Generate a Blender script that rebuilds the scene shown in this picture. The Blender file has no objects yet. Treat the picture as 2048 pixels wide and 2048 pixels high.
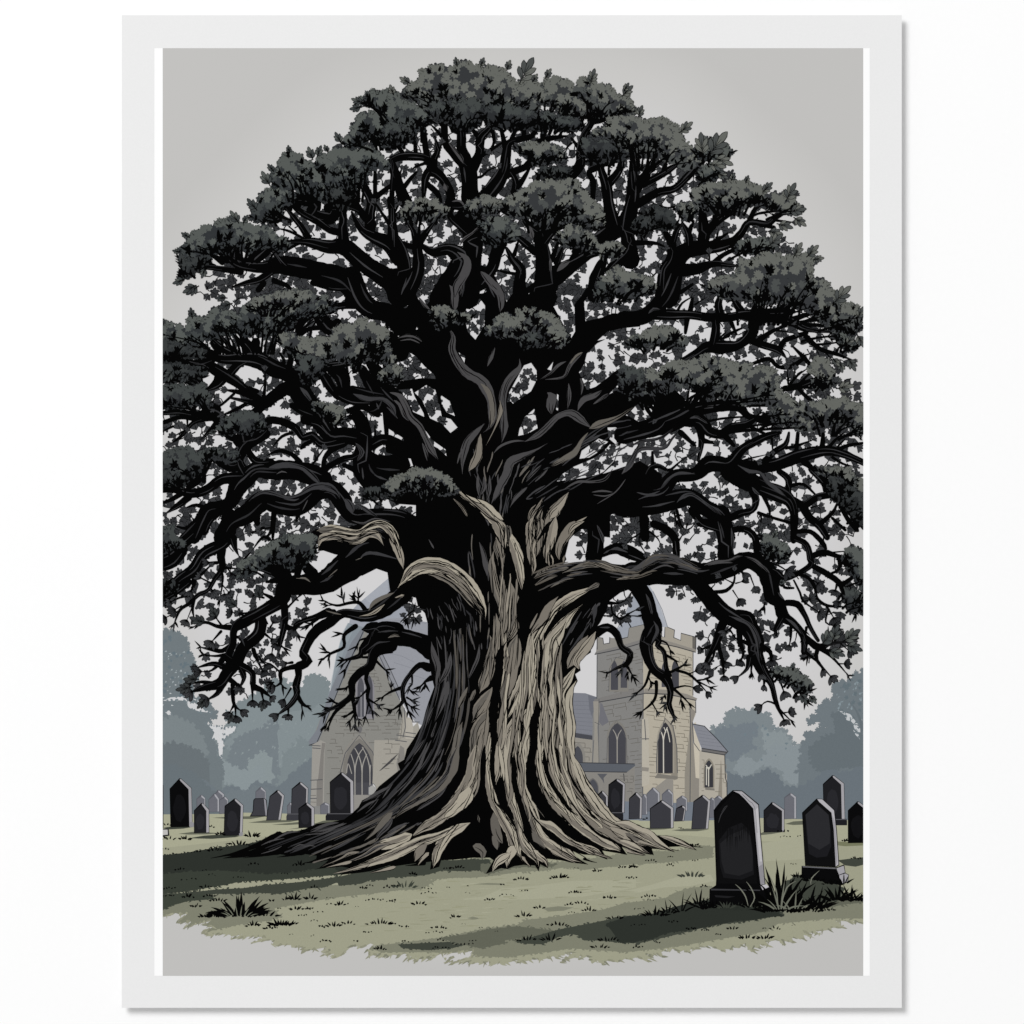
import bpy, math, random
import numpy as np
from mathutils import Vector
from mathutils.geometry import delaunay_2d_cdt, tessellate_polygon

# ------------------------------------------------------------------ camera, light, exposure
PX = 0.2794 / 1558.0            # metres per picture unit: an 11 x 14 inch print
sc = bpy.context.scene
cam = bpy.data.objects.new("camera", bpy.data.cameras.new("camera"))
sc.collection.objects.link(cam)
cam.location = (0, -1.6024, 0)
cam.rotation_euler = (math.radians(90), 0, 0)
cam.data.sensor_width = 36
cam.data.lens = 36 * 1.6 / (2048 * PX)
cam.data.clip_start = 0.05
cam.data.clip_end = 50
sc.camera = cam

WORLD, LAMP = 0.575, 0.95        # share of the even room light and of the soft lamp
E_TOT = 1.13                    # what a white sheet facing the room gets from both together
w = bpy.data.worlds.new("World"); sc.world = w; w.use_nodes = True
w.node_tree.nodes['Background'].inputs[0].default_value = (1, 1, 1, 1)
w.node_tree.nodes['Background'].inputs[1].default_value = WORLD
ld = bpy.data.lights.new("studio_lamp", 'AREA'); ld.shape = 'DISK'; ld.size = 3.4
lo = bpy.data.objects.new("studio_lamp", ld); sc.collection.objects.link(lo)
lo.location = (-3.3, -5.4, 3.7)
lo.rotation_euler = (Vector((0, 0, 0)) - Vector(lo.location)).to_track_quat('-Z', 'Y').to_euler()
ld.energy = 430 * LAMP
sc.view_settings.view_transform = 'Standard'
sc.view_settings.look = 'None'
sc.view_settings.exposure = 0
sc.view_settings.gamma = 1
sc.view_settings.use_curve_mapping = False

# ------------------------------------------------------------------ materials
def lin(c):
    c /= 255.0
    return c / 12.92 if c <= 0.04045 else ((c + 0.055) / 1.055) ** 2.4
def hexlin(h, k=1.0):
    return tuple(min(0.97, lin(int(h[i:i + 2], 16)) * k) for i in (0, 2, 4)) + (1,)
MATS = {}
def ink(h, name=None, var=0.05, scale=2600):
    """matte printing ink (or bare paper): one pigment colour with the fine grain of paper"""
    if h in MATS: return MATS[h]
    m = bpy.data.materials.new(name or ('ink_' + h)); m.use_nodes = True
    nt = m.node_tree; nt.nodes.clear()
    out = nt.nodes.new('ShaderNodeOutputMaterial'); b = nt.nodes.new('ShaderNodeBsdfDiffuse')
    nt.links.new(b.outputs[0], out.inputs[0])
    col = hexlin(h, 1 / E_TOT)
    tc = nt.nodes.new('ShaderNodeTexCoord'); nz = nt.nodes.new('ShaderNodeTexNoise')
    nz.inputs['Scale'].default_value = scale; nz.inputs['Detail'].default_value = 2
    nt.links.new(tc.outputs['Object'], nz.inputs['Vector'])
    mr = nt.nodes.new('ShaderNodeMapRange')
    mr.inputs[1].default_value = 0.25; mr.inputs[2].default_value = 0.75
    mr.inputs[3].default_value = 1 - var; mr.inputs[4].default_value = 1 + var
    nt.links.new(nz.outputs[0], mr.inputs[0])
    vm = nt.nodes.new('ShaderNodeVectorMath'); vm.operation = 'SCALE'
    vm.inputs[0].default_value = col[:3]
    nt.links.new(mr.outputs[0], vm.inputs['Scale'])
    nt.links.new(vm.outputs[0], b.inputs[0])
    MATS[h] = m
    return m

def sky_ink():
    """the printed flat wash behind the tree: warm grey at the picture's edges, paler round the tree"""
    m = bpy.data.materials.new('ink_sky_wash'); m.use_nodes = True
    nt = m.node_tree; nt.nodes.clear(); N = nt.nodes.new; L = nt.links.new
    out = N('ShaderNodeOutputMaterial'); b = N('ShaderNodeBsdfDiffuse'); L(b.outputs[0], out.inputs[0])
    tc = N('ShaderNodeTexCoord')
    mp = N('ShaderNodeMapping'); L(tc.outputs['Object'], mp.inputs[0])
    # centre of the wash (object coordinates are relative to the foot of the print)
    cx, cz = 0.0, (2015 - 985) * PX
    sx, sz = 1 / (900 * PX), 1 / (1010 * PX)
    mp.inputs['Location'].default_value = (-cx * sx, 0, -cz * sz)
    mp.inputs['Scale'].default_value = (sx, 0, sz)
    nz = N('ShaderNodeTexNoise'); nz.inputs['Scale'].default_value = 14; L(tc.outputs['Object'], nz.inputs['Vector'])
    ln = N('ShaderNodeVectorMath'); ln.operation = 'LENGTH'; L(mp.outputs[0], ln.inputs[0])
    ad = N('ShaderNodeMath'); ad.operation = 'MULTIPLY_ADD'; ad.inputs[1].default_value = 0.10
    L(nz.outputs[0], ad.inputs[0]); L(ln.outputs['Value'], ad.inputs[2])
    cr = N('ShaderNodeValToRGB'); e = cr.color_ramp.elements
    e[0].position = 0.74; e[0].color = hexlin('d2d1d2', 1 / E_TOT)
    e[1].position = 1.04; e[1].color = hexlin('c2c1bf', 1 / E_TOT)
    k = e.new(0.90); k.color = hexlin('c9c8c6', 1 / E_TOT)
    L(ad.outputs[0], cr.inputs[0]); L(cr.outputs[0], b.inputs[0])
    MATS['sky'] = m
    return m

# ------------------------------------------------------------------ tracing frame
K = 500 / 1932.0
COL = {'a': 300, 'b': 780, 'c': 1250}; ROW = {'1': 80, '2': 560, '3': 1040, '4': 1500}
def P(t, s):
    """tracing 'x,y x,y ...' of one sheet of the tracing grid -> picture coordinates"""
    ox, oy = COL[t[0]], ROW[t[1]]
    return [(ox + float(a) * K, oy + float(b) * K) for a, b in (q.split(',') for q in s.split())]
def P3(t, s):
    ox, oy = COL[t[0]], ROW[t[1]]
    r = []
    for q in s.split():
        a = q.split(',')
        r.append((ox + float(a[0]) * K, oy + float(a[1]) * K, (float(a[2]) if len(a) > 2 else 15) * K))
    return r

R = random.Random(7)
def area(p):
    return 0.5 * sum(p[i][0] * p[i - 1][1] * -1 + p[i - 1][0] * p[i][1] for i in range(len(p)))
def simple(p):
    n = len(p)
    if n < 4: return True
    a = np.array(p); b = np.roll(a, -1, 0); d = b - a
    def cr(u, v): return u[..., 0] * v[..., 1] - u[..., 1] * v[..., 0]
    A = a[:, None]; D = d[:, None]
    s1 = cr(D, a[None] - A); s2 = cr(D, b[None] - A)
    x = (s1 * s2 < 0); x = x & x.T
    return not x.any()
def inside(p, x, y):
    c = False; j = len(p) - 1
    for i in range(len(p)):
        xi, yi = p[i]; xj, yj = p[j]
        if (yi > y) != (yj > y) and x < (xj - xi) * (y - yi) / (yj - yi) + xi: c = not c
        j = i
    return c

def flow(S, A, B, n, pid, mats, wr, lr, t0=0.0, t1=1.0, step=8, fn=None, ink_=0.0):
    """strands lying between two guide lines, as grain lies along a trunk"""
    a = smooth([(x, y, 1) for x, y in A], 10); b = smooth([(x, y, 1) for x, y in B], 10)
    def at(c, u):
        f = u * (len(c) - 1); i = min(len(c) - 2, int(f)); f -= i
        return c[i][0] + (c[i + 1][0] - c[i][0]) * f, c[i][1] + (c[i + 1][1] - c[i][1]) * f
    for k in range(n):
        t = t0 + (t1 - t0) * R.random(); l = R.uniform(*lr); u = R.uniform(-.05, 1.0 - l * .6); w_ = R.uniform(*wr); q = []; d = R.uniform(-.06, .06); ph = R.uniform(0, 6.28)
        m = max(4, int(l * 26))
        for j in range(m + 1):
            v = min(1, max(0, u + l * j / m)); tt = min(1, max(0, t + d * j / m + .012 * math.sin(ph + j * .9)))
            (ax, ay), (bx, by) = at(a, v), at(b, v)
            q.append((ax + (bx - ax) * tt, ay + (by - ay) * tt, w_ * R.uniform(.7, 1.2)))
        if ink_: S.stroke([(x, y, z + ink_) for x, y, z in q], pid, BLACK, .05, step, cap=False)
        S.stroke(q, pid, fn(t) if fn else R.choice(mats), .08, step, cap=False)

class Sheet:
    """one printed pass: shapes are painted in order, then cut against each other so that no two overlap"""
    def __init__(s, y): s.y = y; s.v = []; s.f = []; s.tag = []
    def face(s, pts, part, mat):
        n = len(s.v); s.v += [Vector(q[:2]) for q in pts]; s.f.append(list(range(n, n + len(pts)))); s.tag.append((part, mat))
    def poly(s, pts, part, mat):
        pts = [q[:2] for q in pts]
        c = [pts[0]]
        for q in pts[1:]:
            if abs(q[0] - c[-1][0]) + abs(q[1] - c[-1][1]) > 1e-3: c.append(q)
        if len(c) > 2 and abs(c[0][0] - c[-1][0]) + abs(c[0][1] - c[-1][1]) < 1e-3: c.pop()
        if len(c) < 3: return
        a = area(c)
        if abs(a) < 0.05: return
        if simple(c):
            s.face(c if a > 0 else c[::-1], part, mat)
        else:
            for t in tessellate_polygon([[Vector((q[0], q[1], 0)) for q in c]]):
                q = [c[i] for i in t]; a = area(q)
                if abs(a) > 0.02: s.face(q if a > 0 else q[::-1], part, mat)
    def stroke(s, pts, part, mat, rough=0.0, step=7.0, cap=True):
        c = smooth(pts, step)
        if not cap:      # both ends drawn out to a point
            m = len(c)
            c = [(x, y, max(.3, w_ * min(1, .12 + 6.0 * min(i, m - 1 - i) / m))) for i, (x, y, w_) in enumerate(c)]
        n = len(c); L = []; Rr = []
        for i, (x, y, w_) in enumerate(c):
            x0, y0, _ = c[max(0, i - 1)]; x1, y1, _ = c[min(n - 1, i + 1)]
            dx, dy = x1 - x0, y1 - y0; d = math.hypot(dx, dy) or 1
            h = max(0.25, w_ / 2)
            a = h * (1 + R.uniform(-rough, rough)); b = h * (1 + R.uniform(-rough, rough))
            L.append((x - dy / d * a, y + dx / d * a)); Rr.append((x + dy / d * b, y - dx / d * b))
        for i in range(n - 1):
            q = [L[i], L[i + 1], Rr[i + 1], Rr[i]]
            if simple(q): s.poly(q, part, mat)
            else:
                s.poly([L[i], L[i + 1], Rr[i + 1]], part, mat); s.poly([L[i], Rr[i + 1], Rr[i]], part, mat)
        # round ends of thick strokes so that joints close
        for k in ((0, n - 1) if cap else ()):
            x, y, w_ = c[k]
            if w_ > 4: s.poly([(x + w_ * .49 * math.cos(t * .7), y + w_ * .49 * math.sin(t * .7)) for t in range(9)], part, mat)
        return c
    def build(s, parts, clip):
        V = s.v; F = s.f
        n = len(V)
        V = V + [Vector(q) for q in clip]
        cp = list(range(n, n + len(clip)))
        if area(clip) < 0: cp.reverse()
        F = F + [cp]; ci = len(F) - 1
        vo, eo, fo, ov, oe, of = delaunay_2d_cdt(V, [], F, 1, 1e-4)
        bins = {}
        BB = []
        for q in s.f:
            xs = [s.v[i][0] for i in q]; ys = [s.v[i][1] for i in q]; BB.append((min(xs) - .01, min(ys) - .01, max(xs) + .01, max(ys) + .01))
        for f, o in zip(fo, of):
            if ci not in o: continue
            mx = sum(vo[i][0] for i in f) / len(f); my = sum(vo[i][1] for i in f) / len(f)
            t = -1
            for k in o:
                if k != ci and k > t:
                    b = BB[k]
                    if b[0] <= mx <= b[2] and b[1] <= my <= b[3]: t = k
            if t < 0: continue
            part, mat = s.tag[t]
            if mat is None: continue
            bins.setdefault(part, []).append((f, mat))
        for part in parts:
            fl = bins.get(part['id'])
            if not fl: continue
            make_mesh(part, vo, fl, s.y)

def smooth(p, step):
    if len(p) == 2:
        p = [p[0], tuple((a + b) / 2 for a, b in zip(*p)), p[1]]
    o = []
    for i in range(len(p) - 1):
        p0 = p[max(0, i - 1)]; p1 = p[i]; p2 = p[i + 1]; p3 = p[min(len(p) - 1, i + 2)]
        d = math.hypot(p2[0] - p1[0], p2[1] - p1[1]); n = max(1, int(d / step + .5))
        for k in range(n):
            t = k / n
            o.append(tuple(0.5 * ((2 * p1[j]) + (-p0[j] + p2[j]) * t + (2 * p0[j] - 5 * p1[j] + 4 * p2[j] - p3[j]) * t * t
                     + (-p0[j] + 3 * p1[j] - 3 * p2[j] + p3[j]) * t ** 3) for j in range(3)))
    o.append(p[-1])
    return [(a, b, max(0.3, c)) for a, b, c in o]

# ------------------------------------------------------------------ objects
FOOT = 2015
def w3(x, y, d): return ((x - 1024) * PX, d, (FOOT - y) * PX)
print_root = bpy.data.objects.new('art_print', None); sc.collection.objects.link(print_root)
print_root.location = (0, 0, (1024 - FOOT) * PX)
print_root.empty_display_size = 0.05
print_root['label'] = 'unframed white-bordered art print of a huge dark oak in a churchyard, on a white wall'
print_root['category'] = 'art print'

PARTS = []
def part(name, parent=None, label=None, kind=None):
    d = dict(id=len(PARTS), name=name, parent=parent, label=label, kind=kind, obj=None)
    PARTS.append(d); return d
def make_mesh(d, vo, fl, depth):
    used = {}; vs = []; fs = []; mi = []; mats = []
    for f, m in fl:
        q = []
        for i in f:
            if i not in used:
                used[i] = len(vs); vs.append(w3(vo[i][0], vo[i][1], depth))
            q.append(used[i])
        fs.append(q[::-1] if False else q)
        if m not in mats: mats.append(m)
        mi.append(mats.index(m))
    me = bpy.data.meshes.new(d['name']); me.from_pydata(vs, [], fs)
    for m in mats: me.materials.append(MATS[m] if m in MATS else ink(m))
    me.polygons.foreach_set('material_index', mi); me.update()
    add_object(d, me)
def add_object(d, me):
    o = bpy.data.objects.new(d['name'], me); sc.collection.objects.link(o)
    d['obj'] = o
    if d['label']: o['label'] = d['label']
    if d['kind']: o['kind'] = d['kind']
def parent_all():
    for d in PARTS:
        if d['obj'] is None: continue
        p = d['parent']
        while p is not None and p['obj'] is None: p = p['parent']
        d['obj'].parent = p['obj'] if p else print_root

def box_mesh(name, x0, x1, y0, y1, d0, d1, mat, bevel=0):
    """a board between two depths, in picture coordinates"""
    v = [w3(x, y, d) for d in (d0, d1) for x, y in ((x0, y0), (x1, y0), (x1, y1), (x0, y1))]
    f = [(0, 1, 2, 3), (7, 6, 5, 4), (0, 4, 5, 1), (1, 5, 6, 2), (2, 6, 7, 3), (3, 7, 4, 0)]
    me = bpy.data.meshes.new(name); me.from_pydata(v, [], f); me.materials.append(mat); me.update()
    import bmesh
    bm = bmesh.new(); bm.from_mesh(me); bmesh.ops.recalc_face_normals(bm, faces=bm.faces)
    bm.to_mesh(me); bm.free()
    return me

# ------------------------------------------------------------------ wall, board and paper
wm = ink('ffffff', 'white_wall_paint', 0.004, 500)
me = bpy.data.meshes.new('wall')
me.from_pydata([(-3, 0, -2.5), (3, 0, -2.5), (3, 0, 2.5), (-3, 0, 2.5)], [], [(0, 1, 2, 3)])
me.materials.append(wm)
wall = bpy.data.objects.new('wall', me); sc.collection.objects.link(wall)
wall['kind'] = 'structure'; wall['label'] = 'plain bright white wall behind the art print'; wall['category'] = 'wall'

paper = ink('ececec', 'paper_stock', 0.012, 1500)
D_BACK, D_PAPER = -0.0031, -0.0035
bb = part('unseen_spacer')
add_object(bb, box_mesh('unseen_spacer', 250, 1797, 37, 2009, -0.00002, D_BACK, paper))  # unseen board added behind the sheet, its depth set for the drop shadow
ps = part('paper_sheet')
add_object(ps, box_mesh('paper_sheet', 244, 1803, 31, 2015, D_BACK - 0.00001, D_PAPER, paper))
LAY = 2.5e-5
white = ink('fefefe', 'bare_white_paper', 0.004, 1500)
for x0, x1 in ((309.3, 325.9), (1726, 1739)):
    d = part('blank_margin')
    make_mesh(d, [(x0, 97), (x1, 97), (x1, 1951), (x0, 1951)], [([3, 2, 1, 0], 'fefefe')], D_PAPER - LAY)
sky_ink()
d = part('printed_sky', label='pale warm grey sky and blank ground of the picture')
CLIP = [(325.9, 97), (1726, 97), (1726, 1951), (325.9, 1951)]
make_mesh(d, CLIP, [([3, 2, 1, 0], 'sky')], D_PAPER - LAY)
BG = Sheet(D_PAPER - 2 * LAY)      # hazy trees, church, lawn
GR = Sheet(D_PAPER - 3 * LAY)      # gravestones and grass
BL = Sheet(D_PAPER - 4 * LAY)      # leaves behind the branches
BR = Sheet(D_PAPER - 5 * LAY)      # trunk, branches
CL = Sheet(D_PAPER - 6 * LAY)      # leaf clumps in front

# ------------------------------------------------------------------ drawing stamps
def rosette(cx, cy, r, n=6, k=4, depth=.3):
    ph = R.uniform(0, 6.28); sq = R.uniform(.75, 1); ta = R.uniform(0, 3.14); ca, sa = math.cos(ta), math.sin(ta)
    o = []
    N = n * k
    for i in range(N):
        t = 2 * math.pi * i / N
        rr = r * (1 - depth + depth * abs(math.sin(n * t / 2)) ** .6) * (1 + R.uniform(-.05, .05))
        x, y = rr * math.cos(t + ph), rr * math.sin(t + ph) * sq
        o.append((cx + x * ca - y * sa, cy + x * sa + y * ca))
    return o
LEAF = [(0, .03), (.2, .09), (.34, .27), (.45, .13), (.58, .33), (.7, .17), (.82, .27), (.93, .16), (1, .0)]
OVT = [(0, .03), (.25, .13), (.5, .21), (.75, .18), (.92, .07), (1, 0)]
OBO = [(0, .03), (.35, .08), (.6, .21), (.82, .24), (.95, .14), (1, 0)]
def leaf(cx, cy, L, a, shape=LEAF, wd=1.0, off=0.0):
    ca, sa = math.cos(a), math.sin(a)
    pts = [(u, v) for u, v in shape] + [(u, -v) for u, v in shape[-2::-1]]
    return [(cx + (u * L + off * (u - .5) * 2) * ca - (v * L * wd + math.copysign(off, v) * .8) * sa,
             cy + (u * L + off * (u - .5) * 2) * sa + (v * L * wd + math.copysign(off, v) * .8) * ca) for u, v in pts]
def blade(cx, cy, L, w_, a, bend=0.0):
    ca, sa = math.cos(a), math.sin(a)
    q = [(0, -.5), (.35, -.6), (.7, -.35), (1, 0), (.7, .35), (.35, .6), (0, .5)]
    return [(cx + u * L * ca - (v * w_ + bend * u * u) * sa, cy + u * L * sa + (v * w_ + bend * u * u) * ca) for u, v in q]
def spray(x, y, r, a, n=5, fan=2.3, grow=0.0):
    """one lobed leaf spray as a single outline: fingers fanning out of a palm"""
    st = R.getstate() if grow else None
    o = []
    lo, hi = a - fan / 2, a + fan / 2; d = fan / n
    hx, hy = x - r * .12 * math.cos(a), y - r * .12 * math.sin(a)
    for k in range(n):
        b = lo + d * (k + .5); l = r * (1 - .28 * abs((k + .5) / n - .5) * 2) * R.uniform(.78, 1.12)
        v = r * R.uniform(.58, .76)
        for da, rr in ((-.5, v * (.8 if k == 0 else 1)), (-.34, l * .84), (-.17, l * .98), (.04, l), (.22, l * .96), (.36, l * .82)):
            t = b + da * d; o.append((x + rr * math.cos(t), y + rr * math.sin(t)))
    t = hi; o.append((x + r * .36 * math.cos(t), y + r * .36 * math.sin(t)))
    o.append((hx, hy))
    return o
def grown(o, x, y, g):
    q = []
    for u, v in o:
        d = math.hypot(u - x, v - y) or 1
        q.append((u + (u - x) / d * g, v + (v - y) / d * g))
    return q
BLACK = '060606'
# ------------------------------------------------------------------ hazy trees behind the churchyard
def fluffy(S, t, pts, pid, mat, r=26, gap=30):
    """a crown outline with leafy scalloped edges (only where it is not cut off by the picture)"""
    p = P(t, pts)
    S.poly(p, pid, mat)
    cx_ = sum(q[0] for q in p) / len(p); cy_ = sum(q[1] for q in p) / len(p)
    for i in range(len(p)):
        x0, y0 = p[i - 1]; x1, y1 = p[i]
        d = math.hypot(x1 - x0, y1 - y0)
        if max(y0, y1) > 1600 or max(x0, x1) > 1760 or min(x0, x1) < 290: continue
        n = max(1, int(d / (gap * K)))
        for k in range(n):
            f = (k + R.random()) / n
            x, y = x0 + (x1 - x0) * f, y0 + (y1 - y0) * f
            S.poly(rosette(x, y, r * K * R.uniform(.5, 1.1), 7, 3, .35), pid, mat)
            a_ = math.atan2(y - cy_, x - cx_) + R.uniform(-.9, .9)
            S.poly(spray(x, y, r * K * R.uniform(.8, 1.7), a_, R.choice((3, 4, 5)), R.uniform(1.2, 2.4)), pid, mat)
def flecks(S, t, pts, pid, mat, n, r=20, asp=None):
    p = P(t, pts); xs = [q[0] for q in p]; ys = [q[1] for q in p]
    k = 0
    while k < n:
        x, y = R.uniform(min(xs), max(xs)), R.uniform(min(ys), max(ys))
        k += 1
        if inside(p, x, y):
            if asp is None: S.poly(spray(x, y, r * K * R.uniform(.8, 2.0), R.uniform(0, 6.28), 4, 2.2), pid, mat)
            else: S.poly(leaf(x, y, r * K * R.uniform(.6, 1.4), asp + R.uniform(-.5, .5), OBO), pid, mat)

def torn(q, pid, mat):
    """leafy bits reaching into a gap so that its edge is not a clean cut"""
    for i in range(len(q)):
        (x0, y0), (x1, y1) = q[i - 1], q[i]
        for k in range(max(1, int(math.hypot(x1 - x0, y1 - y0) / 5))):
            f = R.random(); BG.poly(spray(x0 + (x1 - x0) * f, y0 + (y1 - y0) * f, R.uniform(2, 5.5), R.uniform(0, 6.28), R.choice((3, 4)), R.uniform(1.4, 2.6)), pid, mat)
def hazy(t, outline, mat, label, r=26):
    d = part('hazy_tree', label=label); fluffy(BG, t, outline, d['id'], mat, r); return d['id']
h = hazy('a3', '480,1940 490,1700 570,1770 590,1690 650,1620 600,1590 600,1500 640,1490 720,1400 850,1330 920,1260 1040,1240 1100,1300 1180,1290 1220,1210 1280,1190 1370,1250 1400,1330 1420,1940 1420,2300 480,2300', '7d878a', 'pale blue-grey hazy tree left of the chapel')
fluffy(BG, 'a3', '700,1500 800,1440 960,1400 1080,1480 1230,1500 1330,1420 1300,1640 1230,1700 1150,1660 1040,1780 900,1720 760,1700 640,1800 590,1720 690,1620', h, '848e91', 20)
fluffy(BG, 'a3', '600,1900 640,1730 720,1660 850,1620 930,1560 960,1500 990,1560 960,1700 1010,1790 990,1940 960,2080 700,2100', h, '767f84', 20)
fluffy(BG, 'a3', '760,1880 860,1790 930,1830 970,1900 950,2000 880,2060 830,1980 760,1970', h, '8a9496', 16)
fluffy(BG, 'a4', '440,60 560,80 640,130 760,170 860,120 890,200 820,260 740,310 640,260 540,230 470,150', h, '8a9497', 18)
BG.stroke(P3('a3', '960,1940,40 975,1700,32 940,1560,18'), h, '767f84')
BG.stroke(P3('a3', '1010,1900,30 1020,1700,26 1120,1620,14 1220,1590,6'), h, '848e91')
flecks(BG, 'a3', '650,1500 1250,1400 1250,1900 650,1900', h, '8a9496', 46, 24, 5.4)
h = hazy('a3', '90,850 180,865 260,890 300,950 290,1000 340,1080 350,1170 370,1230 320,1290 350,1370 420,1400 520,1490 460,1540 440,1580 500,1640 480,1700 520,1760 500,1800 540,1850 560,2000 560,2300 90,2300', '717a7e', 'hazy tall tree at the left edge of the picture')
fluffy(BG, 'a3', '80,1560 200,1520 330,1580 420,1700 440,1800 400,1900 300,1860 200,1960 90,1960', h, '7c8588', 20)
fluffy(BG, 'a3', '80,1760 180,1720 300,1760 400,1800 460,1900 470,2300 90,2300', h, '6a7276', 22)
flecks(BG, 'a3', '100,950 330,1050 340,1300 100,1320', h, 'a5aeb1', 36, 16, 5.6)
flecks(BG, 'a3', '100,1200 300,1180 380,1500 100,1500', h, 'c6cacb', 16, 15, 3.0)
for s in ('100,1395 160,1370 270,1362 290,1400 230,1392 150,1398', '280,1400 330,1400 400,1450 480,1490 380,1478 300,1450', '110,1480 150,1470 175,1500 150,1510',
          '330,1380 420,1392 470,1400 400,1420', '440,1570 500,1590 560,1590 570,1690 560,1840 540,1840 520,1700 480,1690 500,1640', '570,1600 670,1590 650,1640 600,1660 570,1700'):
    BG.poly(P('a3', s), h, 'cfd0d1'); torn(P('a3', s), h, '727d82')
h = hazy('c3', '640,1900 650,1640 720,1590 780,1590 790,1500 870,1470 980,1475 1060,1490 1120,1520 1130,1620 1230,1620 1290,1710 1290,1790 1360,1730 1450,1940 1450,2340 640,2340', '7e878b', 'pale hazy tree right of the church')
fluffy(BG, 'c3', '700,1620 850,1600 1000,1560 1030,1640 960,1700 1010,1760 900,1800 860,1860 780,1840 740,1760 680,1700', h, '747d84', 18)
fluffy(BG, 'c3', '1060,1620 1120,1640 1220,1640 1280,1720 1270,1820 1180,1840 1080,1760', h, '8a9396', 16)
fluffy(BG, 'c4', '840,140 900,60 980,60 1000,110 1080,50 1160,-60 1240,-20 1330,-40 1400,60 1430,150 1340,170 1400,240 1310,260 1220,220 1230,160 1130,120 1070,110 960,190 900,200', h, '899296', 16)
flecks(BG, 'c3', '760,1560 1250,1560 1250,1900 760,1900', h, '727f86', 20, 12)
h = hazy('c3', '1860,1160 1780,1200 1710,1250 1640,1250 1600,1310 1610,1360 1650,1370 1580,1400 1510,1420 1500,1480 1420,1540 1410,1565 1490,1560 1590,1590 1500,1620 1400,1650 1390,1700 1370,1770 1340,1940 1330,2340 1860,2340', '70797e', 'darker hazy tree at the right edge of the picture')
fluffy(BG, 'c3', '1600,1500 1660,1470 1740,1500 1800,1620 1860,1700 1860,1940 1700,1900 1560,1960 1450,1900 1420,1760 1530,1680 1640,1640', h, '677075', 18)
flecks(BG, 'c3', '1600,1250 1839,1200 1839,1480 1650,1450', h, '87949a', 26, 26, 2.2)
for s in ('1640,1465 1740,1500 1800,1580 1760,1570 1700,1510', '1760,1570 1800,1590 1835,1640 1800,1640 1770,1610', '1700,1520 1740,1530 1745,1555 1710,1545', '1760,1620 1800,1650 1815,1695 1780,1660', '1790,1490 1830,1540 1835,1590 1805,1540'):
    BG.poly(P('c3', s), h, 'c4c7c9'); torn(P('c3', s), h, '6e797e')
BG.stroke(P3('c3', '1839,1760,60 1830,1600,30 1790,1480,14 1730,1400,6'), h, '677075')
flecks(BG, 'a3', '90,880 300,950 350,1200 330,1350 90,1360', PARTS[1 + [d['label'] or '' for d in PARTS].index('pale blue-grey hazy tree left of the chapel')]['id'], '66737a', 34, 17)
flecks(BG, 'c3', '1650,1260 1839,1210 1839,1480 1680,1440', h, '657177', 22, 18)
# the far wood as one soft mass along the ground
h = part('hazy_wood', label='blue-grey hazy mass of trees low along the far edge of the grass', kind='stuff')['id']
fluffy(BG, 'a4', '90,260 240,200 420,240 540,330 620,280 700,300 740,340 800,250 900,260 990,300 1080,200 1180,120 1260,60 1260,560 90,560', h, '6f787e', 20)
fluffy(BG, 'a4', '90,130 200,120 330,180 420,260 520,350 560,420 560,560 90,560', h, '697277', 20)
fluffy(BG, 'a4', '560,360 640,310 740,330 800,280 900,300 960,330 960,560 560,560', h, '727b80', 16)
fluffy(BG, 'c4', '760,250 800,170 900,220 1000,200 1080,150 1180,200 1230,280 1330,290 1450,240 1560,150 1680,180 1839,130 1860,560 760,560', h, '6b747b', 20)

# ------------------------------------------------------------------ church
CH = part('church', label='pale stone church with a battlemented tower and a steep gabled chapel behind the oak')
C = CH['id']
INK = '55565a'; DINK = '3e3f43'
def cp(name, label=None): return part(name, CH, label)['id']
def ln(t, s, pid, m=INK, w_=6.5):
    BG.stroke([(x, y, w_ * K) for x, y in P(t, s)], pid, m, step=40)
def lns(t, s, pid, m=INK, w_=6.5):
    for q in s.split(';'): ln(t, q, pid, m, w_)
def bricks(t, quad, pid, m, rows, dens, skew=0.0, seed=3, w_=4.4):
    """short mortar marks scattered over a wall, in courses"""
    q = P(t, quad); r = random.Random(seed)
    (ax, ay), (bx, by), (cx_, cy_), (dx, dy) = q      # top-left, top-right, bottom-right, bottom-left
    for i in range(rows):
        v = (i + .5) / rows
        lx, ly = ax + (dx - ax) * v, ay + (dy - ay) * v; rx, ry = bx + (cx_ - bx) * v, by + (cy_ - by) * v
        W = math.hypot(rx - lx, ry - ly); u = r.random() * .2
        while u < .97:
            l = r.uniform(8, 24) / W
            if r.random() < dens:
                e = min(1, u + l); j = r.uniform(-.6, .6)
                BG.stroke([(lx + (rx - lx) * u, ly + (ry - ly) * u + j, w_ * K), (lx + (rx - lx) * e, ly + (ry - ly) * e + j, w_ * K)], pid, m, step=60)
                if r.random() < .5:
                    h_ = math.hypot(dx - ax, dy - ay) / rows
                    BG.stroke([(lx + (rx - lx) * e, ly + (ry - ly) * e, w_ * K * .9), (lx + (rx - lx) * e, ly + (ry - ly) * e + h_ * .9, w_ * K * .9)], pid, m, step=60)
            u += l * r.uniform(.8, 1.6)
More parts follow.
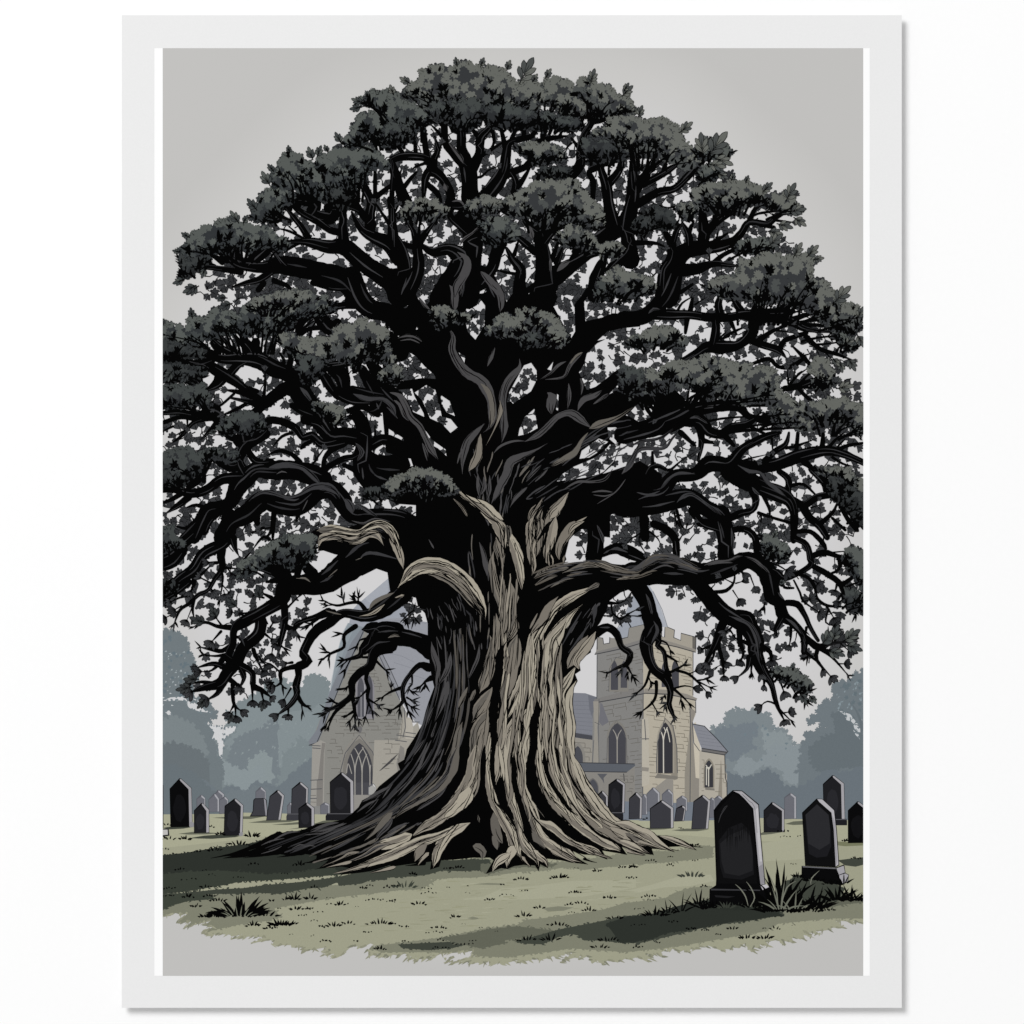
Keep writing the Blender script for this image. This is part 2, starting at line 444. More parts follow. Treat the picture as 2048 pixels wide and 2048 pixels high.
# chapel on the left, its flank and the steep roofs behind it
p = cp('spire', 'pale blue-grey steeple rising behind the chapel roof')
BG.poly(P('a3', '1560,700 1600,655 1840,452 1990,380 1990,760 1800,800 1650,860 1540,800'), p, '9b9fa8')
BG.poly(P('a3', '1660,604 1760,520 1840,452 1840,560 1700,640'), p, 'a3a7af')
p = cp('chapel_roof', 'pale lavender-grey slate roof of the chapel')
BG.poly(P('a3', '1640,850 1760,770 1930,755 2150,790 2240,900 2250,1300 2130,1600 2050,1560 1990,1480 1900,1300 1720,920'), p, '95979e')
lns('b3', '0,1030 90,1050 190,1100;20,780 150,770 280,800;0,900 60,905;120,1180 280,1230;30,1100 190,1150 300,1160', p, '85878f', 4)
BG.poly(P('a3', '1530,795 1660,830 1600,960 1480,1300 1360,1420 1385,1330 1400,1250 1440,1040'), p, '868e95')
BG.poly(P('a3', '1500,860 1530,795 1580,830 1500,1010 1440,1180 1400,1310 1385,1330 1400,1250 1440,1040'), p, '8e979d')
lns('a3', '1530,795 1490,870 1440,1050 1392,1320', p, 'b9bec2', 5)
p = C
BG.poly(P('a3', '1640,830 1700,900 1932,1390 1990,1500 1990,2300 1240,2300 1255,1700 1330,1500 1420,1320 1560,950'), p, '888782')
BG.poly(P('a3', '1640,830 1655,870 1560,1080 1440,1360 1300,1720 1235,1740 1225,1710 1290,1620 1390,1330 1560,940'), p, '7b7f86')
lns('a3', '1650,860 1540,1100 1440,1350 1290,1720 1228,1740', p, DINK, 7)
BG.poly(P('a3', '1700,900 1730,910 1850,1140 1932,1330 1932,1400 1830,1200 1720,970'), p, '8b8d93')
lns('a3', '1700,900 1760,1020 1932,1390;1730,905 1860,1160 1932,1320', p, INK, 6.5)
bricks('a3', '1540,1100 1720,1100 1800,1300 1460,1300', p, '67645f', 8, .68, seed=1)
bricks('a3', '1460,1310 1860,1310 1932,1660 1340,1660', p, '67645f', 13, .68, seed=2)
bricks('a3', '1370,1680 1932,1680 1932,2240 1360,2240', p, '67645f', 20, .62, seed=4)
def arch_pts(x0, x1, ya, ys, yb):
    xm = (x0 + x1) / 2; w_ = (x1 - x0) / 2; o = []
    for k in range(7):
        f = k / 6; o.append((x0 + w_ * (1 - math.cos(f * 1.2) ) / (1 - math.cos(1.2)), ys + (ya - ys) * math.sin(f * 1.2) / math.sin(1.2)))
    o2 = [(2 * xm - x, y) for x, y in o[::-1]][1:]
    return [(x0, yb)] + o + o2 + [(x1, yb)]
def arch(t, x0, x1, ya, ys, yb, pid, m, lean=0.0):
    s = ' '.join('%g,%g' % (x, y + lean * (x - x0)) for x, y in arch_pts(x0, x1, ya, ys, yb)); BG.poly(P(t, s), pid, m)
p = cp('window', 'large pointed chapel window with interlaced tracery')
arch('a3', 1470, 1764, 1660, 1930, 2190, p, '8a8781')
arch('a3', 1492, 1745, 1688, 1935, 2190, p, '7a7772')
arch('a3', 1518, 1722, 1722, 1950, 2140, p, '424247')
BG.poly(P('a4', '1560,250 1700,250 1700,345 1575,345'), p, '4a4a4f')
for q in ('1585,2140,8 1585,1950,8 1593,1880,8 1615,1810,7 1652,1758,6', '1640,2140,8 1640,1950,8 1648,1880,8 1676,1806,6', '1585,1955,8 1577,1880,7 1553,1806,6', '1640,1955,8 1632,1880,8 1610,1810,7 1582,1760,6', '1700,2140,8 1700,1950,8 1692,1880,8 1670,1810,7 1640,1752,6', '1700,1955,8 1706,1890,6', '1520,1955,6 1532,1880,7 1560,1960,6'):
    BG.stroke(P3('a3', q), p, '9e9b95', step=6)
lns('a3', '1470,2190 1475,1930 1510,1800 1617,1660 1720,1790 1764,1930', p, INK, 6.5)
p = cp('window', 'narrow upper chapel window')
arch('a3', 1590, 1735, 1180, 1300, 1535, p, '87858a')
arch('a3', 1604, 1655, 1215, 1300, 1520, p, '55555b'); arch('a3', 1672, 1722, 1200, 1300, 1500, p, '4e4e55')
lns('a3', '1660,1270 1662,1520;1632,1330 1632,1520', p, 'a4a3a6', 5)
BG.poly(P('a3', '1600,1605 1622,1590 1642,1605 1635,1635 1620,1650 1605,1630'), p, '6d6c6d')
p = cp('buttress')
BG.poly(P('a3', '1255,1735 1320,1700 1360,1720 1350,1790 1345,2200 1330,2210 1330,2300 1235,2300 1250,2050'), p, '9a9791')
BG.poly(P('a3', '1330,1720 1358,1724 1345,1800 1335,2200 1330,2300 1285,2300 1290,2010 1300,2000'), p, '7f7c78')
lns('a3', '1235,1740 1320,1745;1240,2010 1335,2005;1245,2080 1330,2075;1255,1760 1320,1765;1238,2150 1290,2150', p, INK, 6.5)
lns('a4', '1240,300 1290,298;1240,350 1285,350;1240,400 1285,402', p, '67645f', 4)
p = cp('pinnacle', 'pale stone pinnacle on the chapel corner')
BG.poly(P('b3', '60,1700 110,1460 135,1530 165,1540 175,1600 215,1560 235,1640 200,1700 190,1760 130,1800 60,1940 40,2150 -140,2150 -120,1700'), p, 'a09c93')
BG.poly(P('b3', '125,1520 165,1530 180,1600 180,1690 120,1690'), p, 'afaaa0')
lns('b3', '110,1450 120,1600 100,1680;170,1560 230,1560;120,1640 200,1650;50,1660 190,1680;40,1700 130,1712', p, INK, 6.5)
BG.poly(P('b3', '80,1740 110,1760 115,1850 60,1940 50,1880'), p, '85827d')
bricks('b3', '-60,1480 100,1480 60,1940 -60,1940', p, '67645f', 12, .68, seed=5)
# nave between the oak and the tower
p = cp('nave_roof', 'grey slate roof of the nave')
BG.poly(P('b3', '1380,1333 1510,1338 1610,1372 1600,1500 1565,1690 1400,1650 1380,1500'), p, '7d7f87')
BG.poly(P('b3', '1530,1350 1610,1372 1600,1500 1575,1560 1540,1460'), p, '6d6f77')
for k in range(9): ln('b3', '1400,%d 1580,%d' % (1400 + k * 30, 1404 + k * 32), p, '6e7078', 3)
BG.poly(P('b3', '1400,1640 1570,1665 1565,1700 1400,1675'), p, '4a4b51')
p = cp('nave_wall')
BG.poly(P('b3', '1390,1676 1566,1698 1560,1960 1560,2380 1390,2380'), p, '959189')
bricks('b3', '1400,1700 1560,1710 1560,1950 1400,1950', p, '67645f', 7, .62, seed=6)
p = cp('window', 'small nave window beside the trunk')
arch('b3', 1400, 1510, 1720, 1830, 1905, p, '87847e'); arch('b3', 1410, 1490, 1745, 1840, 1900, p, '4c4d53')
# tower
TW = part('tower', CH, 'square battlemented church tower with paired belfry windows'); p = TW['id']
BG.poly(P('c3', '-216,1000 140,920 150,1330 140,1420 135,2300 -260,2300 -250,1500 -216,1400'), p, '838280')
BG.poly(P('c3', '140,920 300,930 525,1000 525,1360 545,1400 545,1500 520,1560 520,2300 135,2300 140,1420'), p, 'b2ab9c')
BG.poly(P('c3', '-216,930 -216,905 -170,915 -165,960 -120,950 -120,908 -30,920 20,905 30,832 150,803 195,812 280,826 282,900 305,905 308,818 382,850 376,908 430,930 432,874 545,905 548,960 545,1015 300,940 140,930 -225,1035'), p, '8c8983')
BG.poly(P('c3', '150,803 195,812 280,826 282,900 305,905 308,818 382,850 376,908 430,930 432,874 545,905 545,1000 300,925 145,915'), p, 'a29c90')
BG.poly(P('c3', '520,900 548,908 545,1000 520,990'), p, '67645f')
lns('c3', '-216,1000 -216,905 -172,912 -165,958 -120,950 -118,905;-30,918 20,905 30,832 150,803 282,826 282,900 305,905 308,818 382,850 376,908 430,930 432,874 548,905 545,1000', p, DINK, 7)
BG.poly(P('c3', '-235,1035 -225,1018 0,960 145,918 145,945 0,985'), p, '7e7c7a'); lns('c3', '-235,1038 0,988 145,945', p, DINK, 7)
BG.poly(P('c3', '145,915 300,930 550,1005 545,1022 300,960 145,948'), p, '8e8981'); lns('c3', '260,950 400,980 545,1022', p, DINK, 7)
BG.poly(P('c3', '-240,1385 0,1320 145,1300 150,1340 -235,1412'), p, '7d7b79'); lns('c3', '-235,1412 0,1370 150,1340', p, DINK, 7)
BG.poly(P('c3', '150,1300 330,1312 480,1345 558,1378 550,1392 470,1372 150,1338'), p, '8e8981'); lns('c3', '150,1338 330,1345 550,1394', p, DINK, 7)
lns('c3', '-216,1040 -218,1380;525,1020 524,1355;545,1400 546,1490;140,1340 136,2250', p, INK, 6.5)
bricks('c3', '-200,1050 130,980 140,1300 -200,1370', p, '67645f', 12, .62, seed=7)
bricks('c3', '-190,1430 130,1370 130,2250 -240,2280', p, '67645f', 27, .62, seed=8)
bricks('c3', '170,960 510,1050 510,1330 170,1290', p, '746e63', 11, .62, seed=9)
bricks('c3', '160,1370 520,1420 510,2260 160,2260', p, '746e63', 30, .62, seed=10)
BG.poly(P('c3', '130,1540 175,1520 190,1660 180,1690 185,1850 190,1932 185,2040 130,2060'), p, 'b5afa2')
BG.poly(P('c4', '130,130 185,135 180,165 130,160'), p, '8e8981')
BG.poly(P('c4', '230,290 345,200 372,230 372,480 130,480 130,360'), p, '908c85')
BG.poly(P('c3', '500,1440 545,1480 520,1570 525,1720 560,1790 580,1950 580,2320 505,2320'), p, '8c877f')
BG.poly(P('c3', '460,1960 500,1600 512,1600 520,2100 500,2320 460,2200'), p, '8e897f')
BG.poly(P('c3', '545,1560 570,1700 590,1800 585,2000 545,1990 520,1580'), p, 'c4bcac')
lns('c3', '500,1440 505,1700 500,2300;520,1560 530,1720 580,1790 580,2250;130,1690 185,1690;150,1540 160,1700', p, INK, 6.5)
BG.poly(P('b3', '1570,1400 1610,1400 1620,1480 1600,1600 1620,1900 1570,1900 1580,1600'), p, '959189')
BG.poly(P('b3', '1625,1410 1640,1420 1690,1560 1640,1590 1615,1560'), p, '6f6f75')
lns('b3', '1615,1380 1610,1600 1615,1900;1580,1560 1620,1580;1575,1700 1560,1900', p, INK, 4)
TWp = p
def tw(name, label): return part(name, CH, label)['id']
p = tw('spire', 'pale blue-grey spire behind the tower battlements')
BG.poly(P('c3', '-30,800 20,690 75,560 135,420 215,550 275,680 325,826 282,826 150,803 30,832 20,900 -30,915 -80,880'), p, '9ba0a9')
BG.poly(P('c3', '140,430 215,550 275,680 325,826 282,826 200,810 150,640'), p, 'a9adb5')
lns('c3', '-60,840 20,680 80,545;215,550 285,690 328,826;110,640 125,800', p, '7d828b', 5)
p = tw('window', 'paired shaded belfry windows on the left face of the tower')
arch('b3', 1690, 1842, 1060, 1160, 1325, p, '83807a')
arch('b3', 1706, 1762, 1085, 1180, 1312, p, '4a4a50'); arch('b3', 1782, 1832, 1085, 1180, 1296, p, '505056')
lns('b3', '1690,1325 1695,1150 1745,1062 1800,1070', p, INK, 4)
p = tw('window', 'paired sunlit belfry windows on the right face of the tower')
arch('c3', 276, 330, 1080, 1150, 1298, p, 'b3ab9c'); arch('c3', 348, 424, 1060, 1150, 1310, p, 'b3ab9c')
arch('c3', 282, 325, 1095, 1160, 1290, p, '4f4f55'); arch('c3', 360, 416, 1078, 1160, 1300, p, '45454b')
p = tw('window', 'paired pointed window low on the shaded face of the tower')
arch('b3', 1674, 1832, 1545, 1680, 1892, p, '807d78')
arch('b3', 1688, 1822, 1568, 1690, 1882, p, '47474d')
for q in ('1755,1882,8 1755,1690,8', '1755,1700,8 1744,1655,7 1722,1618,6', '1755,1700,8 1766,1655,7 1790,1618,6'): BG.stroke(P3('b3', q), p, '9a968f', step=5)
lns('b3', '1674,1892 1680,1690 1750,1545 1825,1690 1832,1892', p, INK, 4)
p = tw('window', 'tall pointed tracery window on the sunlit face of the tower')
BG.poly(P('c3', '310,1525 370,1590 395,1690 405,1932 408,2000 380,2010 365,2000 350,1700 310,1580'), p, '8c867b')
arch('c3', 244, 380, 1540, 1720, 1955, p, '9c968a')
arch('c3', 254, 368, 1562, 1730, 1955, p, '37373c')
for q in ('297,1955,9 296,1690,9', '296,1700,9 288,1660,8 274,1628,6', '296,1700,9 306,1650,8 326,1600,7', '322,1606,7 334,1650,7 346,1716,6', '300,1600,6 316,1640,6'): BG.stroke(P3('c3', q), p, 'c9c5ba', step=5)
BG.poly(P('c4', '228,215 250,180 390,200 408,205 400,225'), p, '7c7871')
lns('c3', '244,1955 250,1720 310,1530 370,1590 400,1760 404,1955', p, INK, 6.5)
# porch under the tower
p = cp('porch', 'low flat-roofed stone porch with two small arches')
BG.poly(P('b4', '1490,160 1825,165 1890,115 1890,470 1600,460'), p, '87847f')
BG.poly(P('b4', '1410,95 1890,105 1895,120 1830,170 1480,165'), p, '5c6067')
lns('b4', '1410,95 1890,106;1470,165 1830,170;1805,180 1810,240', p, DINK, 7)
arch('b4', 1520, 1612, 215, 290, 345, p, '6c6a68'); arch('b4', 1530, 1606, 225, 300, 345, p, '4e4f55')
BG.poly(P('b4', '1600,182 1680,182 1650,215 1655,260 1640,230'), p, '5a5b60')
bricks('b4', '1680,190 1880,190 1880,330 1700,330', p, '67645f', 6, .62, seed=11)
# vestry on the right
p = cp('vestry', 'small lit vestry with a lean-to roof at the right of the church')
BG.poly(P('c4', '575,0 770,20 772,150 787,190 787,400 570,400'), p, 'afa99d')
BG.poly(P('c4', '740,70 748,150 750,400 715,400 730,200'), p, '8d877c')
BG.poly(P('c3', '522,1575 612,1592 795,1790 770,1802 590,1760 565,1700'), p, '85878f')
BG.poly(P('c3', '590,1760 795,1790 770,1815 590,1785'), p, '6f6d6c')
lns('c3', '522,1575 612,1592 795,1790 770,1812;590,1762 790,1795;770,1812 774,1990 787,2030 787,2230;590,1785 770,1815', p, DINK, 7)
for k in range(5): ln('c3', '%d,%d %d,%d' % (550 + k * 8, 1620 + k * 28, 650 + k * 26, 1640 + k * 28), p, '74767e', 3)
bricks('c4', '590,60 610,60 610,330 590,330', p, '7c766b', 8, .68, seed=12); bricks('c4', '690,60 780,60 780,340 690,340', p, '7c766b', 8, .45, seed=13)
p = cp('window', 'small pointed vestry window')
arch('c4', 606, 690, 62, 150, 290, p, '8f897d'); arch('c4', 614, 680, 78, 155, 288, p, '3a3a3f')
lns('c4', '645,280 645,130;645,150 625,115;645,150 668,110;628,270 628,130', p, 'c9c5ba', 8)
BG.poly(P('c4', '618,288 690,295 692,312 620,306'), p, '7c7871')
p = cp('shaded_wall_foot')
BG.poly(P('c4', '-300,400 0,395 300,410 520,400 700,380 790,395 800,560 -300,560'), p, '737a84')
p = cp('shaded_wall_foot'); BG.poly(P('a4', '1240,435 1330,430 1420,400 1700,390 1700,520 1240,520'), p, '858583')
BG.poly(P('a4', '1560,345 1700,345 1760,400 1700,480 1560,480'), C, '908d88')

# ------------------------------------------------------------------ lawn
LW = part('lawn', label='pale green lawn with a ragged brushed lower edge'); g = LW['id']
edge = ('90,1290 145,1280 200,1258 245,1272 292,1262 205,1338 255,1335 330,1318 262,1378 345,1350 480,1312 415,1355 490,1365 395,1415 450,1418 430,1440 520,1420 620,1425 630,1440 720,1418 630,1462 760,1440 885,1442 795,1490 '
        '930,1466 955,1480 945,1508 1090,1505 1095,1525 1200,1520 1168,1560 1260,1540 1365,1522 1330,1560 1400,1545 1330,1588 1425,1572 1392,1610 1480,1590 1540,1530 1570,1512 1605,1515 1598,1535 1650,1520 1705,1492 1745,1510 1675,1552 1700,1560 1688,1595 1780,1568 1760,1612 1830,1585 1822,1605 1880,1580 1932,1588')
edge_b = ('60,1600 110,1570 135,1580 125,1615 165,1590 160,1620 210,1600 180,1650 250,1600 240,1640 330,1580 300,1625 420,1555 395,1575 650,1550 620,1585 660,1590 500,1640 420,1615 500,1600 440,1640 480,1632 455,1662 560,1630 540,1650 620,1632 600,1660 680,1640 700,1655 780,1625 760,1668 '
          '835,1640 860,1655 945,1632 990,1610 975,1648 1090,1620 1150,1600 1140,1625 1230,1605 1260,1590 1290,1610 1330,1580 1415,1560 1320,1645 1390,1612 1480,1590 1460,1620 1530,1590 1560,1650 1600,1625 1650,1660 1680,1622 1760,1640 1816,1610')
edge_c = ('40,1620 90,1595 165,1632 185,1642 172,1610 225,1622 165,1575 210,1590 240,1572 295,1600 280,1560 320,1535 345,1562 370,1525 410,1565 450,1545 475,1565 520,1530 515,1555 600,1510 640,1525 640,1508 700,1530 745,1550 780,1565 765,1535 830,1540 825,1520 880,1530 920,1495 950,1530 975,1560 1005,1555 985,1520 1045,1535 '
          '1040,1500 1115,1518 1090,1480 1180,1465 1230,1512 1245,1500 1215,1470 1300,1490 1290,1450 1390,1462 1375,1420 1470,1455 1380,1400 1505,1425 1470,1400 1560,1390 1600,1385 1585,1370 1690,1375 1650,1330 1620,1318 1700,1320 1780,1345 1760,1320 1839,1345 1900,1310')
LE = P('a4', edge) + P('b4', edge_b) + P('c4', edge_c)
TOP = P('c4', '1900,545 1240,530 1050,524 700,540 380,548 100,545') + P('b4', '1932,540 1700,540 900,520') + P('a4', '1400,498 1060,490 720,482 560,492 90,496')
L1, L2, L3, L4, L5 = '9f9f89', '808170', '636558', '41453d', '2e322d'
BG.poly(TOP + P('a4', '60,496 60,1780') + P('c4', '1900,1780'), g, L1)
BG.poly(TOP + P('a4', '60,496 60,760 700,690 1100,640') + P('b4', '0,600 1800,640') + P('c4', '500,660 1000,700 1900,720'), g, 'a8a890')
# everything painted on the lawn is trimmed to it, because later blank shapes follow the ragged edge
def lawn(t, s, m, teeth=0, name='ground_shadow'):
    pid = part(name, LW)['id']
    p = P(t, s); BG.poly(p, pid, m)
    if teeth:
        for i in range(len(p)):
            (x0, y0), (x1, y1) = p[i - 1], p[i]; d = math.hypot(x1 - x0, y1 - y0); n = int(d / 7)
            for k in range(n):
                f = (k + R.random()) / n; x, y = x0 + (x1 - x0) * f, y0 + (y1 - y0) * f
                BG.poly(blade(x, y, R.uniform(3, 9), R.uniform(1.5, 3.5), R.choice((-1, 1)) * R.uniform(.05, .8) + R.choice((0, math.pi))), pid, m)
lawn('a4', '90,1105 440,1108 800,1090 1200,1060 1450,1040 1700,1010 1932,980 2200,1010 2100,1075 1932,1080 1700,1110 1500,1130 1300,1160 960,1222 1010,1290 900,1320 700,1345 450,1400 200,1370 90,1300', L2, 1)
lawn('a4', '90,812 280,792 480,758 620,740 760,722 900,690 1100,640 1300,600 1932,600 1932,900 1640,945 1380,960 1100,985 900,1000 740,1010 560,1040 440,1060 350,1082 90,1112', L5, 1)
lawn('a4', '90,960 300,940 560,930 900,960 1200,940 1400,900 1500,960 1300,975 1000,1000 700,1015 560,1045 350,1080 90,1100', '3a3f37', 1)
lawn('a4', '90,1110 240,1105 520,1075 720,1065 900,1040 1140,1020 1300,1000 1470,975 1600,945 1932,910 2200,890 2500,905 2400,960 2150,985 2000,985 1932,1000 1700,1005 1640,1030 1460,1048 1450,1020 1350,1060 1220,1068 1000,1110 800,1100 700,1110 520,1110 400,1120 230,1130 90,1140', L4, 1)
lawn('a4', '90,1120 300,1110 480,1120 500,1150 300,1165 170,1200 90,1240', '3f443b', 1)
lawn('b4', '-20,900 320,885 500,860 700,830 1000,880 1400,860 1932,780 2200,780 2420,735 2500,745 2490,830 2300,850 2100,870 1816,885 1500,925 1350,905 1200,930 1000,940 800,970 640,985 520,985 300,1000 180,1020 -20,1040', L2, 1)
lawn('b4', '-20,880 300,850 480,850 640,840 780,850 740,930 640,930 560,935 400,930 300,960 180,975 -20,985', L4, 1)
lawn('b4', '700,880 900,870 1300,880 1250,900 1060,900 900,915 760,960 700,930', L3, 1)
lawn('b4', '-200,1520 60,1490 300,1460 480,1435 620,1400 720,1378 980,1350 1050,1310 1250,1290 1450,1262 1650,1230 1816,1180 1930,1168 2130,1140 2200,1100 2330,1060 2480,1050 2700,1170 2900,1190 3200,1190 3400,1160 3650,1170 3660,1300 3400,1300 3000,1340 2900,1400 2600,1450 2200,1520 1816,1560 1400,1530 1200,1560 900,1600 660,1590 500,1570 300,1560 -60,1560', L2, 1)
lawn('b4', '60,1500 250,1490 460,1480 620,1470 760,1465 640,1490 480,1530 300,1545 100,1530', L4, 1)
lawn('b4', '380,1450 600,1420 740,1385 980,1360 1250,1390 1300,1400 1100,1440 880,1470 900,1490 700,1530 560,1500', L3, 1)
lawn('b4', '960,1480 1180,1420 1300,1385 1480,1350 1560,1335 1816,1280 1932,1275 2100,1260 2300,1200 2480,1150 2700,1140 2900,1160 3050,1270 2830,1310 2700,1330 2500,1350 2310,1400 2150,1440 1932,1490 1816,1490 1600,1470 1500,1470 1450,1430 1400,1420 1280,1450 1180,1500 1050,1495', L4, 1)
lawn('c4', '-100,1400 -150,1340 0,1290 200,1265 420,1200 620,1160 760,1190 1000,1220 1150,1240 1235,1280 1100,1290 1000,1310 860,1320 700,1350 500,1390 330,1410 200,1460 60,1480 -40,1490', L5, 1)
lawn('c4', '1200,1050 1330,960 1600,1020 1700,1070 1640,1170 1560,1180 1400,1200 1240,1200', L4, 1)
lawn('c4', '1480,1200 1560,1180 1720,1160 1839,1150 1860,1175 1700,1190 1560,1220', L3, 1)
lawn('c4', '1640,850 1760,835 1860,825 1860,880 1780,900 1700,890', L4, 0)
lawn('c4', '1170,720 1390,700 1640,705 1860,715 1860,735 1700,742 1640,735 1390,738 1270,735', '77795f', 0)
lawn('c4', '1235,570 1300,550 1380,545 1380,575 1300,578', L3, 0)
lawn('c4', '1048,640 1090,625 1220,632 1130,648 1050,656', L3, 0); lawn('c4', '105,605 200,598 372,603 300,612 180,616', L3, 0); lawn('c4', '360,618 480,605 650,612 560,626 430,626', L3, 0)
lawn('a4', '220,645 340,630 455,636 560,640 440,650 300,652', L3, 0); lawn('a4', '300,680 420,660 570,650 700,662 660,672 480,685', L4, 0); lawn('a4', '480,522 600,515 780,510 900,510 780,532 600,530', L3, 0); lawn('a4', '760,560 900,540 1040,540 1160,540 1080,555 900,562', L3, 0); lawn('a4', '940,575 1100,560 1280,540 1200,570 1060,578', L3, 0)
lawn('a4', '100,600 160,590 340,592 260,606 150,612', L4, 0)
lawn('a4', '1340,545 1600,520 1400,560 1180,602 1060,612 1200,590', L3, 0)
lawn('b4', '640,1035 760,1025 880,1030 870,1042 760,1040', L2, 0, 'darker_patch'); lawn('b4', '590,1300 640,1285 700,1300 640,1310', L2, 0, 'darker_patch'); lawn('b4', '1180,1220 1300,1205 1420,1215 1340,1240 1220,1245', L2, 0, 'darker_patch')  # small patches in the darker, middle lawn tone
lawn('b4', '540,1150 720,1130 860,1070 1100,1050 1400,1010 1900,1000 1900,1060 1500,1130 1100,1150 760,1160', 'a6a690', 0, 'bright_patch'); lawn('c4', '0,1090 200,1040 400,980 660,960 690,1010 500,1050 300,1060 100,1100', 'a7a791', 0, 'bright_patch'); lawn('c4', '1060,720 1380,660 1380,840 1080,860', 'a6a690', 0, 'bright_patch')
# ragged blank ground below the lawn
below = P('a4', '60,1290') + LE + P('c4', '1900,1800') + P('a4', '60,1800')
BG.poly(below, part('blank_ground')['id'], None)
# loose blades along the ragged edge
for i in range(1, len(LE)):
    (x0, y0), (x1, y1) = LE[i - 1], LE[i]
    for k in range(int(math.hypot(x1 - x0, y1 - y0) / 6)):
        f = R.random(); x, y = x0 + (x1 - x0) * f, y0 + (y1 - y0) * f
        base = (math.pi * .86 if x < 1000 else .35) if R.random() < .8 else R.uniform(.4, 2.7)
        L = R.uniform(5, 15)
        a_ = base + R.uniform(-.35, .35)
        BG.poly(blade(x - 3 * math.cos(a_), y - 3 * math.sin(a_) - 1, L, R.uniform(2, 4), a_), g, R.choice((L1, L2, '8f8f7b', '8f8f7b')))
OPENLAWN = P('b4', '300,1010 1000,990 1900,950 1900,1160 1400,1230 1000,1290 300,1420 -300,1380')
gs = part('grass_stroke', LW)['id']
for k in range(220):      # faint strokes of grass over the open lawn
    x, y = R.uniform(700, 1300), R.uniform(1730, 1880)
    if inside(OPENLAWN, x, y): BG.poly(blade(x, y, R.uniform(8, 40), R.uniform(.8, 2.0), R.uniform(-.1, .06)), gs, R.choice(('98987f', '93937c', 'a7a791')))
# ------------------------------------------------------------------ gravestones
TONES = {0: ('0b0b0c', '131315', '9d9b9f'), 1: ('202023', '29292d', 'a3a1a5'), 2: ('3b3b40', '424248', 'a7a5a8'), 3: ('6b6c73', '6e6f77', 'a6a6ab'), 4: ('a3a29f', 'acaba7', 'c5c3bf')}
GROUPS = 'gravestones standing on the lawn'
def stone(t, label, xl, xa, xf, xe, yt, ys, yb, tone, lean=0, plinth=None, xm=None):
    a, b, e = TONES[tone]
    d = part('gravestone', label=label); i = d['id']
    xb0, xb1, xb2 = xl + lean, xf + lean, xe + lean
    S = lambda q: P(t, ' '.join('%g,%g' % z for z in q))
    full = [(xl - 4, ys), (xa - 2, yt - 5), (xa + 12, yt - 3), (xe + 2, ys - 6), (xb2 + 3, yb), (xb0 - 3, yb + 3)]
    GR.poly(S(full), i, '0a0a0b' if tone < 3 else '5c5d64')
    ed = part('stone_edge', d)['id']
    m = 5
    GR.poly(S([(xa + 2, yt), (xa + 12, yt + 1), (xe - 1, ys - 4), (xb2, yb - 4), (xb1 + 2, yb - 2), (xf + 2, ys + 4), (xa + 4, yt + 12)]), ed, e)
    GR.poly(S([(xl + 1, ys + 3), (xa, yt + m + 4), (xf, ys + m), (xb1, yb - 1), (xb0 + 1, yb - 1)]), i, a)
    if tone < 2:      # slightly paler grey middle of the face
        cxp, cyp, rx, ry = (xl + xf) / 2 + lean * .55, ys + (yb - ys) * .5, (xf - xl) * .36, (yb - ys) * .36
        GR.poly(S([(cxp + rx * math.cos(k * .35) * R.uniform(.85, 1.1), cyp + ry * math.sin(k * .35) * R.uniform(.85, 1.1)) for k in range(18)]), i, b)
    if plinth:
        x0, x1, y0, y1 = plinth
        pl = part('plinth', d)['id']
        GR.poly(S([(x0 + (x1 - x0) * .06, y0), (x1 - (x1 - x0) * .04, y0), (x1, y0 + (y1 - y0) * .35), (x1, y1), (x0, y1), (x0, y0 + (y1 - y0) * .4)]), pl, a if tone else '0b0b0c')
        GR.poly(S([(x0 + (x1 - x0) * .07, y0 + 2), (x1 - (x1 - x0) * .05, y0 + 2), (x1 - (x1 - x0) * .06, y0 + 8), (x0 + (x1 - x0) * .07, y0 + 8)]), pl, '5a5a5e' if tone < 3 else '85868c')
    return d
# far, hazy stones first
stone('a4', 'hazy grey gravestone leftmost in the far row under the left trees', 365, 395, 420, 428, 350, 375, 492, 3)
stone('a4', 'hazy pointed gravestone top showing behind two others at left', 500, 527, 560, 574, 312, 345, 400, 3)
stone('a4', 'hazy gravestone half hidden right of a paler far stone', 540, 575, 596, 604, 362, 385, 490, 3)
stone('a4', 'hazy gravestone with a pale lit edge in the far left row', 458, 497, 522, 535, 340, 380, 476, 3)
stone('a4', 'hazy gravestone rising behind the flared block-shaped stone', 820, 855, 888, 895, 288, 320, 420, 3)
d = part('gravestone', label='squat flared block-shaped grey gravestone'); i = d['id']
GR.poly(P('a4', '772,512 795,470 800,385 812,372 885,370 903,385 910,470 905,512'), i, '0a0a0b'); GR.poly(P('a4', '782,506 800,472 806,388 815,377 875,376 892,470 895,506'), i, '3d3d42')
GR.poly(P('a4', '880,372 897,385 906,470 903,506 895,506 890,470'), part('stone_edge', d)['id'], '8d8c92')
stone('a4', 'small hazy stone left of the dark stone with a flared foot', 1064, 1082, 1100, 1106, 408, 430, 495, 3)
stone('a4', 'leaning grey gravestone with a broad foot at left', 930, 985, 1020, 1038, 312, 355, 540, 2, -28)
stone('a4', 'tall grey gravestone with a flared foot left of the chapel', 1100, 1160, 1208, 1222, 250, 298, 492, 2, -6, (1055, 1205, 488, 542))
stone('a4', 'small hazy rounded stone at the foot of the chapel wall', 1320, 1350, 1378, 1386, 408, 425, 490, 3)
stone('a4', 'pale rounded gravestone under the chapel window', 1690, 1720, 1738, 1745, 262, 285, 345, 4)
stone('a4', 'tall black gravestone near the left edge of the picture', 157, 230, 298, 322, 222, 298, 592, 0, 6)
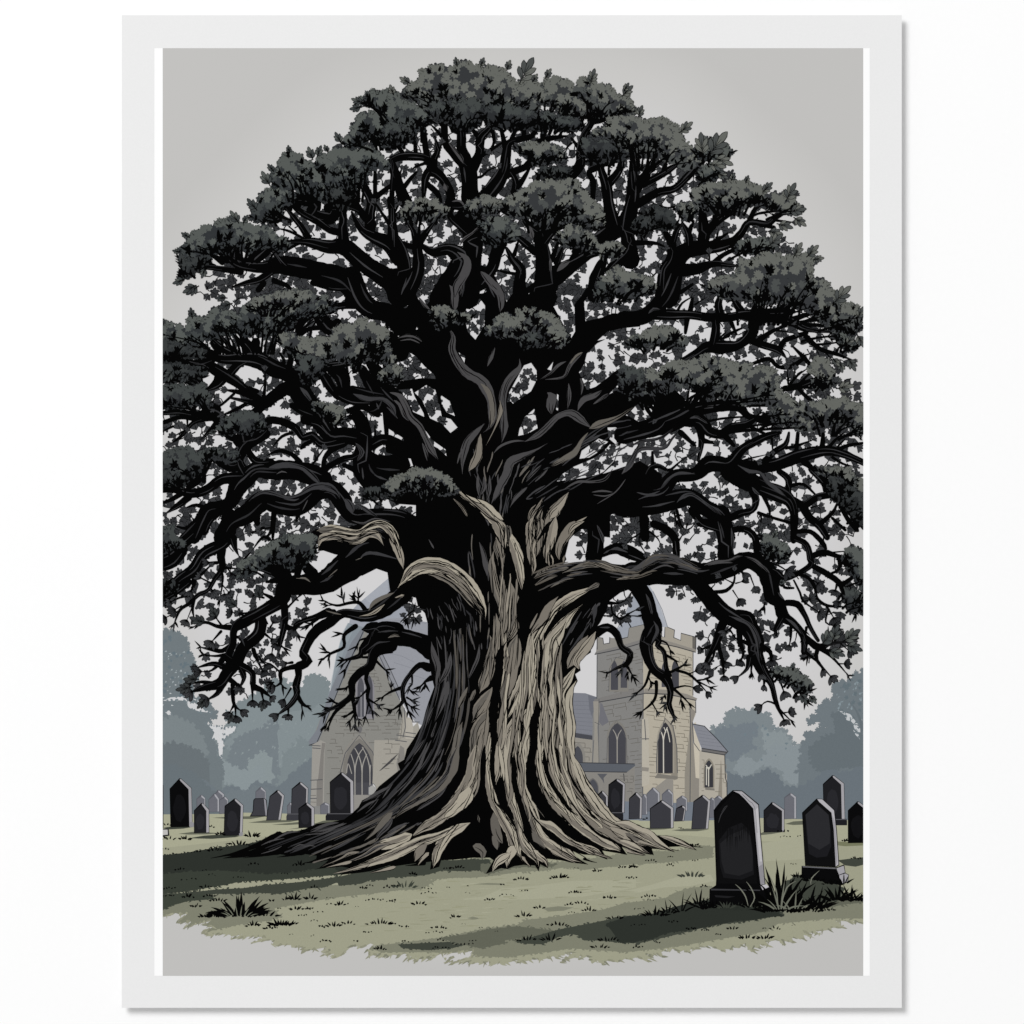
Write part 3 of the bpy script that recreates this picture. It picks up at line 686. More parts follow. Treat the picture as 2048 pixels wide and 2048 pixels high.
GR.poly(P('a4', '308,560 325,552 342,562 340,592 310,596'), PARTS[-2]['id'], '8d8c90')
stone('a4', 'small black gravestone in front of the oak root at left', 1152, 1210, 1248, 1270, 410, 450, 598, 1)
stone('a4', 'short dark grey gravestone right of the tall black one', 345, 400, 435, 457, 412, 465, 638, 1)
stone('a4', 'dark gravestone with a lit right edge, nearest at left', 582, 655, 702, 722, 378, 430, 658, 1, -8)
GR.poly(P('a4', '690,645 712,628 722,640 716,662 692,664'), PARTS[-2]['id'], '8d8c90')
stone('a4', 'black gravestone on a plinth before the chapel window', 1394, 1480, 1548, 1572, 175, 245, 488, 1, 2, (1358, 1592, 486, 542))
d = part('gravestone', label='white corner of a stone cut off by the left edge of the picture')
GR.poly(P('a4', '80,606 146,606 152,660 80,672'), d['id'], '2a2a2c'); GR.poly(P('a4', '80,613 138,614 140,652 80,658'), d['id'], 'bfbdba')
d = part('gravestone', label='sliver of a dark stone at the left edge of the picture'); GR.poly(P('a4', '80,262 106,270 106,600 80,600'), d['id'], '3a3a3e')
# right side
stone('c4', 'hazy gravestone close behind the leftmost dark stone right of the trunk', 125, 145, 160, 170, 342, 370, 497, 3)
stone('c4', 'grey gravestone under the tall tower window, left of two', 170, 215, 252, 266, 292, 335, 470, 3)
stone('c4', 'grey gravestone under the tall tower window, right of two', 288, 330, 362, 370, 305, 340, 430, 3)
stone('c4', 'small hazy gravestone at the foot of the tower', 400, 438, 468, 478, 355, 380, 470, 3)
stone('c4', 'hazy gravestone under the vestry beside the big black stone', 690, 718, 742, 750, 355, 375, 450, 3)
stone('c4', 'hazy gravestone squeezed left of the vestry stone', 650, 668, 684, 690, 370, 385, 520, 3)
stone('b4', 'dark gravestone nearest the roots on the right', 1590, 1637, 1668, 1682, 318, 360, 470, 2)
stone('b4', 'tall dark gravestone on a plinth beside the trunk', 1692, 1750, 1798, 1815, 225, 265, 485, 1, -6, (1674, 1802, 478, 540))
stone('c4', 'grey pointed gravestone right of the tall plinth stone', 35, 82, 115, 130, 330, 372, 530, 2, -4)
stone('c4', 'small leaning grey gravestone in front of the church tower', 398, 440, 458, 468, 430, 448, 548, 2, -16)
stone('c4', 'wide low grey gravestone in front of the church tower', 195, 280, 352, 372, 390, 450, 602, 2)
stone('c4', 'leaning dark gravestone in front of the vestry', 532, 597, 640, 658, 350, 395, 608, 2, -18)
stone('c4', 'hazy slim gravestone far back at right', 1233, 1275, 1305, 1320, 335, 365, 530, 3)
stone('c4', 'dark squat gravestone between the two big black ones', 1073, 1135, 1210, 1228, 405, 465, 632, 1)
stone('c4', 'tall dark gravestone on a plinth far back at right', 1531, 1602, 1666, 1690, 198, 262, 534, 1, 6, (1600, 1714, 530, 580))
stone('c4', 'black gravestone cut off by the right edge of the picture', 1724, 1795, 1866, 1890, 400, 465, 715, 0)
# second large stone
d = part('gravestone', label='large black gravestone on a stepped plinth at lower right'); i = d['id']
GR.poly(P('c4', '1366,482 1478,374 1522,376 1618,462 1636,620 1654,888 1626,905 1390,893'), i, '0a0a0b')
GR.poly(P('c4', '1372,484 1482,385 1592,485 1612,620 1622,895 1394,888'), i, '101011')
GR.poly(P('c4', '1392,500 1482,415 1575,500 1588,640 1592,740 1560,820 1480,830 1420,800 1400,640'), i, '1d1d20')
GR.poly(P('c4', '1394,498 1483,420 1570,500 1585,620 1580,720 1500,770 1415,720'), i, '2b2b2e')
ed = part('stone_edge', d)['id']
GR.poly(P('c4', '1484,378 1522,380 1613,465 1630,620 1648,884 1626,898 1612,620 1594,482 1500,400'), ed, 'b3b1b5')
GR.poly(P('c4', '1600,500 1622,560 1640,860 1626,898 1614,640'), ed, '9a989d')
pl = part('plinth', d)['id']
GR.poly(P('c4', '1363,893 1628,906 1692,882 1702,948 1728,962 1722,1018 1660,1044 1560,1020 1362,985'), pl, '0a0a0b')
GR.poly(P('c4', '1632,912 1688,892 1698,944 1652,962'), pl, 'a3a1a5'); GR.poly(P('c4', '1654,966 1700,952 1724,964 1717,1014 1662,1038'), pl, 'a3a1a5')
GR.poly(P('c4', '1370,896 1625,908 1630,918 1372,904'), pl, '66666a')
# the big stone in front
d = part('gravestone', label='largest black gravestone, tilted and nearest, with a pale chipped right edge'); i = d['id']
GR.poly(P('c4', '684,462 740,390 832,308 905,312 1034,418 1048,640 1084,1040 1040,1056 700,1050 703,1000'), i, '0a0a0b')
GR.poly(P('c4', '700,480 840,330 940,400 980,470 1000,720 1020,1030 716,1030'), i, '0e0e0f')
GR.poly(P('c4', '722,700 800,600 900,560 960,620 985,760 995,960 900,1000 760,985 735,900'), i, '18181a')
GR.poly(P('c4', '735,720 820,650 920,610 965,660 985,800 985,930 880,970 770,950 745,860'), i, '232325')
for k in range(26):
    x = 735 + R.random() * 240; y = 560 + R.random() * 120
    GR.poly(P('c4', '%g,%g %g,%g %g,%g' % (x, y, x + 7, y + 2, x + 6, y + R.uniform(60, 160))), i, '111112')
GR.stroke(P3('c4', '722,560,3 740,500,7 790,430,3'), i, '3a3a3c'); GR.stroke(P3('c4', '745,480,3 770,440,5 790,425,2'), i, '3a3a3c')
ed = part('stone_edge', d, 'pale chipped edge')['id']
GR.poly(P('c4', '834,314 902,318 1028,424 1042,640 1078,1034 1046,1040 1030,900 1012,700 990,450 920,372 880,335'), ed, 'a6a4a8')
GR.poly(P('c4', '1000,470 1026,440 1040,640 1058,860 1040,860 1018,640'), ed, 'bdbbbe')
GR.poly(P('c4', '1030,900 1062,880 1078,1030 1046,1038'), ed, '8e8c91')
GR.stroke(P3('c4', '905,340,4 960,395,4 1000,440,3 1020,640,3'), ed, '5c5b5f')
pl = part('plinth', d)['id']
GR.poly(P('c4', '652,1075 702,1042 1040,1050 1110,1048 1120,1070 1120,1200 650,1200'), pl, '0a0a0b')
GR.poly(P('c4', '1046,1046 1092,1034 1112,1056 1062,1080'), pl, 'bcbabe')
GR.poly(P('c4', '665,1070 1040,1078 1045,1086 663,1082'), pl, '3b3b3e'); GR.poly(P('c4', '690,1120 850,1130 790,1142 700,1135'), pl, '202022')

# ------------------------------------------------------------------ grass
def tuft(t, x, y, wd, ht, n, mat=BLACK, spread=1.0, S=None, label=None, parent=None, thick=11):
    S = S or GR
    d = part('grass_tuft', parent, label)
    (cx, cy), = P(t, '%g,%g' % (x, y))
    for k in range(n):
        f = (k + .5) / n * 2 - 1 + R.uniform(-.12, .12)
        a = -math.pi / 2 + f * 1.15 * spread
        L = ht * K * R.uniform(.55, 1.05) * (1 - .35 * abs(f))
        S.poly(blade(cx + f * wd * K * .5, cy + R.uniform(-2, 1), L, R.uniform(.7, 1.3) * thick * K, a, f * L * .35), d['id'], mat)
    return d
def row(t, s, mat=BLACK, S=None):
    for q in s.split(';'):
        x, y, wd, ht, n = [float(v) for v in q.split(',')]
        tuft(t, x, y, wd, ht, int(n), mat, S=S)
row('a4', '690,733,150,50,9;500,778,90,50,6;790,668,90,60,8;545,655,50,36,5;275,690,80,36,6;480,595,30,25,3;150,690,100,36,6;130,578,60,30,4;355,790,80,22,4;120,770,50,22,3;190,802,40,14,2')
row('a4', '430,1062,100,26,5;295,1135,80,40,6;460,1128,80,30,5;530,1165,120,40,7;350,1212,70,40,5;800,885,80,20,4;1160,885,50,40,4;1150,890,90,16,4;230,925,70,22,4;1040,955,60,12,3;480,965,70,10,3;300,1000,160,14,4;150,1070,100,20,5;150,1130,90,16,5;690,985,100,12,4;420,930,50,10,2')
row('a4', '1120,1155,60,70,6;1240,1150,70,55,5;1050,1158,40,40,3;940,1170,30,40,2;1130,1235,90,40,6;1230,1228,50,30,4;1470,1198,60,40,5;1400,1193,70,14,3;1180,1278,70,18,4;1300,1250,100,12,3;1000,1230,30,16,2;800,1358,90,50,7;1420,1362,90,50,6;1530,1345,100,36,5;1780,1345,190,50,11;1330,1368,40,28,3;1360,1480,90,24,6;1680,1408,70,22,4;1780,1540,80,40,6;1270,1318,60,14,3;1740,1160,150,20,7;1860,1172,70,20,4;1650,1070,50,36,4;1700,1050,50,14,3;1830,1060,50,24,3;1900,1055,40,50,4;1270,1065,50,30,3;1390,1145,60,12,3;1520,1195,40,18,2;1600,1210,40,6,2;1090,1428,40,8,2;1255,1435,30,12,2;1590,1480,40,20,2')
row('b4', '115,1060,180,70,10', '3a3f37')
row('b4', '180,965,50,28,4;520,915,90,36,6;440,915,50,18,3;1010,1000,110,36,7;1310,990,130,50,9;1600,940,50,40,4;1790,912,50,26,4;1880,905,50,26,4;1860,990,90,16,4;1430,1105,90,26,6;1690,1145,90,36,6;770,1162,70,26,5;220,1195,110,36,6;20,1168,50,22,3;500,1295,70,36,5;1030,1285,100,50,6;1160,1225,80,34,5;1380,1200,60,30,4;1480,1190,100,36,5;1540,1240,100,44,6;1740,1305,120,44,6;1300,1355,170,36,9;380,1380,110,36,6;370,1408,80,14,4;290,1410,30,14,2;390,1470,50,24,3;120,1480,60,14,3;1060,1470,140,50,8;1240,1470,120,80,8;1680,1470,160,40,8;1620,1530,130,40,7;110,1365,90,24,4;20,1340,50,24,3;280,1070,90,12,4;300,1105,120,14,5;870,1122,70,12,3;945,1125,30,12,2;1040,1085,60,16,3;430,830,10,10,2;390,1530,150,22,6;560,1500,190,18,6;640,1478,60,12,3;1400,1258,60,10,3;600,1105,60,6,2;1440,915,50,8,2;570,1340,40,5,2;700,1375,30,10,2;820,1405,30,8,2;450,1065,30,10,2;600,1050,20,12,1;870,1040,30,22,2;1900,1525,40,24,3')
row('c4', '530,738,90,26,6;200,860,80,22,5;60,905,50,34,5;350,892,50,22,4;540,856,50,14,3;350,832,50,12,3;60,990,70,16,4;1240,672,90,12,4;1345,668,30,14,2;1300,885,60,10,3;1780,840,70,26,5;1700,705,40,26,4;610,1055,50,22,4;180,1135,110,26,6;200,1163,60,10,3;830,1385,70,34,4;1160,1380,70,34,4;940,1455,120,50,7;1080,1458,110,50,7;510,1385,70,22,5;620,1395,60,16,4;720,1425,40,16,3;130,1350,60,10,3;370,1330,80,20,4;60,1355,40,12,2;100,1525,70,22,4;255,1495,20,30,2;110,1225,80,10,4;1075,1380,30,10,2;1300,1355,50,6,2;155,535,30,18,3;430,605,40,14,3;1220,632,80,26,4')
row('c4', '515,978,170,66,12', '3b3f38')
# the long grass round the two big stones
tuft('c4', 230, 1280, 170, 80, 12, S=GR); tuft('c4', 330, 1255, 90, 110, 6); tuft('c4', 435, 1250, 70, 190, 5); tuft('c4', 570, 1195, 110, 130, 8, label=None); tuft('c4', 620, 1215, 120, 90, 12)
tuft('c4', 700, 1225, 220, 70, 16); tuft('c4', 860, 1235, 200, 70, 14, '2c302b'); tuft('c4', 980, 1215, 120, 120, 9); tuft('c4', 780, 1220, 90, 80, 8, '3a3e37')
tuft('c4', 1185, 1235, 150, 430, 11, spread=.5, label='tall dark tuft of long grass beside the largest gravestone', thick=30)
tuft('c4', 1210, 1235, 90, 400, 6, spread=.3, thick=26)
tuft('c4', 1190, 1250, 220, 200, 16, thick=18); tuft('c4', 1290, 1235, 240, 260, 14, thick=20); tuft('c4', 1400, 1230, 250, 200, 14, thick=17); tuft('c4', 1480, 1215, 180, 170, 10, thick=15)
tuft('c4', 1200, 1230, 120, 230, 6, '6c6f63', thick=10); tuft('c4', 1310, 1230, 150, 150, 5, '6c6f63', thick=9)
tuft('c4', 1640, 1165, 130, 190, 10, thick=17); tuft('c4', 1740, 1160, 110, 180, 9, thick=16); tuft('c4', 1800, 1165, 120, 110, 8, thick=13)
tuft('c4', 1330, 985, 60, 60, 6); tuft('c4', 1690, 1030, 70, 110, 5); tuft('c4', 1450, 1010, 160, 50, 14); tuft('c4', 1600, 1035, 130, 50, 12)
tuft('c4', 1400, 1250, 260, 44, 16); tuft('c4', 1560, 1240, 120, 30, 9)
for q in ('950,1200,4 930,1130,9 890,1070,8 850,1035,2', '965,1210,4 1000,1140,9 970,1060,8 935,1015,2', '1435,1040,3 1440,990,9 1500,930,2', '1180,1190,4 1165,1080,10 1110,960,2', '1210,1180,4 1250,1060,9 1320,1010,2'):
    GR.stroke(P3('c4', q), part('grass_blade', label='pale arching blade of grass in front of the black plinth' if 'c4' and q.startswith('9') else None)['id'], '77796d')
# the big tuft at lower left
d = tuft('a4', 700, 1275, 300, 190, 26, label='big spiky dark tuft of grass at lower left', thick=22)
tuft('a4', 640, 1285, 360, 90, 26, parent=d, thick=15); tuft('a4', 880, 1278, 180, 70, 10, parent=d); tuft('a4', 470, 1290, 200, 50, 10, parent=d)
tuft('a4', 690, 1280, 200, 110, 8, '6f7263', parent=d, thick=8)
tuft('a4', 1010, 1358, 150, 80, 12, thick=15); tuft('a4', 1080, 1350, 120, 40, 7); tuft('a4', 930, 1380, 120, 24, 7)
# ------------------------------------------------------------------ the oak
OAK = part('oak_tree', label='huge old oak with a twisted buttressed trunk, spreading roots and a dark crown')
O = OAK['id']
# --- leaves seen behind the branches
def sprig(S, x, y, r, a, pid, mat='353638', n=4, fan=2.2, out=0.9):
    """a tight spray of lobed oak leaves with one ink outline"""
    o = spray(x, y, r, a, n, fan)
    S.poly(grown(o, x, y, out), pid, BLACK); S.poly(o, pid, mat)
    if r > 8: S.poly(blade(x, y, r * .7, 1.1, a + R.uniform(-.3, .3)), pid, BLACK)
BK = part('leaf_sprigs', OAK, 'loose dark grey leaf sprigs showing between the branches', 'stuff')['id']
# --- trunk with its roots
TR = part('trunk', OAK, 'broad black trunk with tan buttress ridges and gripping roots')['id']
MASS = ('-30,250 60,235 130,215 195,95 230,75 400,20 560,20 620,90 700,110 830,60 960,70 1080,60 1200,20 1315,20 1250,180 1390,440 1430,400 1425,190 1480,120 1570,-20 1620,-20 1500,170 1510,320 1640,290 1720,258 1932,265 1932,380 1820,400 1700,440 1600,490 1520,570 1500,650 1460,715 1520,850 '
        '1590,825 1700,740 1760,690 1880,670 1960,740 1990,900 1900,970 1830,1045 1932,1100 1932,1190 1830,1205 1780,1270 1730,1420 1640,1500 1932,1400 2100,1500 2100,1780 1932,1770 1790,1780 1640,1840 1620,1990 '
        '270,1990 250,1890 235,1800 200,1740 60,1730 -30,1690 -60,1500 60,1420 180,1450 120,1380 -30,1330 -60,1000 -30,900 60,835 -30,800 -60,640')
BR.poly(P('b2', MASS), TR, BLACK)
HOLES = ['195,100 240,20 320,0 346,60 342,130 285,190 220,150', '622,95 700,150 735,200 730,350 660,462 600,400 580,300 592,200', '820,-10 962,0 980,60 900,170 885,130 860,40', '1010,135 1060,75 1085,100 1000,162',
         '530,560 582,590 575,642', '1035,660 1090,640 1132,700 1135,770 1090,860 950,957 935,938 903,945 920,870', '1115,995 1141,1145 1060,1190 990,1205 1000,1150 1040,1060', '1290,880 1302,890 1298,1010 1283,1002',
         '-10,325 60,300 130,270 180,310 217,382 120,400 65,440 20,400 -10,390', '60,565 120,540 200,590 270,670 340,730 357,765 250,758 160,772 -10,790 -10,640', '58,850 170,840 190,900 260,1030 265,1058 180,1020 130,920',
         '190,870 280,812 350,850 385,970 400,1055 470,1075 522,1140 468,1182 400,1110 310,1070 250,930', '390,888 460,935 502,1052 440,1025 400,960', '-10,1150 100,1220 117,1260 108,1315 60,1250 -10,1200',
         '272,1160 330,1240 430,1310 437,1362 370,1300 310,1270', '120,1375 160,1380 182,1447 130,1420', '1240,190 1300,130 1420,150 1428,300 1430,400 1400,450 1370,330 1300,240', '1500,200 1560,160 1640,170 1665,250 1550,312 1510,270',
         '1720,252 1790,165 1880,150 1945,160 1945,240 1800,255', '1300,45 1400,30 1545,10 1540,60 1400,60 1300,120', '1215,690 1262,630 1245,700', '1465,718 1530,665 1652,680 1640,730 1530,852 1500,760', '1665,560 1720,520 1745,600 1690,640',
         '1600,470 1680,400 1800,372 1932,360 1890,430 1750,442', '1690,885 1765,805 1760,850', '1820,1045 1900,985 1960,960 1960,1080 1860,1060', '1288,1557 1330,1500 1420,1442 1570,1380 1640,1335 1700,1268 1775,1275 1730,1400 1640,1492 1530,1525 1400,1542',
         '1463,1382 1480,1320 1612,1225 1685,1250 1600,1335 1540,1372', '1680,1140 1740,1138 1848,1192 1790,1250 1740,1268 1690,1225']
HOLES3 = ['1370,235 1400,130 1480,70 1530,72 1550,180 1500,300 1400,312 1365,280', '1347,892 1370,830 1398,765 1412,832 1380,872']
TRUNK = P('b2', '200,1700 1700,1800 1700,1990') + P('b3', '1400,90 1360,250 1320,420 1500,560 1620,560 1620,690 1600,790 1590,860 1600,910 1550,985 1552,1022 1490,1062 1462,1100 1472,1162 1430,1190 1450,1242 1402,1330 1412,1500 1428,1650 1415,1777 1425,1900') + P('b4', '1440,100 1500,220 1580,345 1632,430 1690,490 1780,535') + \
    P('c4', '20,558 100,600 180,660 270,658 360,678 460,708 555,772 440,742 300,748 383,786 240,752 200,740 222,812 170,790 80,755') + P('b4', '1900,780 1790,745 1832,808 1760,795 1640,775 1680,845 1600,815 1530,800 1410,775 1440,830 1532,882 1400,868 1320,850 1190,835 1222,912 1160,880 1148,936 1120,890 1030,885 960,895 905,918 860,910 740,955 800,850 770,830 640,830 500,845 395,850 380,900 310,922 320,860 180,875 0,900') + \
    P('a4', '1860,885 1700,935 1640,944 1475,962 1540,910 1440,890 1310,912 1380,850 1280,862 1290,815 1160,795 1080,815 960,795 900,800 860,822 760,822 560,835 700,800 820,760 830,735 900,720 980,668 1060,625 1140,624 1200,608 1290,568 1400,555 1500,535 1560,490 1612,440 1640,388 1720,345 1770,280 1850,215 1932,150') + \
    P('b3', '60,1880 110,1850 130,1770 190,1680 250,1580 275,1480 300,1400 342,1290 320,1200 300,1060 292,930 292,800 270,720 215,660 200,600 60,560 20,300 200,100')
BR.poly(TRUNK, TR, BLACK)
BR.poly(P('b3', '-100,150 0,10 100,20 240,40 330,110 330,700 200,600 60,570 0,545 -20,400 -60,360 -120,300'), TR, BLACK)
BR.poly(P('a3', '1310,100 1700,100 1900,300 1880,420 1820,400 1750,375 1640,430 1560,400 1500,275 1430,265 1340,235 1300,240'), TR, BLACK)
BR.poly(P('b3', '1450,560 1910,430 1910,585 1840,538 1780,560 1700,620 1640,690 1605,800 1560,900 1450,900'), TR, BLACK)
BR.stroke(P3('b3', '1050,600,260 1220,500,250 1400,440,220 1560,420,200 1720,430,180 1840,440,180'), TR, BLACK)
for h_ in HOLES: BR.poly(P('b2', h_), TR, None)
for h_ in HOLES3: BR.poly(P('b3', h_), TR, None)

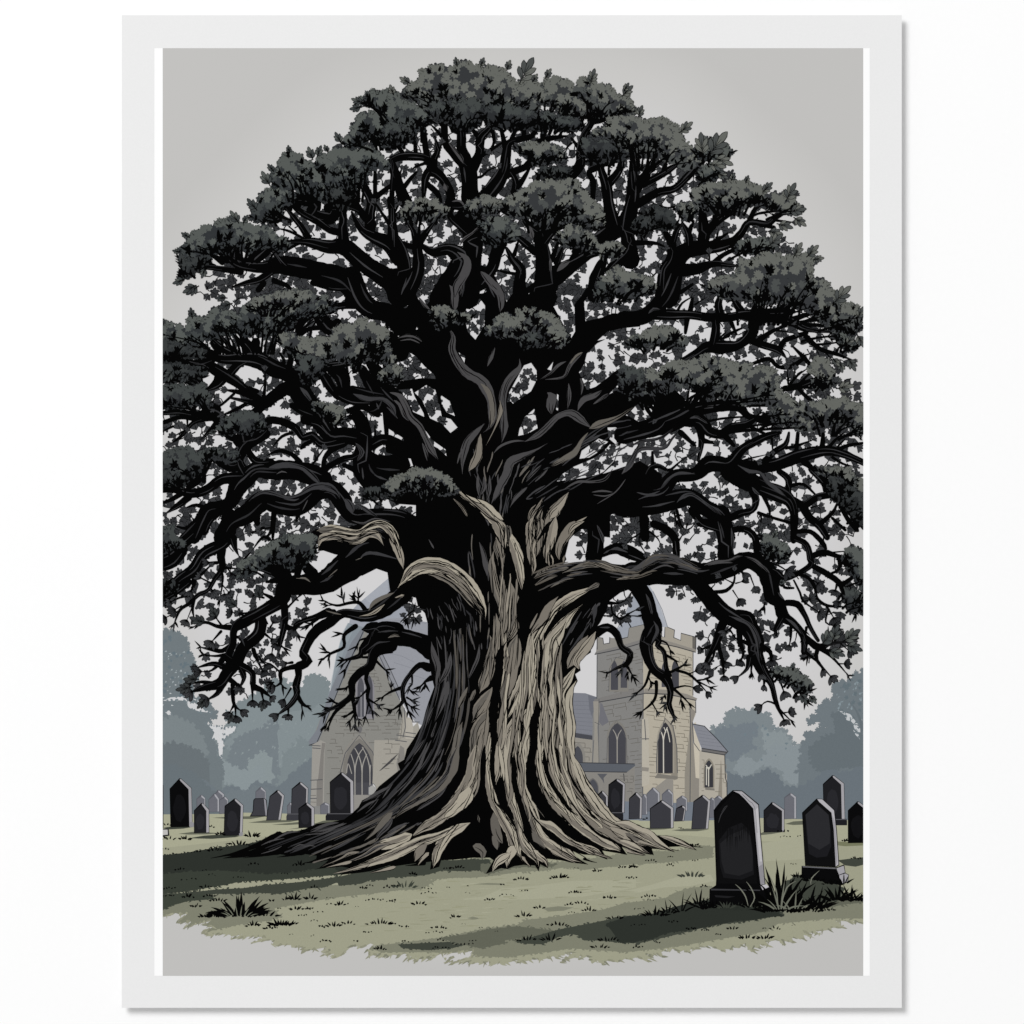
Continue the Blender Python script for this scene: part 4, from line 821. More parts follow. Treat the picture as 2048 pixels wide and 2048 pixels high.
# --- branches: each entry is one limb with its own twigs
LIMBS = [
 ('a1', '1900,1880,160 1700,1760,120 1600,1680,120 1500,1600,110 1380,1600,90 1260,1570,70 1180,1560,45 1060,1560,22;1500,1620,90 1490,1450,60 1490,1330,50 1440,1280,30;1480,1490,50 1390,1470,45 1290,1400,50 1180,1340,45 1080,1260,30;1240,1560,45 1180,1460,40 1110,1370,35 1050,1300,15;1180,1560,20 1100,1600,18 1030,1650,8;1200,1540,16 1080,1480,18 1000,1460,8;1130,1490,14 1060,1430,6'),
 ('a1', '1590,1990,170 1580,1932,170 1480,1840,160 1300,1790,130 1100,1750,130 1000,1740,120 880,1760,80 700,1740,60 600,1680,45 520,1640,22;1030,1720,60 960,1620,50 900,1560,30;700,1790,50 560,1770,40 420,1760,30 330,1790,25 250,1840,10;940,1790,50 850,1850,45 740,1880,35 640,1910,14;700,1560,40 650,1640,70 700,1720,60;900,1610,90 820,1680,90 760,1740,60;960,1620,50 1020,1700,60 1060,1740,60;780,1640,40 780,1760,26;500,1560,20 600,1650,30 660,1720,40;420,1600,16 480,1660,24 560,1720,40;340,1700,14 420,1720,26 500,1750,30;300,1640,10 380,1690,20;880,1880,40 840,1932,40;960,1860,40 1060,1900,30 1100,1940,20'),
 ('a1', '1932,1680,130 1850,1580,110 1720,1520,80 1640,1470,50 1590,1390,35 1560,1330,15;1870,1600,70 1870,1400,50 1870,1200,35 1880,1000,35 1870,930,16;1700,1480,70 1700,1350,70 1710,1250,60 1650,1120,50 1630,1000,20;1740,1220,40 1830,1150,30 1890,1100,14;1740,1230,30 1740,1050,25 1740,950,12;1720,1430,60 1630,1330,50 1580,1240,50 1590,1170,40 1510,1120,18;1870,1450,25 1800,1350,20 1740,1260,12;1880,1350,20 1920,1280,12;1640,1330,40 1560,1290,50 1480,1290,60 1380,1300,70'),
 ('a1', '1040,1250,14 1090,1230,60 1180,1230,90 1280,1260,80 1260,1350,90 1400,1380,80 1440,1310,60;1340,1060,20 1370,1180,40 1420,1290,40;1150,1160,40 1200,1220,60;960,1180,12 1050,1220,30 1150,1280,40;900,1290,14 1000,1290,24 1080,1310,40;1300,1200,30 1260,1300,40;1500,1100,12 1500,1180,36 1470,1260,40;930,1400,40 1000,1380,50 1080,1400,30'),
 ('b1', '590,1400,190 640,1330,150 620,1260,120 615,1100,110 600,980,110;600,1000,70 560,960,60 490,880,55 430,800,50 420,680,45 400,560,40 380,490,16;600,980,80 590,900,60 555,850,65 550,720,60 530,640,45 490,560,16;560,700,40 580,620,30 560,540,14;630,1000,80 690,880,60 700,760,60 770,680,40 810,580,16;700,770,40 650,710,30 610,670,14;790,700,30 805,790,20 770,850,8;480,700,20 440,620,14;550,740,25 480,690,16;700,900,30 780,850,25 860,800,16;620,1060,14 700,1060,18 760,1010,12 830,980,6;440,800,25 360,700,20 320,660,8;560,1010,22 520,930,14'),
 ('b1', '720,1240,110 830,1100,100 880,1000,80 900,880,65 920,800,50 1000,770,45 1100,740,35 1160,640,14;890,830,40 870,740,30 840,640,14;930,790,30 960,720,25 1010,670,10;1030,770,35 1040,680,25 1060,600,12;1180,750,40 1200,650,35 1240,540,14;1140,790,40 1250,760,35 1360,745,14;1230,730,22 1270,650,20 1330,600,10;860,1060,70 950,1020,50 1050,980,45 1090,940,45 1200,940,40 1310,925,14;1080,930,35 1060,860,25 990,820,12;1110,920,24 1160,860,20 1230,830,8;960,1180,50 970,1090,40 930,1020,35;980,1150,40 1040,1060,30 1085,980,12'),
 ('b1', '450,1310,80 470,1200,60 420,1090,60 360,1030,70 325,1010,90;330,1020,60 340,920,50 370,850,30 345,750,14;320,1000,60 290,920,50 170,900,60 60,910,50 -20,960,40;300,1020,60 270,1080,50 260,1240,20;290,920,40 270,800,40 260,680,30 230,620,12;310,940,24 200,980,16 170,1000,6;280,1110,35 360,1180,40 395,1250,20;455,1280,50 560,1280,60 640,1250,30;450,1290,40 470,1370,45 530,1430,50 600,1490,60;200,880,30 190,790,22 150,700,10;120,900,30 60,820,26 20,740,12;370,900,16 400,800,10'),
 ('b1', '120,1260,90 70,1130,70 30,1000,60 10,910,20;100,1150,35 170,1060,25 215,1015,10;60,1080,20 90,1000,10;0,1230,40 20,1400,50 30,1550,70;30,1370,20 90,1310,14'),
 ('b1', '700,1450,120 640,1500,150 640,1600,130 620,1800,140 600,1990,180;250,1590,30 330,1640,60 450,1620,80 540,1680,140 520,1780,150 430,1900,120 370,2000,120;210,1590,60 220,1720,80 200,1830,90 130,1980,110;40,1540,70 90,1650,90 110,1800,100 60,1960,120;220,1580,50 280,1490,40 350,1400,14;200,1580,45 180,1480,35 130,1400,14;220,1560,30 225,1480,20 230,1400,10;180,1600,40 100,1580,40 20,1550,30;620,1350,110 640,1420,140'),
 ('b1', '830,1520,120 880,1520,100 960,1530,60;860,1560,90 820,1650,80 790,1760,80 690,1880,110;700,1780,70 760,1850,90 830,1980,100;800,1450,40 850,1500,70;930,1430,16 900,1500,40'),
 ('b1', '1190,1990,200 1190,1850,140 1180,1650,100 1150,1500,80 1120,1400,60 1080,1290,18;1180,1560,70 1260,1470,60 1360,1420,40 1440,1370,14;1200,1480,50 1230,1390,35 1290,1310,14;1150,1480,50 1060,1420,45 1020,1370,16;1120,1640,50 1040,1570,50 970,1510,30;1230,1850,150 1330,1790,120 1440,1720,80 1540,1660,60 1620,1650,30;1290,1720,50 1320,1650,30 1355,1550,12;1250,1700,40 1300,1560,18;1390,1740,40 1440,1640,40 1510,1590,14;1120,1360,50 1210,1320,40 1290,1330,14;1330,1420,30 1400,1330,14'),
 ('b1', '1010,1990,110 1000,1880,80 1010,1780,70 950,1700,50 900,1610,20;960,1660,30 990,1560,14;830,1780,10 910,1800,20 1000,1810,20;1040,1960,40 1120,1880,20'),
 ('b1', '1600,1560,110 1720,1480,120 1830,1390,110 1870,1250,90 1880,1100,80 1870,980,40 1860,930,12;1720,1440,110 1690,1280,75 1670,1130,70 1630,1000,45 1610,880,18;1690,1110,60 1770,1010,50 1790,900,40 1780,830,14;1565,1230,35 1570,1100,40 1540,1020,40 1640,970,40 1690,900,16;1700,1780,70 1760,1720,80 1850,1620,70 1840,1500,60 1790,1430,30;1690,1040,20 1690,960,12;1880,1100,40 1950,1050,30 2000,960,14;1700,860,30 1730,770,14;1740,1400,16 1770,1320,10;1560,1990,60 1590,1850,90 1640,1720,60'),
 ('b1', '1400,1060,60 1470,960,70 1470,860,55 1500,730,45 1550,650,45 1550,540,35 1570,450,14;1560,640,35 1650,590,30 1740,530,12;1460,840,30 1400,760,14;1490,700,35 1480,620,20;1555,560,24 1620,470,20 1650,400,8;1550,540,18 1510,430,10;1580,640,24 1650,630,14 1720,580,8;1480,930,20 1520,900,8;1340,860,6 1400,800,14'),
 ('c1', '40,1700,130 20,1500,90 40,1330,80 70,1180,60 60,1060,45 50,950,16;90,1170,50 160,1060,40 200,1000,40 300,930,14;80,1280,60 250,1180,55 380,1150,50 480,1060,50 550,980,40 600,930,35 700,840,10;600,900,30 590,800,14;620,920,25 740,915,8;650,880,14 660,800,8;110,1130,50 250,1060,45 350,1000,40 440,930,14;60,1080,20 90,980,10;300,1030,24 320,960,14;180,1050,30 180,950,16;30,1400,24 130,1370,20 260,1400,10;60,1570,40 220,1570,25 310,1600,10;50,1500,40 140,1430,35 270,1420,14;120,1440,14 160,1370,8;220,1270,20 330,1300,14 420,1270,6'),
 ('c1', '330,1990,170 390,1760,110 440,1650,110 560,1610,100 700,1600,80 830,1560,60 900,1490,50 960,1410,45 1100,1420,40 1160,1370,45 1240,1310,40 1310,1210,12;590,1600,70 610,1500,80 600,1380,60 580,1260,20;620,1500,60 700,1410,55 800,1340,50 930,1260,40 1000,1200,14;960,1410,40 990,1330,30 1040,1230,12;690,1400,35 690,1270,16;870,1530,50 930,1440,30;500,1590,50 490,1500,45 440,1410,14;490,1500,35 530,1400,14;640,1580,20 720,1540,24 800,1490,10;700,1560,16 720,1480,10;770,1370,30 790,1280,14;860,1310,24 870,1230,12;1180,1340,20 1260,1330,22 1340,1310,8;1120,1390,20 1200,1400,16 1290,1410,8;1040,1430,26 1150,1450,26'),
 ('c1', '280,1990,90 290,1840,70 300,1770,60 350,1690,60 360,1580,60 320,1510,40 290,1450,14;370,1560,45 400,1470,35 440,1420,14;180,1860,14 240,1800,8'),
 ('c1', '420,1780,90 560,1770,70 680,1730,45 800,1740,30 880,1750,10;680,1730,40 760,1660,30 880,1610,25 1010,1570,8;650,1730,14 650,1650,12;1070,1690,20 1080,1620,16 1140,1570,8;800,1700,16 880,1660,12 940,1640,5;430,1950,30 520,1890,20'),
 ('a2', '1560,-30,150 1620,130,150 1700,220,130 1850,260,140 1960,330,220;1890,0,180 1932,130,180;1600,190,60 1450,205,45 1390,240,50 1350,230,30;1580,60,40 1420,60,46 1260,20,40'),
 ('a2', '1130,440,30 1170,330,50 1260,260,60 1330,310,90 1400,380,100 1450,330,60;1160,430,26 1230,380,30 1340,370,30;1120,300,30 1180,280,40;1290,260,30 1350,230,20'),
 ('a2', '1280,1040,160 1180,900,160 1120,760,110 950,680,110 830,620,110 700,610,80 550,610,60 420,560,50 300,500,40 190,460,14;830,600,90 780,520,60 720,450,50 740,380,30 840,360,14;840,590,70 820,480,30;700,600,50 560,530,45 470,450,30 390,370,14;640,580,45 600,500,30 550,430,14;480,620,50 380,650,50 250,620,40 90,560,30;760,560,40 690,470,26 640,400,14;540,560,30 480,500,20 500,420,10;400,590,50 300,560,46 200,550,36 90,520,30;300,600,40 180,640,34 90,680,20;900,430,40 850,400,60 960,420,30;960,420,20 1040,390,14;820,480,60 800,560,70;950,660,30 1040,640,24 1000,560,12;1070,700,40 1090,600,40 1060,540,26'),
 ('a2', '870,950,60 760,860,50 620,760,70 520,700,80 420,640,60 330,640,30;560,740,100 520,800,70 440,850,20;620,720,60 680,660,50 770,620,16;470,690,30 350,680,30 200,700,20 120,720,10;440,720,30 380,760,20;800,900,20 700,860,18 600,850,10'),
 ('a2', '1140,860,100 1050,840,90 960,900,80 870,960,70 760,940,35 620,910,14;860,940,40 740,890,25 590,850,12;860,980,60 800,1040,60;880,900,25 890,820,18 890,700,8;740,960,25 650,1010,25 570,1040,10;830,860,30 770,830,16;650,880,18 560,960,16 500,1000,8'),
 ('a2', '1250,1000,130 1320,1100,120 1400,1200,100 1500,1200,110 1620,1220,110;1500,1240,80 1340,1270,60 1250,1200,55 1180,1220,40 1120,1140,50 1000,1090,50 920,1090,50 840,1160,30;1200,1080,70 1310,1110,60 1380,1180,60;1100,1180,20 1020,1210,20 950,1290,6;1170,1300,20 1200,1270,30 1260,1240,20;1100,970,40 1180,1010,60 1260,1040,60'),
 ('a2', '900,1190,60 820,1240,60 740,1290,70 690,1400,60 740,1500,80;740,1270,110 720,1190,90 700,1160,60;760,1320,40 820,1400,50 940,1400,40;690,1240,90 820,1220,60 900,1160,30;640,1200,30 700,1250,50;560,1190,16 640,1230,36'),
 ('a2', '1600,1040,80 1650,1150,100 1650,1300,110 1640,1450,120 1700,1550,130 1820,1600,140;1540,1060,30 1600,1060,50;1700,1280,80 1800,1230,70 1900,1260,70 1990,1320,90;1740,1230,18 1740,1120,10;1650,1350,100 1760,1420,120 1932,1430,160;1750,1500,140 1932,1520,200'),
 ('a2', '1560,860,80 1700,900,90 1850,950,130 1960,1060,160;1800,880,60 1750,980,110 1700,1010,40;1450,870,90 1560,930,60 1700,940,50;1530,1015,36 1640,980,40 1760,1040,40;1170,610,30 1300,680,60 1400,660,60 1560,640,40;1700,640,60 1760,720,90 1800,820,90 1900,920,120;1330,720,60 1380,800,70 1420,860,60;1400,680,80 1480,740,110 1500,830,80;1640,690,60 1700,800,80 1740,880,60;1880,460,80 1932,560,140'),
 ('a2', '2180,1985,150 2040,1900,130 1900,1840,120 1700,1830,110 1560,1820,100 1480,1700,140 1400,1620,140 1280,1640,140 1150,1740,150 1000,1730,150 880,1700,150 760,1800,130 620,1880,110 560,1990,120;1130,1860,14 1150,1800,40;820,1800,60 830,1880,40;960,1800,40 940,1932,24 900,1990,14'),
 ('a2', '1340,1540,140 1240,1500,150 1100,1470,140 950,1470,130 820,1470,110 740,1540,120 680,1600,120 620,1720,90 540,1750,80 450,1770,80 400,1850,90 340,1990,90;720,1530,80 560,1540,70 440,1620,60 320,1650,60 200,1620,50 90,1620,40;700,1430,60 620,1450,60 480,1370,60 430,1440,60 380,1540,50 300,1600,40;300,1680,50 220,1740,40 130,1800,10;640,1370,60 700,1440,60;260,1640,40 180,1690,30 110,1720,16;540,1780,60 460,1860,50 420,1940,60;250,1520,40 180,1580,50 100,1560,40;470,1780,36 360,1740,24 280,1760,8;340,1880,40 280,1920,26 200,1900,10'),
 ('a2', '1320,1520,50 1370,1450,40 1500,1380,40 1560,1370,40 1620,1340,30;1340,1480,35 1350,1380,30 1410,1310,40 1500,1270,40;1160,1410,40 1100,1350,30 1000,1320,25 900,1360,6;1500,1430,30 1590,1470,40;1240,1450,15 1340,1310,8;1290,1400,12 1270,1330,6'),
 ('a2', '560,1090,100 470,1030,70 350,1040,40 230,1020,40 90,1030,30;480,1060,50 340,1100,30 250,1200,25 170,1260,6;290,1080,15 290,1140,8;540,1100,70 480,1150,35 390,1240,8;520,1000,60 430,940,30;400,930,20 330,1000,24;220,930,16 260,1010,24;120,900,12 200,980,30;360,1080,30 240,1060,30 110,1100,30;260,1170,14 200,1200,6;430,1190,14 440,1240,6;100,1170,10 180,1130,16'),
 ('c2', '-20,300,100 150,280,100 300,140,110 380,-40,110;200,260,80 350,270,70 500,270,60 650,290,60 800,290,60 900,270,60 1000,280,90 1150,290,70 1300,330,60 1400,380,40 1640,405,12;500,260,40 525,110,14;480,290,40 465,410,20;400,250,20 440,180,14 520,130,6;540,190,14 620,140,6;740,280,50 720,180,50 760,100,20;1000,240,60 1060,150,50 1120,60,16;1160,270,50 1250,190,40 1330,110,14;1280,310,40 1400,270,30 1540,230,10;1340,200,30 1400,130,14;900,240,50 850,170,40 840,100,14;1060,250,50 1200,250,50 1300,240,26;1330,330,20 1480,310,20 1600,320,8;1380,350,30 1500,350,24 1640,370,10'),
 ('c2', '1000,310,80 970,420,80 880,500,60 760,520,90 640,520,80 540,580,60 430,640,50;680,500,60 700,400,60 700,310,50;960,460,50 1060,500,50 1180,540,45 1245,605,8;1200,530,40 1230,470,35 1400,410,30;1040,460,40 1150,390,25 1280,340,12;1170,390,15 1300,410,6;1390,430,35 1500,530,30 1620,570,25 1760,620,6;740,460,15 820,410,20 910,370,12;720,460,14 780,400,8;1540,550,14 1600,620,6;1480,500,16 1590,490,12 1700,470,5;820,330,30 860,420,14'),
 ('c2', '1290,510,12 1380,600,30 1450,680,25;1390,600,25 1280,670,30 1180,670,25 1110,610,30 980,650,20;1360,590,14 1430,570,6;1230,840,40 1340,820,45 1450,780,40 1550,750,12;1340,840,25 1420,920,25 1530,980,8;1270,810,20 1330,740,15 1400,690,6;1260,800,15 1250,690,6;1350,800,20 1420,730,14 1500,700,6;1300,770,10 1310,700,5;1380,830,20 1500,840,10'),
 ('c2', '310,940,150 270,1080,150 200,1140,120 -20,1200,120;180,1160,110 400,1080,130 550,1000,100 750,970,80 880,980,70 950,1050,45 1100,1090,45 1330,1130,30;600,960,60 620,820,40;400,960,130 300,870,110;860,960,50 930,890,60 1060,900,40;560,830,40 480,780,40;240,940,60 200,860,50 130,800,16;300,880,60 400,780,50 460,730,14;80,900,60 200,920,80;740,900,30 660,860,40;960,960,40 1100,950,50 1220,970,20;1080,1060,60 1200,1080,60 1320,1110,30;1000,870,30 960,820,14;1100,900,24 1080,830,10;150,950,16 190,1020,20 230,1080,20'),
 ('c2', '450,1080,90 580,1090,90 650,1170,70 740,1190,60 830,1140,60 930,1120,50 1000,1080,30;560,1110,50 590,1230,45 565,1400,16;940,1120,25 1080,1190,20;760,1190,50 840,1280,24;600,1240,40 680,1260,16;430,1180,40 540,1280,20'),
 ('c2', '-20,1700,200 150,1640,150 280,1620,110 380,1520,90 540,1500,90 650,1420,110 800,1420,90 900,1310,60 1020,1240,55 1110,1200,45 1200,1180,20;1130,1200,20 1140,1320,8;830,1450,130 1000,1450,90 1150,1430,80 1350,1360,90 1550,1320,70 1700,1350,50 1860,1420,40;1050,1430,50 1150,1330,40 1240,1270,35 1265,1180,16;1240,1300,20 1330,1280,20 1450,1235,5;1320,1340,30 1335,1180,24;1520,1310,40 1530,1190,24;1560,1310,24 1620,1240,20 1690,1180,8;1600,1330,30 1720,1280,24 1839,1260,16;1640,1290,14 1700,1230,6;1600,1370,20 1680,1420,16 1760,1440,6;870,1410,15 960,1380,12 1090,1350,4;960,1380,8 1020,1400,4'),
 ('c2', '800,1480,120 940,1550,130 1050,1600,110 1200,1660,110 1280,1720,80 1310,1850,50 1300,1990,40;960,1580,60 1010,1700,50 980,1780,40 900,1800,50 790,1850,50;1270,1690,60 1380,1740,50 1480,1680,50 1600,1660,45 1700,1680,35 1860,1730,30;1380,1760,60 1420,1830,50 1500,1900,50 1560,1990,40;1190,1480,40 1260,1540,45 1260,1640,40;1290,1590,25 1380,1580,20 1490,1680,12;1560,1640,50 1540,1560,60 1440,1460,50;1600,1640,40 1680,1600,36 1740,1560,14;1560,1600,40 1620,1540,40 1660,1490,12;1640,1680,40 1760,1760,40 1850,1840,40;1450,1460,30 1380,1400,50'),
 ('c2', '1650,1720,30 1720,1850,30 1790,1932,30;1700,1750,24 1800,1900,30;1740,1650,20 1850,1680,30;1060,1650,30 1110,1760,20 1120,1840,8;1030,1800,24 1150,1840,20 1290,1880,20;1500,1890,40 1600,1800,24 1640,1720,14;1600,1840,20 1700,1932,20;1780,1780,40 1850,1900,60;1430,1760,12 1500,1740,6;1050,1810,16 1050,1880,8'),
 ('c2', '-20,1740,180 200,1740,130 380,1700,130 500,1680,110 620,1760,110 740,1840,110 790,1990,110;520,1780,60 600,1880,50 740,1930,40;-20,1640,90 120,1620,60;140,1800,60 155,1990,60'),
 ('c2', '150,1560,50 200,1450,40 270,1440,30 340,1470,20 430,1400,10 540,1330,5;215,1450,25 210,1330,16;250,1370,10 310,1360,6;150,930,8 160,1000,12 220,1080,8;400,1780,20 430,1890,15 470,1932,8;380,1800,14 400,1900,8'),
 ('c3', '-120,470,150 0,440,180 200,400,190 420,400,200 600,420,170 800,360,150 950,310,110 1080,380,130 1120,500,110 1140,590,110 1190,640,80 1220,740,80 1300,800,55 1380,900,50 1380,1020,40;1210,750,50 1160,850,30 1165,890,16;1280,800,24 1280,900,14 1265,980,5'),
 ('c3', '540,470,110 640,590,110 740,700,120 870,780,110 960,840,120 1010,950,110 1010,1040,100 1070,1180,70 1130,1270,40 1170,1420,30 1235,1560,6;860,720,50 960,730,40 1000,800,40;760,790,60 720,880,50 690,960,40 640,1060,30 600,1150,8;680,970,30 580,1000,8;690,1000,20 680,1060,14 640,1120,6;740,880,40 720,960,30 750,1080,25 765,1220,6;730,930,20 700,1000,20;880,850,40 890,960,35 915,1020,20 890,1100,8;900,930,20 960,960,30;1130,1190,25 1260,1230,20 1410,1420,4;960,1060,45 940,1150,25 860,1220,5;980,1080,20 970,1210,6;1000,1080,20 1050,1200,6;1060,980,40 1120,1020,30 1130,1100,10;740,1050,12 780,1110,4;1180,1430,16 1100,1400,10 1040,1440,4;1190,1460,16 1290,1560,5;1220,1490,10 1280,1480,4;1080,1200,30 1070,1290,8;1200,1250,16 1230,1340,5;1290,1290,14 1330,1370,5;820,830,14 770,870,5;810,850,14 860,920,4'),
 ('c3', '90,500,120 160,620,110 190,740,110 215,840,120 165,940,95 180,1060,75 230,1160,62 310,1220,70 350,1310,45 340,1420,35 360,1480,30 385,1545,6;235,850,60 260,940,40 250,970,35 300,1020,30 320,1150,30 345,1200,30;270,930,14 320,950,12 355,1020,4;310,1040,20 380,1080,14 400,1100,6;340,1180,20 420,1140,15 480,1100,4;400,1160,20 490,1190,18 560,1250,15 640,1340,4;560,1240,14 620,1230,8 660,1240,4;570,1250,12 690,1310,4;240,1250,25 240,1340,20 210,1410,18 115,1490,4;190,1170,20 150,1280,15 60,1360,4;200,1400,12 260,1500,4;370,1300,20 440,1360,15 510,1435,4;350,1310,14 460,1280,10 545,1300,4;310,1350,10 280,1390,4;490,1190,10 560,1160,4;180,1210,10 210,1280,4;430,1370,8 440,1430,4;330,1400,10 300,1440,4'),
 ('c3', '740,-40,150 770,130,100 770,290,100;820,80,40 920,70,40 1000,130,45 1025,290,50;580,20,60 690,30,60;800,160,40 820,270,40'),
 ('c3', '150,-30,50 130,70,20 110,170,12 155,250,5;170,-10,30 170,190,8;220,30,50 330,80,55 390,160,50 395,280,50;190,90,14 250,140,10 270,180,4;400,180,20 440,120,6;420,60,6 440,90,14 510,60,8 540,20,5;400,10,14 430,70,8;480,30,14 470,70,6;120,100,8 40,150,8 10,190,3'),
 ('c3', '1300,-20,45 1300,160,40;1320,90,30 1430,90,30 1520,170,35 1550,220,20;1310,140,40 1400,190,40 1430,300,45 1430,350,40 1340,410,35 1230,450,40 1170,400,40 1110,370,20;1440,280,40 1540,250,40 1640,280,30 1750,310,30 1860,400,30;1650,290,25 1650,380,20 1570,420,14;1440,350,35 1550,410,40 1650,480,40 1700,560,50 1760,640,50 1860,720,40;1340,420,20 1420,450,25 1470,530,25 1480,600,20 1560,660,20 1720,670,5;1560,670,15 1620,770,4;1570,690,12 1550,790,12 1630,820,4;1300,460,12 1350,560,15 1380,630,15 1510,720,4;1220,480,15 1230,520,20 1300,525,14;1600,250,10 1700,240,6;1690,490,30 1760,440,24 1800,400,10;1700,560,30 1790,560,30 1850,590,20;1640,480,20 1620,560,8;1800,660,30 1780,740,8;1380,630,10 1440,610,4;1450,460,10 1500,500,4;1720,600,24 1640,640,8'),
 ('c3', '1240,640,40 1330,650,45 1390,740,35 1430,830,30 1490,930,25;1390,900,35 1490,980,50 1600,950,25 1760,940,8;1490,980,35 1600,1060,20 1730,1210,4;1490,990,30 1480,1080,25 1600,1220,4;1380,1010,25 1480,1090,14;1400,830,20 1390,910,8;1650,1110,10 1710,1110,4;1540,1000,14 1660,1010,8;1660,950,10 1740,1020,5;1690,940,10 1770,900,5;1620,940,14 1640,880,6;1560,960,14 1570,880,6;1500,1100,14 1530,1170,5;1420,1040,10 1380,1080,4'),
 ('c3', '690,555,24 780,545,25 840,480,15 845,390,10;830,540,10 885,625,4;840,490,10 740,440,4;850,490,10 920,470,4;970,440,10 1000,520,6;880,380,30 920,420,8;1060,300,24 1160,210,14 1180,150,5;1080,290,20 1200,270,8;1060,310,12 1180,350,12 1260,400,4;1180,340,8 1280,330,4;1160,420,20 1210,500,30;1240,640,20 1180,660,14;1080,640,14 1060,700,5'),
 ('a3', '1960,560,150 1800,690,110 1660,740,80 1500,720,60 1400,780,70 1280,860,70 1220,950,60 1185,1040,60 1225,1090,60 1150,1130,60;1145,1140,50 1150,1200,45 1130,1280,50 1135,1350,40 1080,1430,35 980,1510,6;1140,1350,30 1180,1420,25 1245,1455,4;1140,1130,40 1080,1140,30 1010,1170,30 1010,1260,20 950,1290,4;1680,720,35 1620,640,25 1540,640,20 1440,660,15 1330,620,3;1440,655,10 1340,660,3;1500,640,10 1480,570,3;1590,620,12 1560,580,3;1610,640,14 1610,560,3;1590,820,35 1500,890,25 1500,980,20 1400,1030,18 1315,1090,3;1500,880,10 1450,880,3;1400,1030,10 1340,1000,3;1390,1040,12 1380,1100,3;1380,710,60 1280,750,40 1180,780,30 1120,810,20 1110,860,10;1320,740,30 1220,820,12;1260,800,10 1190,830,4;1010,1180,14 930,1110,10 870,1100,3;1010,1260,14 1040,1300,3;1100,1100,20 1040,1110,6;1090,1300,14 1030,1400,3;1070,1440,20 1070,1520,5;1170,1400,14 1180,1490,4;960,1250,10 925,1280,3'),
 ('a3', '1960,300,220 1700,240,240 1550,340,230 1350,480,170 1180,500,150 1050,520,120 1010,620,100 850,720,80 700,800,80 650,850,50 640,960,50 610,1040,50 620,1160,40;860,780,80 840,880,80 720,990,80 680,1080,80 600,1180,80 540,1260,70 430,1290,50 310,1330,6;700,1120,50 790,1180,40 800,1280,40 860,1310,35 945,1375,4;690,1120,45 730,1210,30 690,1300,10;1040,660,50 1040,800,45 1020,900,35 995,1040,4;620,1170,60 560,1130,40 480,1110,30 350,1145,4;640,960,35 560,1010,30 480,1000,25 380,980,5;620,830,40 520,820,25 430,790,20 325,830,3;1050,820,40 1110,840,35 1180,780,30 1320,740,40 1420,710,40;1110,830,20 1155,910,4;640,1270,30 650,1420,22 715,1480,3;650,1430,20 620,1480,5 610,1500,3;660,1440,16 665,1530,4;500,1270,40 400,1250,20 300,1270,5;560,1260,60 520,1340,30 440,1390,8;800,1000,30 830,1080,20 880,1180,5;840,1050,12 900,1130,5;860,1310,24 880,1410,4;790,1270,24 795,1410,4;1030,900,20 960,960,12 940,1050,4;1000,960,20 1050,1000,4;890,880,20 950,930,5;940,600,30 860,560,8;860,700,30 740,720,14 620,710,4;780,760,20 680,720,8;600,1040,30 500,1050,14 400,1040,4;660,900,24 720,920,4;560,820,16 500,740,5;550,860,20 470,950,4;580,1060,40 480,1160,14 380,1170,4;1040,700,20 1100,640,12 1180,560,5;930,830,14 960,780,5;600,1220,40 700,1290,20;880,600,14 790,580,4;1020,890,20 980,980,8'),
 ('a3', '620,-20,120 580,160,90 420,260,80 340,380,80 240,450,70 150,530,60 80,570,50;560,180,60 550,290,55 560,370,40 500,460,30 450,540,25 370,580,30 310,640,25 230,700,20 180,830,3;560,380,12 560,500,12 535,630,3;350,590,20 330,680,20 345,770,3;640,140,60 660,220,30 690,280,4;580,370,20 690,375,3;340,400,40 340,500,25 310,560,8;400,40,110 280,150,90 160,260,80 80,300,60;250,230,80 180,320,80 100,360,60;560,500,10 620,570,3;480,490,14 380,440,8;470,520,14 490,560,4;340,640,10 280,790,3;230,700,14 110,760,3;300,480,50 200,560,40 90,620,30;400,420,20 460,360,10;520,330,24 440,330,12;600,370,12 640,430,4;170,560,40 120,660,14;330,580,20 230,600,14 150,640,6;250,660,10 180,700,4;570,540,8 580,590,3'),
 ('a3', '960,-20,30 955,60,25 950,160,12;930,60,14 850,70,8;960,180,12 880,130,20 800,220,6;780,250,10 720,310,14;880,60,20 780,100,8;740,0,14 760,50,8;1290,130,100 1400,110,100 1560,110,100 1720,80,130 1850,150,160 1960,260,160;900,360,60 1000,330,80 1100,360,90;780,300,30 900,300,60 1000,360,80;1180,330,60 1260,420,80;720,400,16 820,370,30 940,400,50;1000,460,50 900,480,14;960,380,80 1050,440,90'),
 ('b3', '330,1000,170 200,930,110 60,900,120 -30,905,130 -110,920,120 -200,1000,75;-60,860,60 -110,820,60 -190,840,55 -165,850,45;300,1140,60 230,1120,40 150,1200,30 100,1290,30 100,1400,25 60,1440,16 -20,1490,3;100,1290,25 0,1330,15 -90,1390,3;110,1380,20 155,1510,4;320,1220,40 270,1250,15 225,1300,3;270,1240,12 270,1290,3;110,1400,14 200,1470,4;80,1420,14 70,1500,4;170,1200,14 170,1270,10 140,1300,4;10,1320,8 10,1260,3;130,1370,14 200,1410,4;150,1310,10 200,1340,4'),
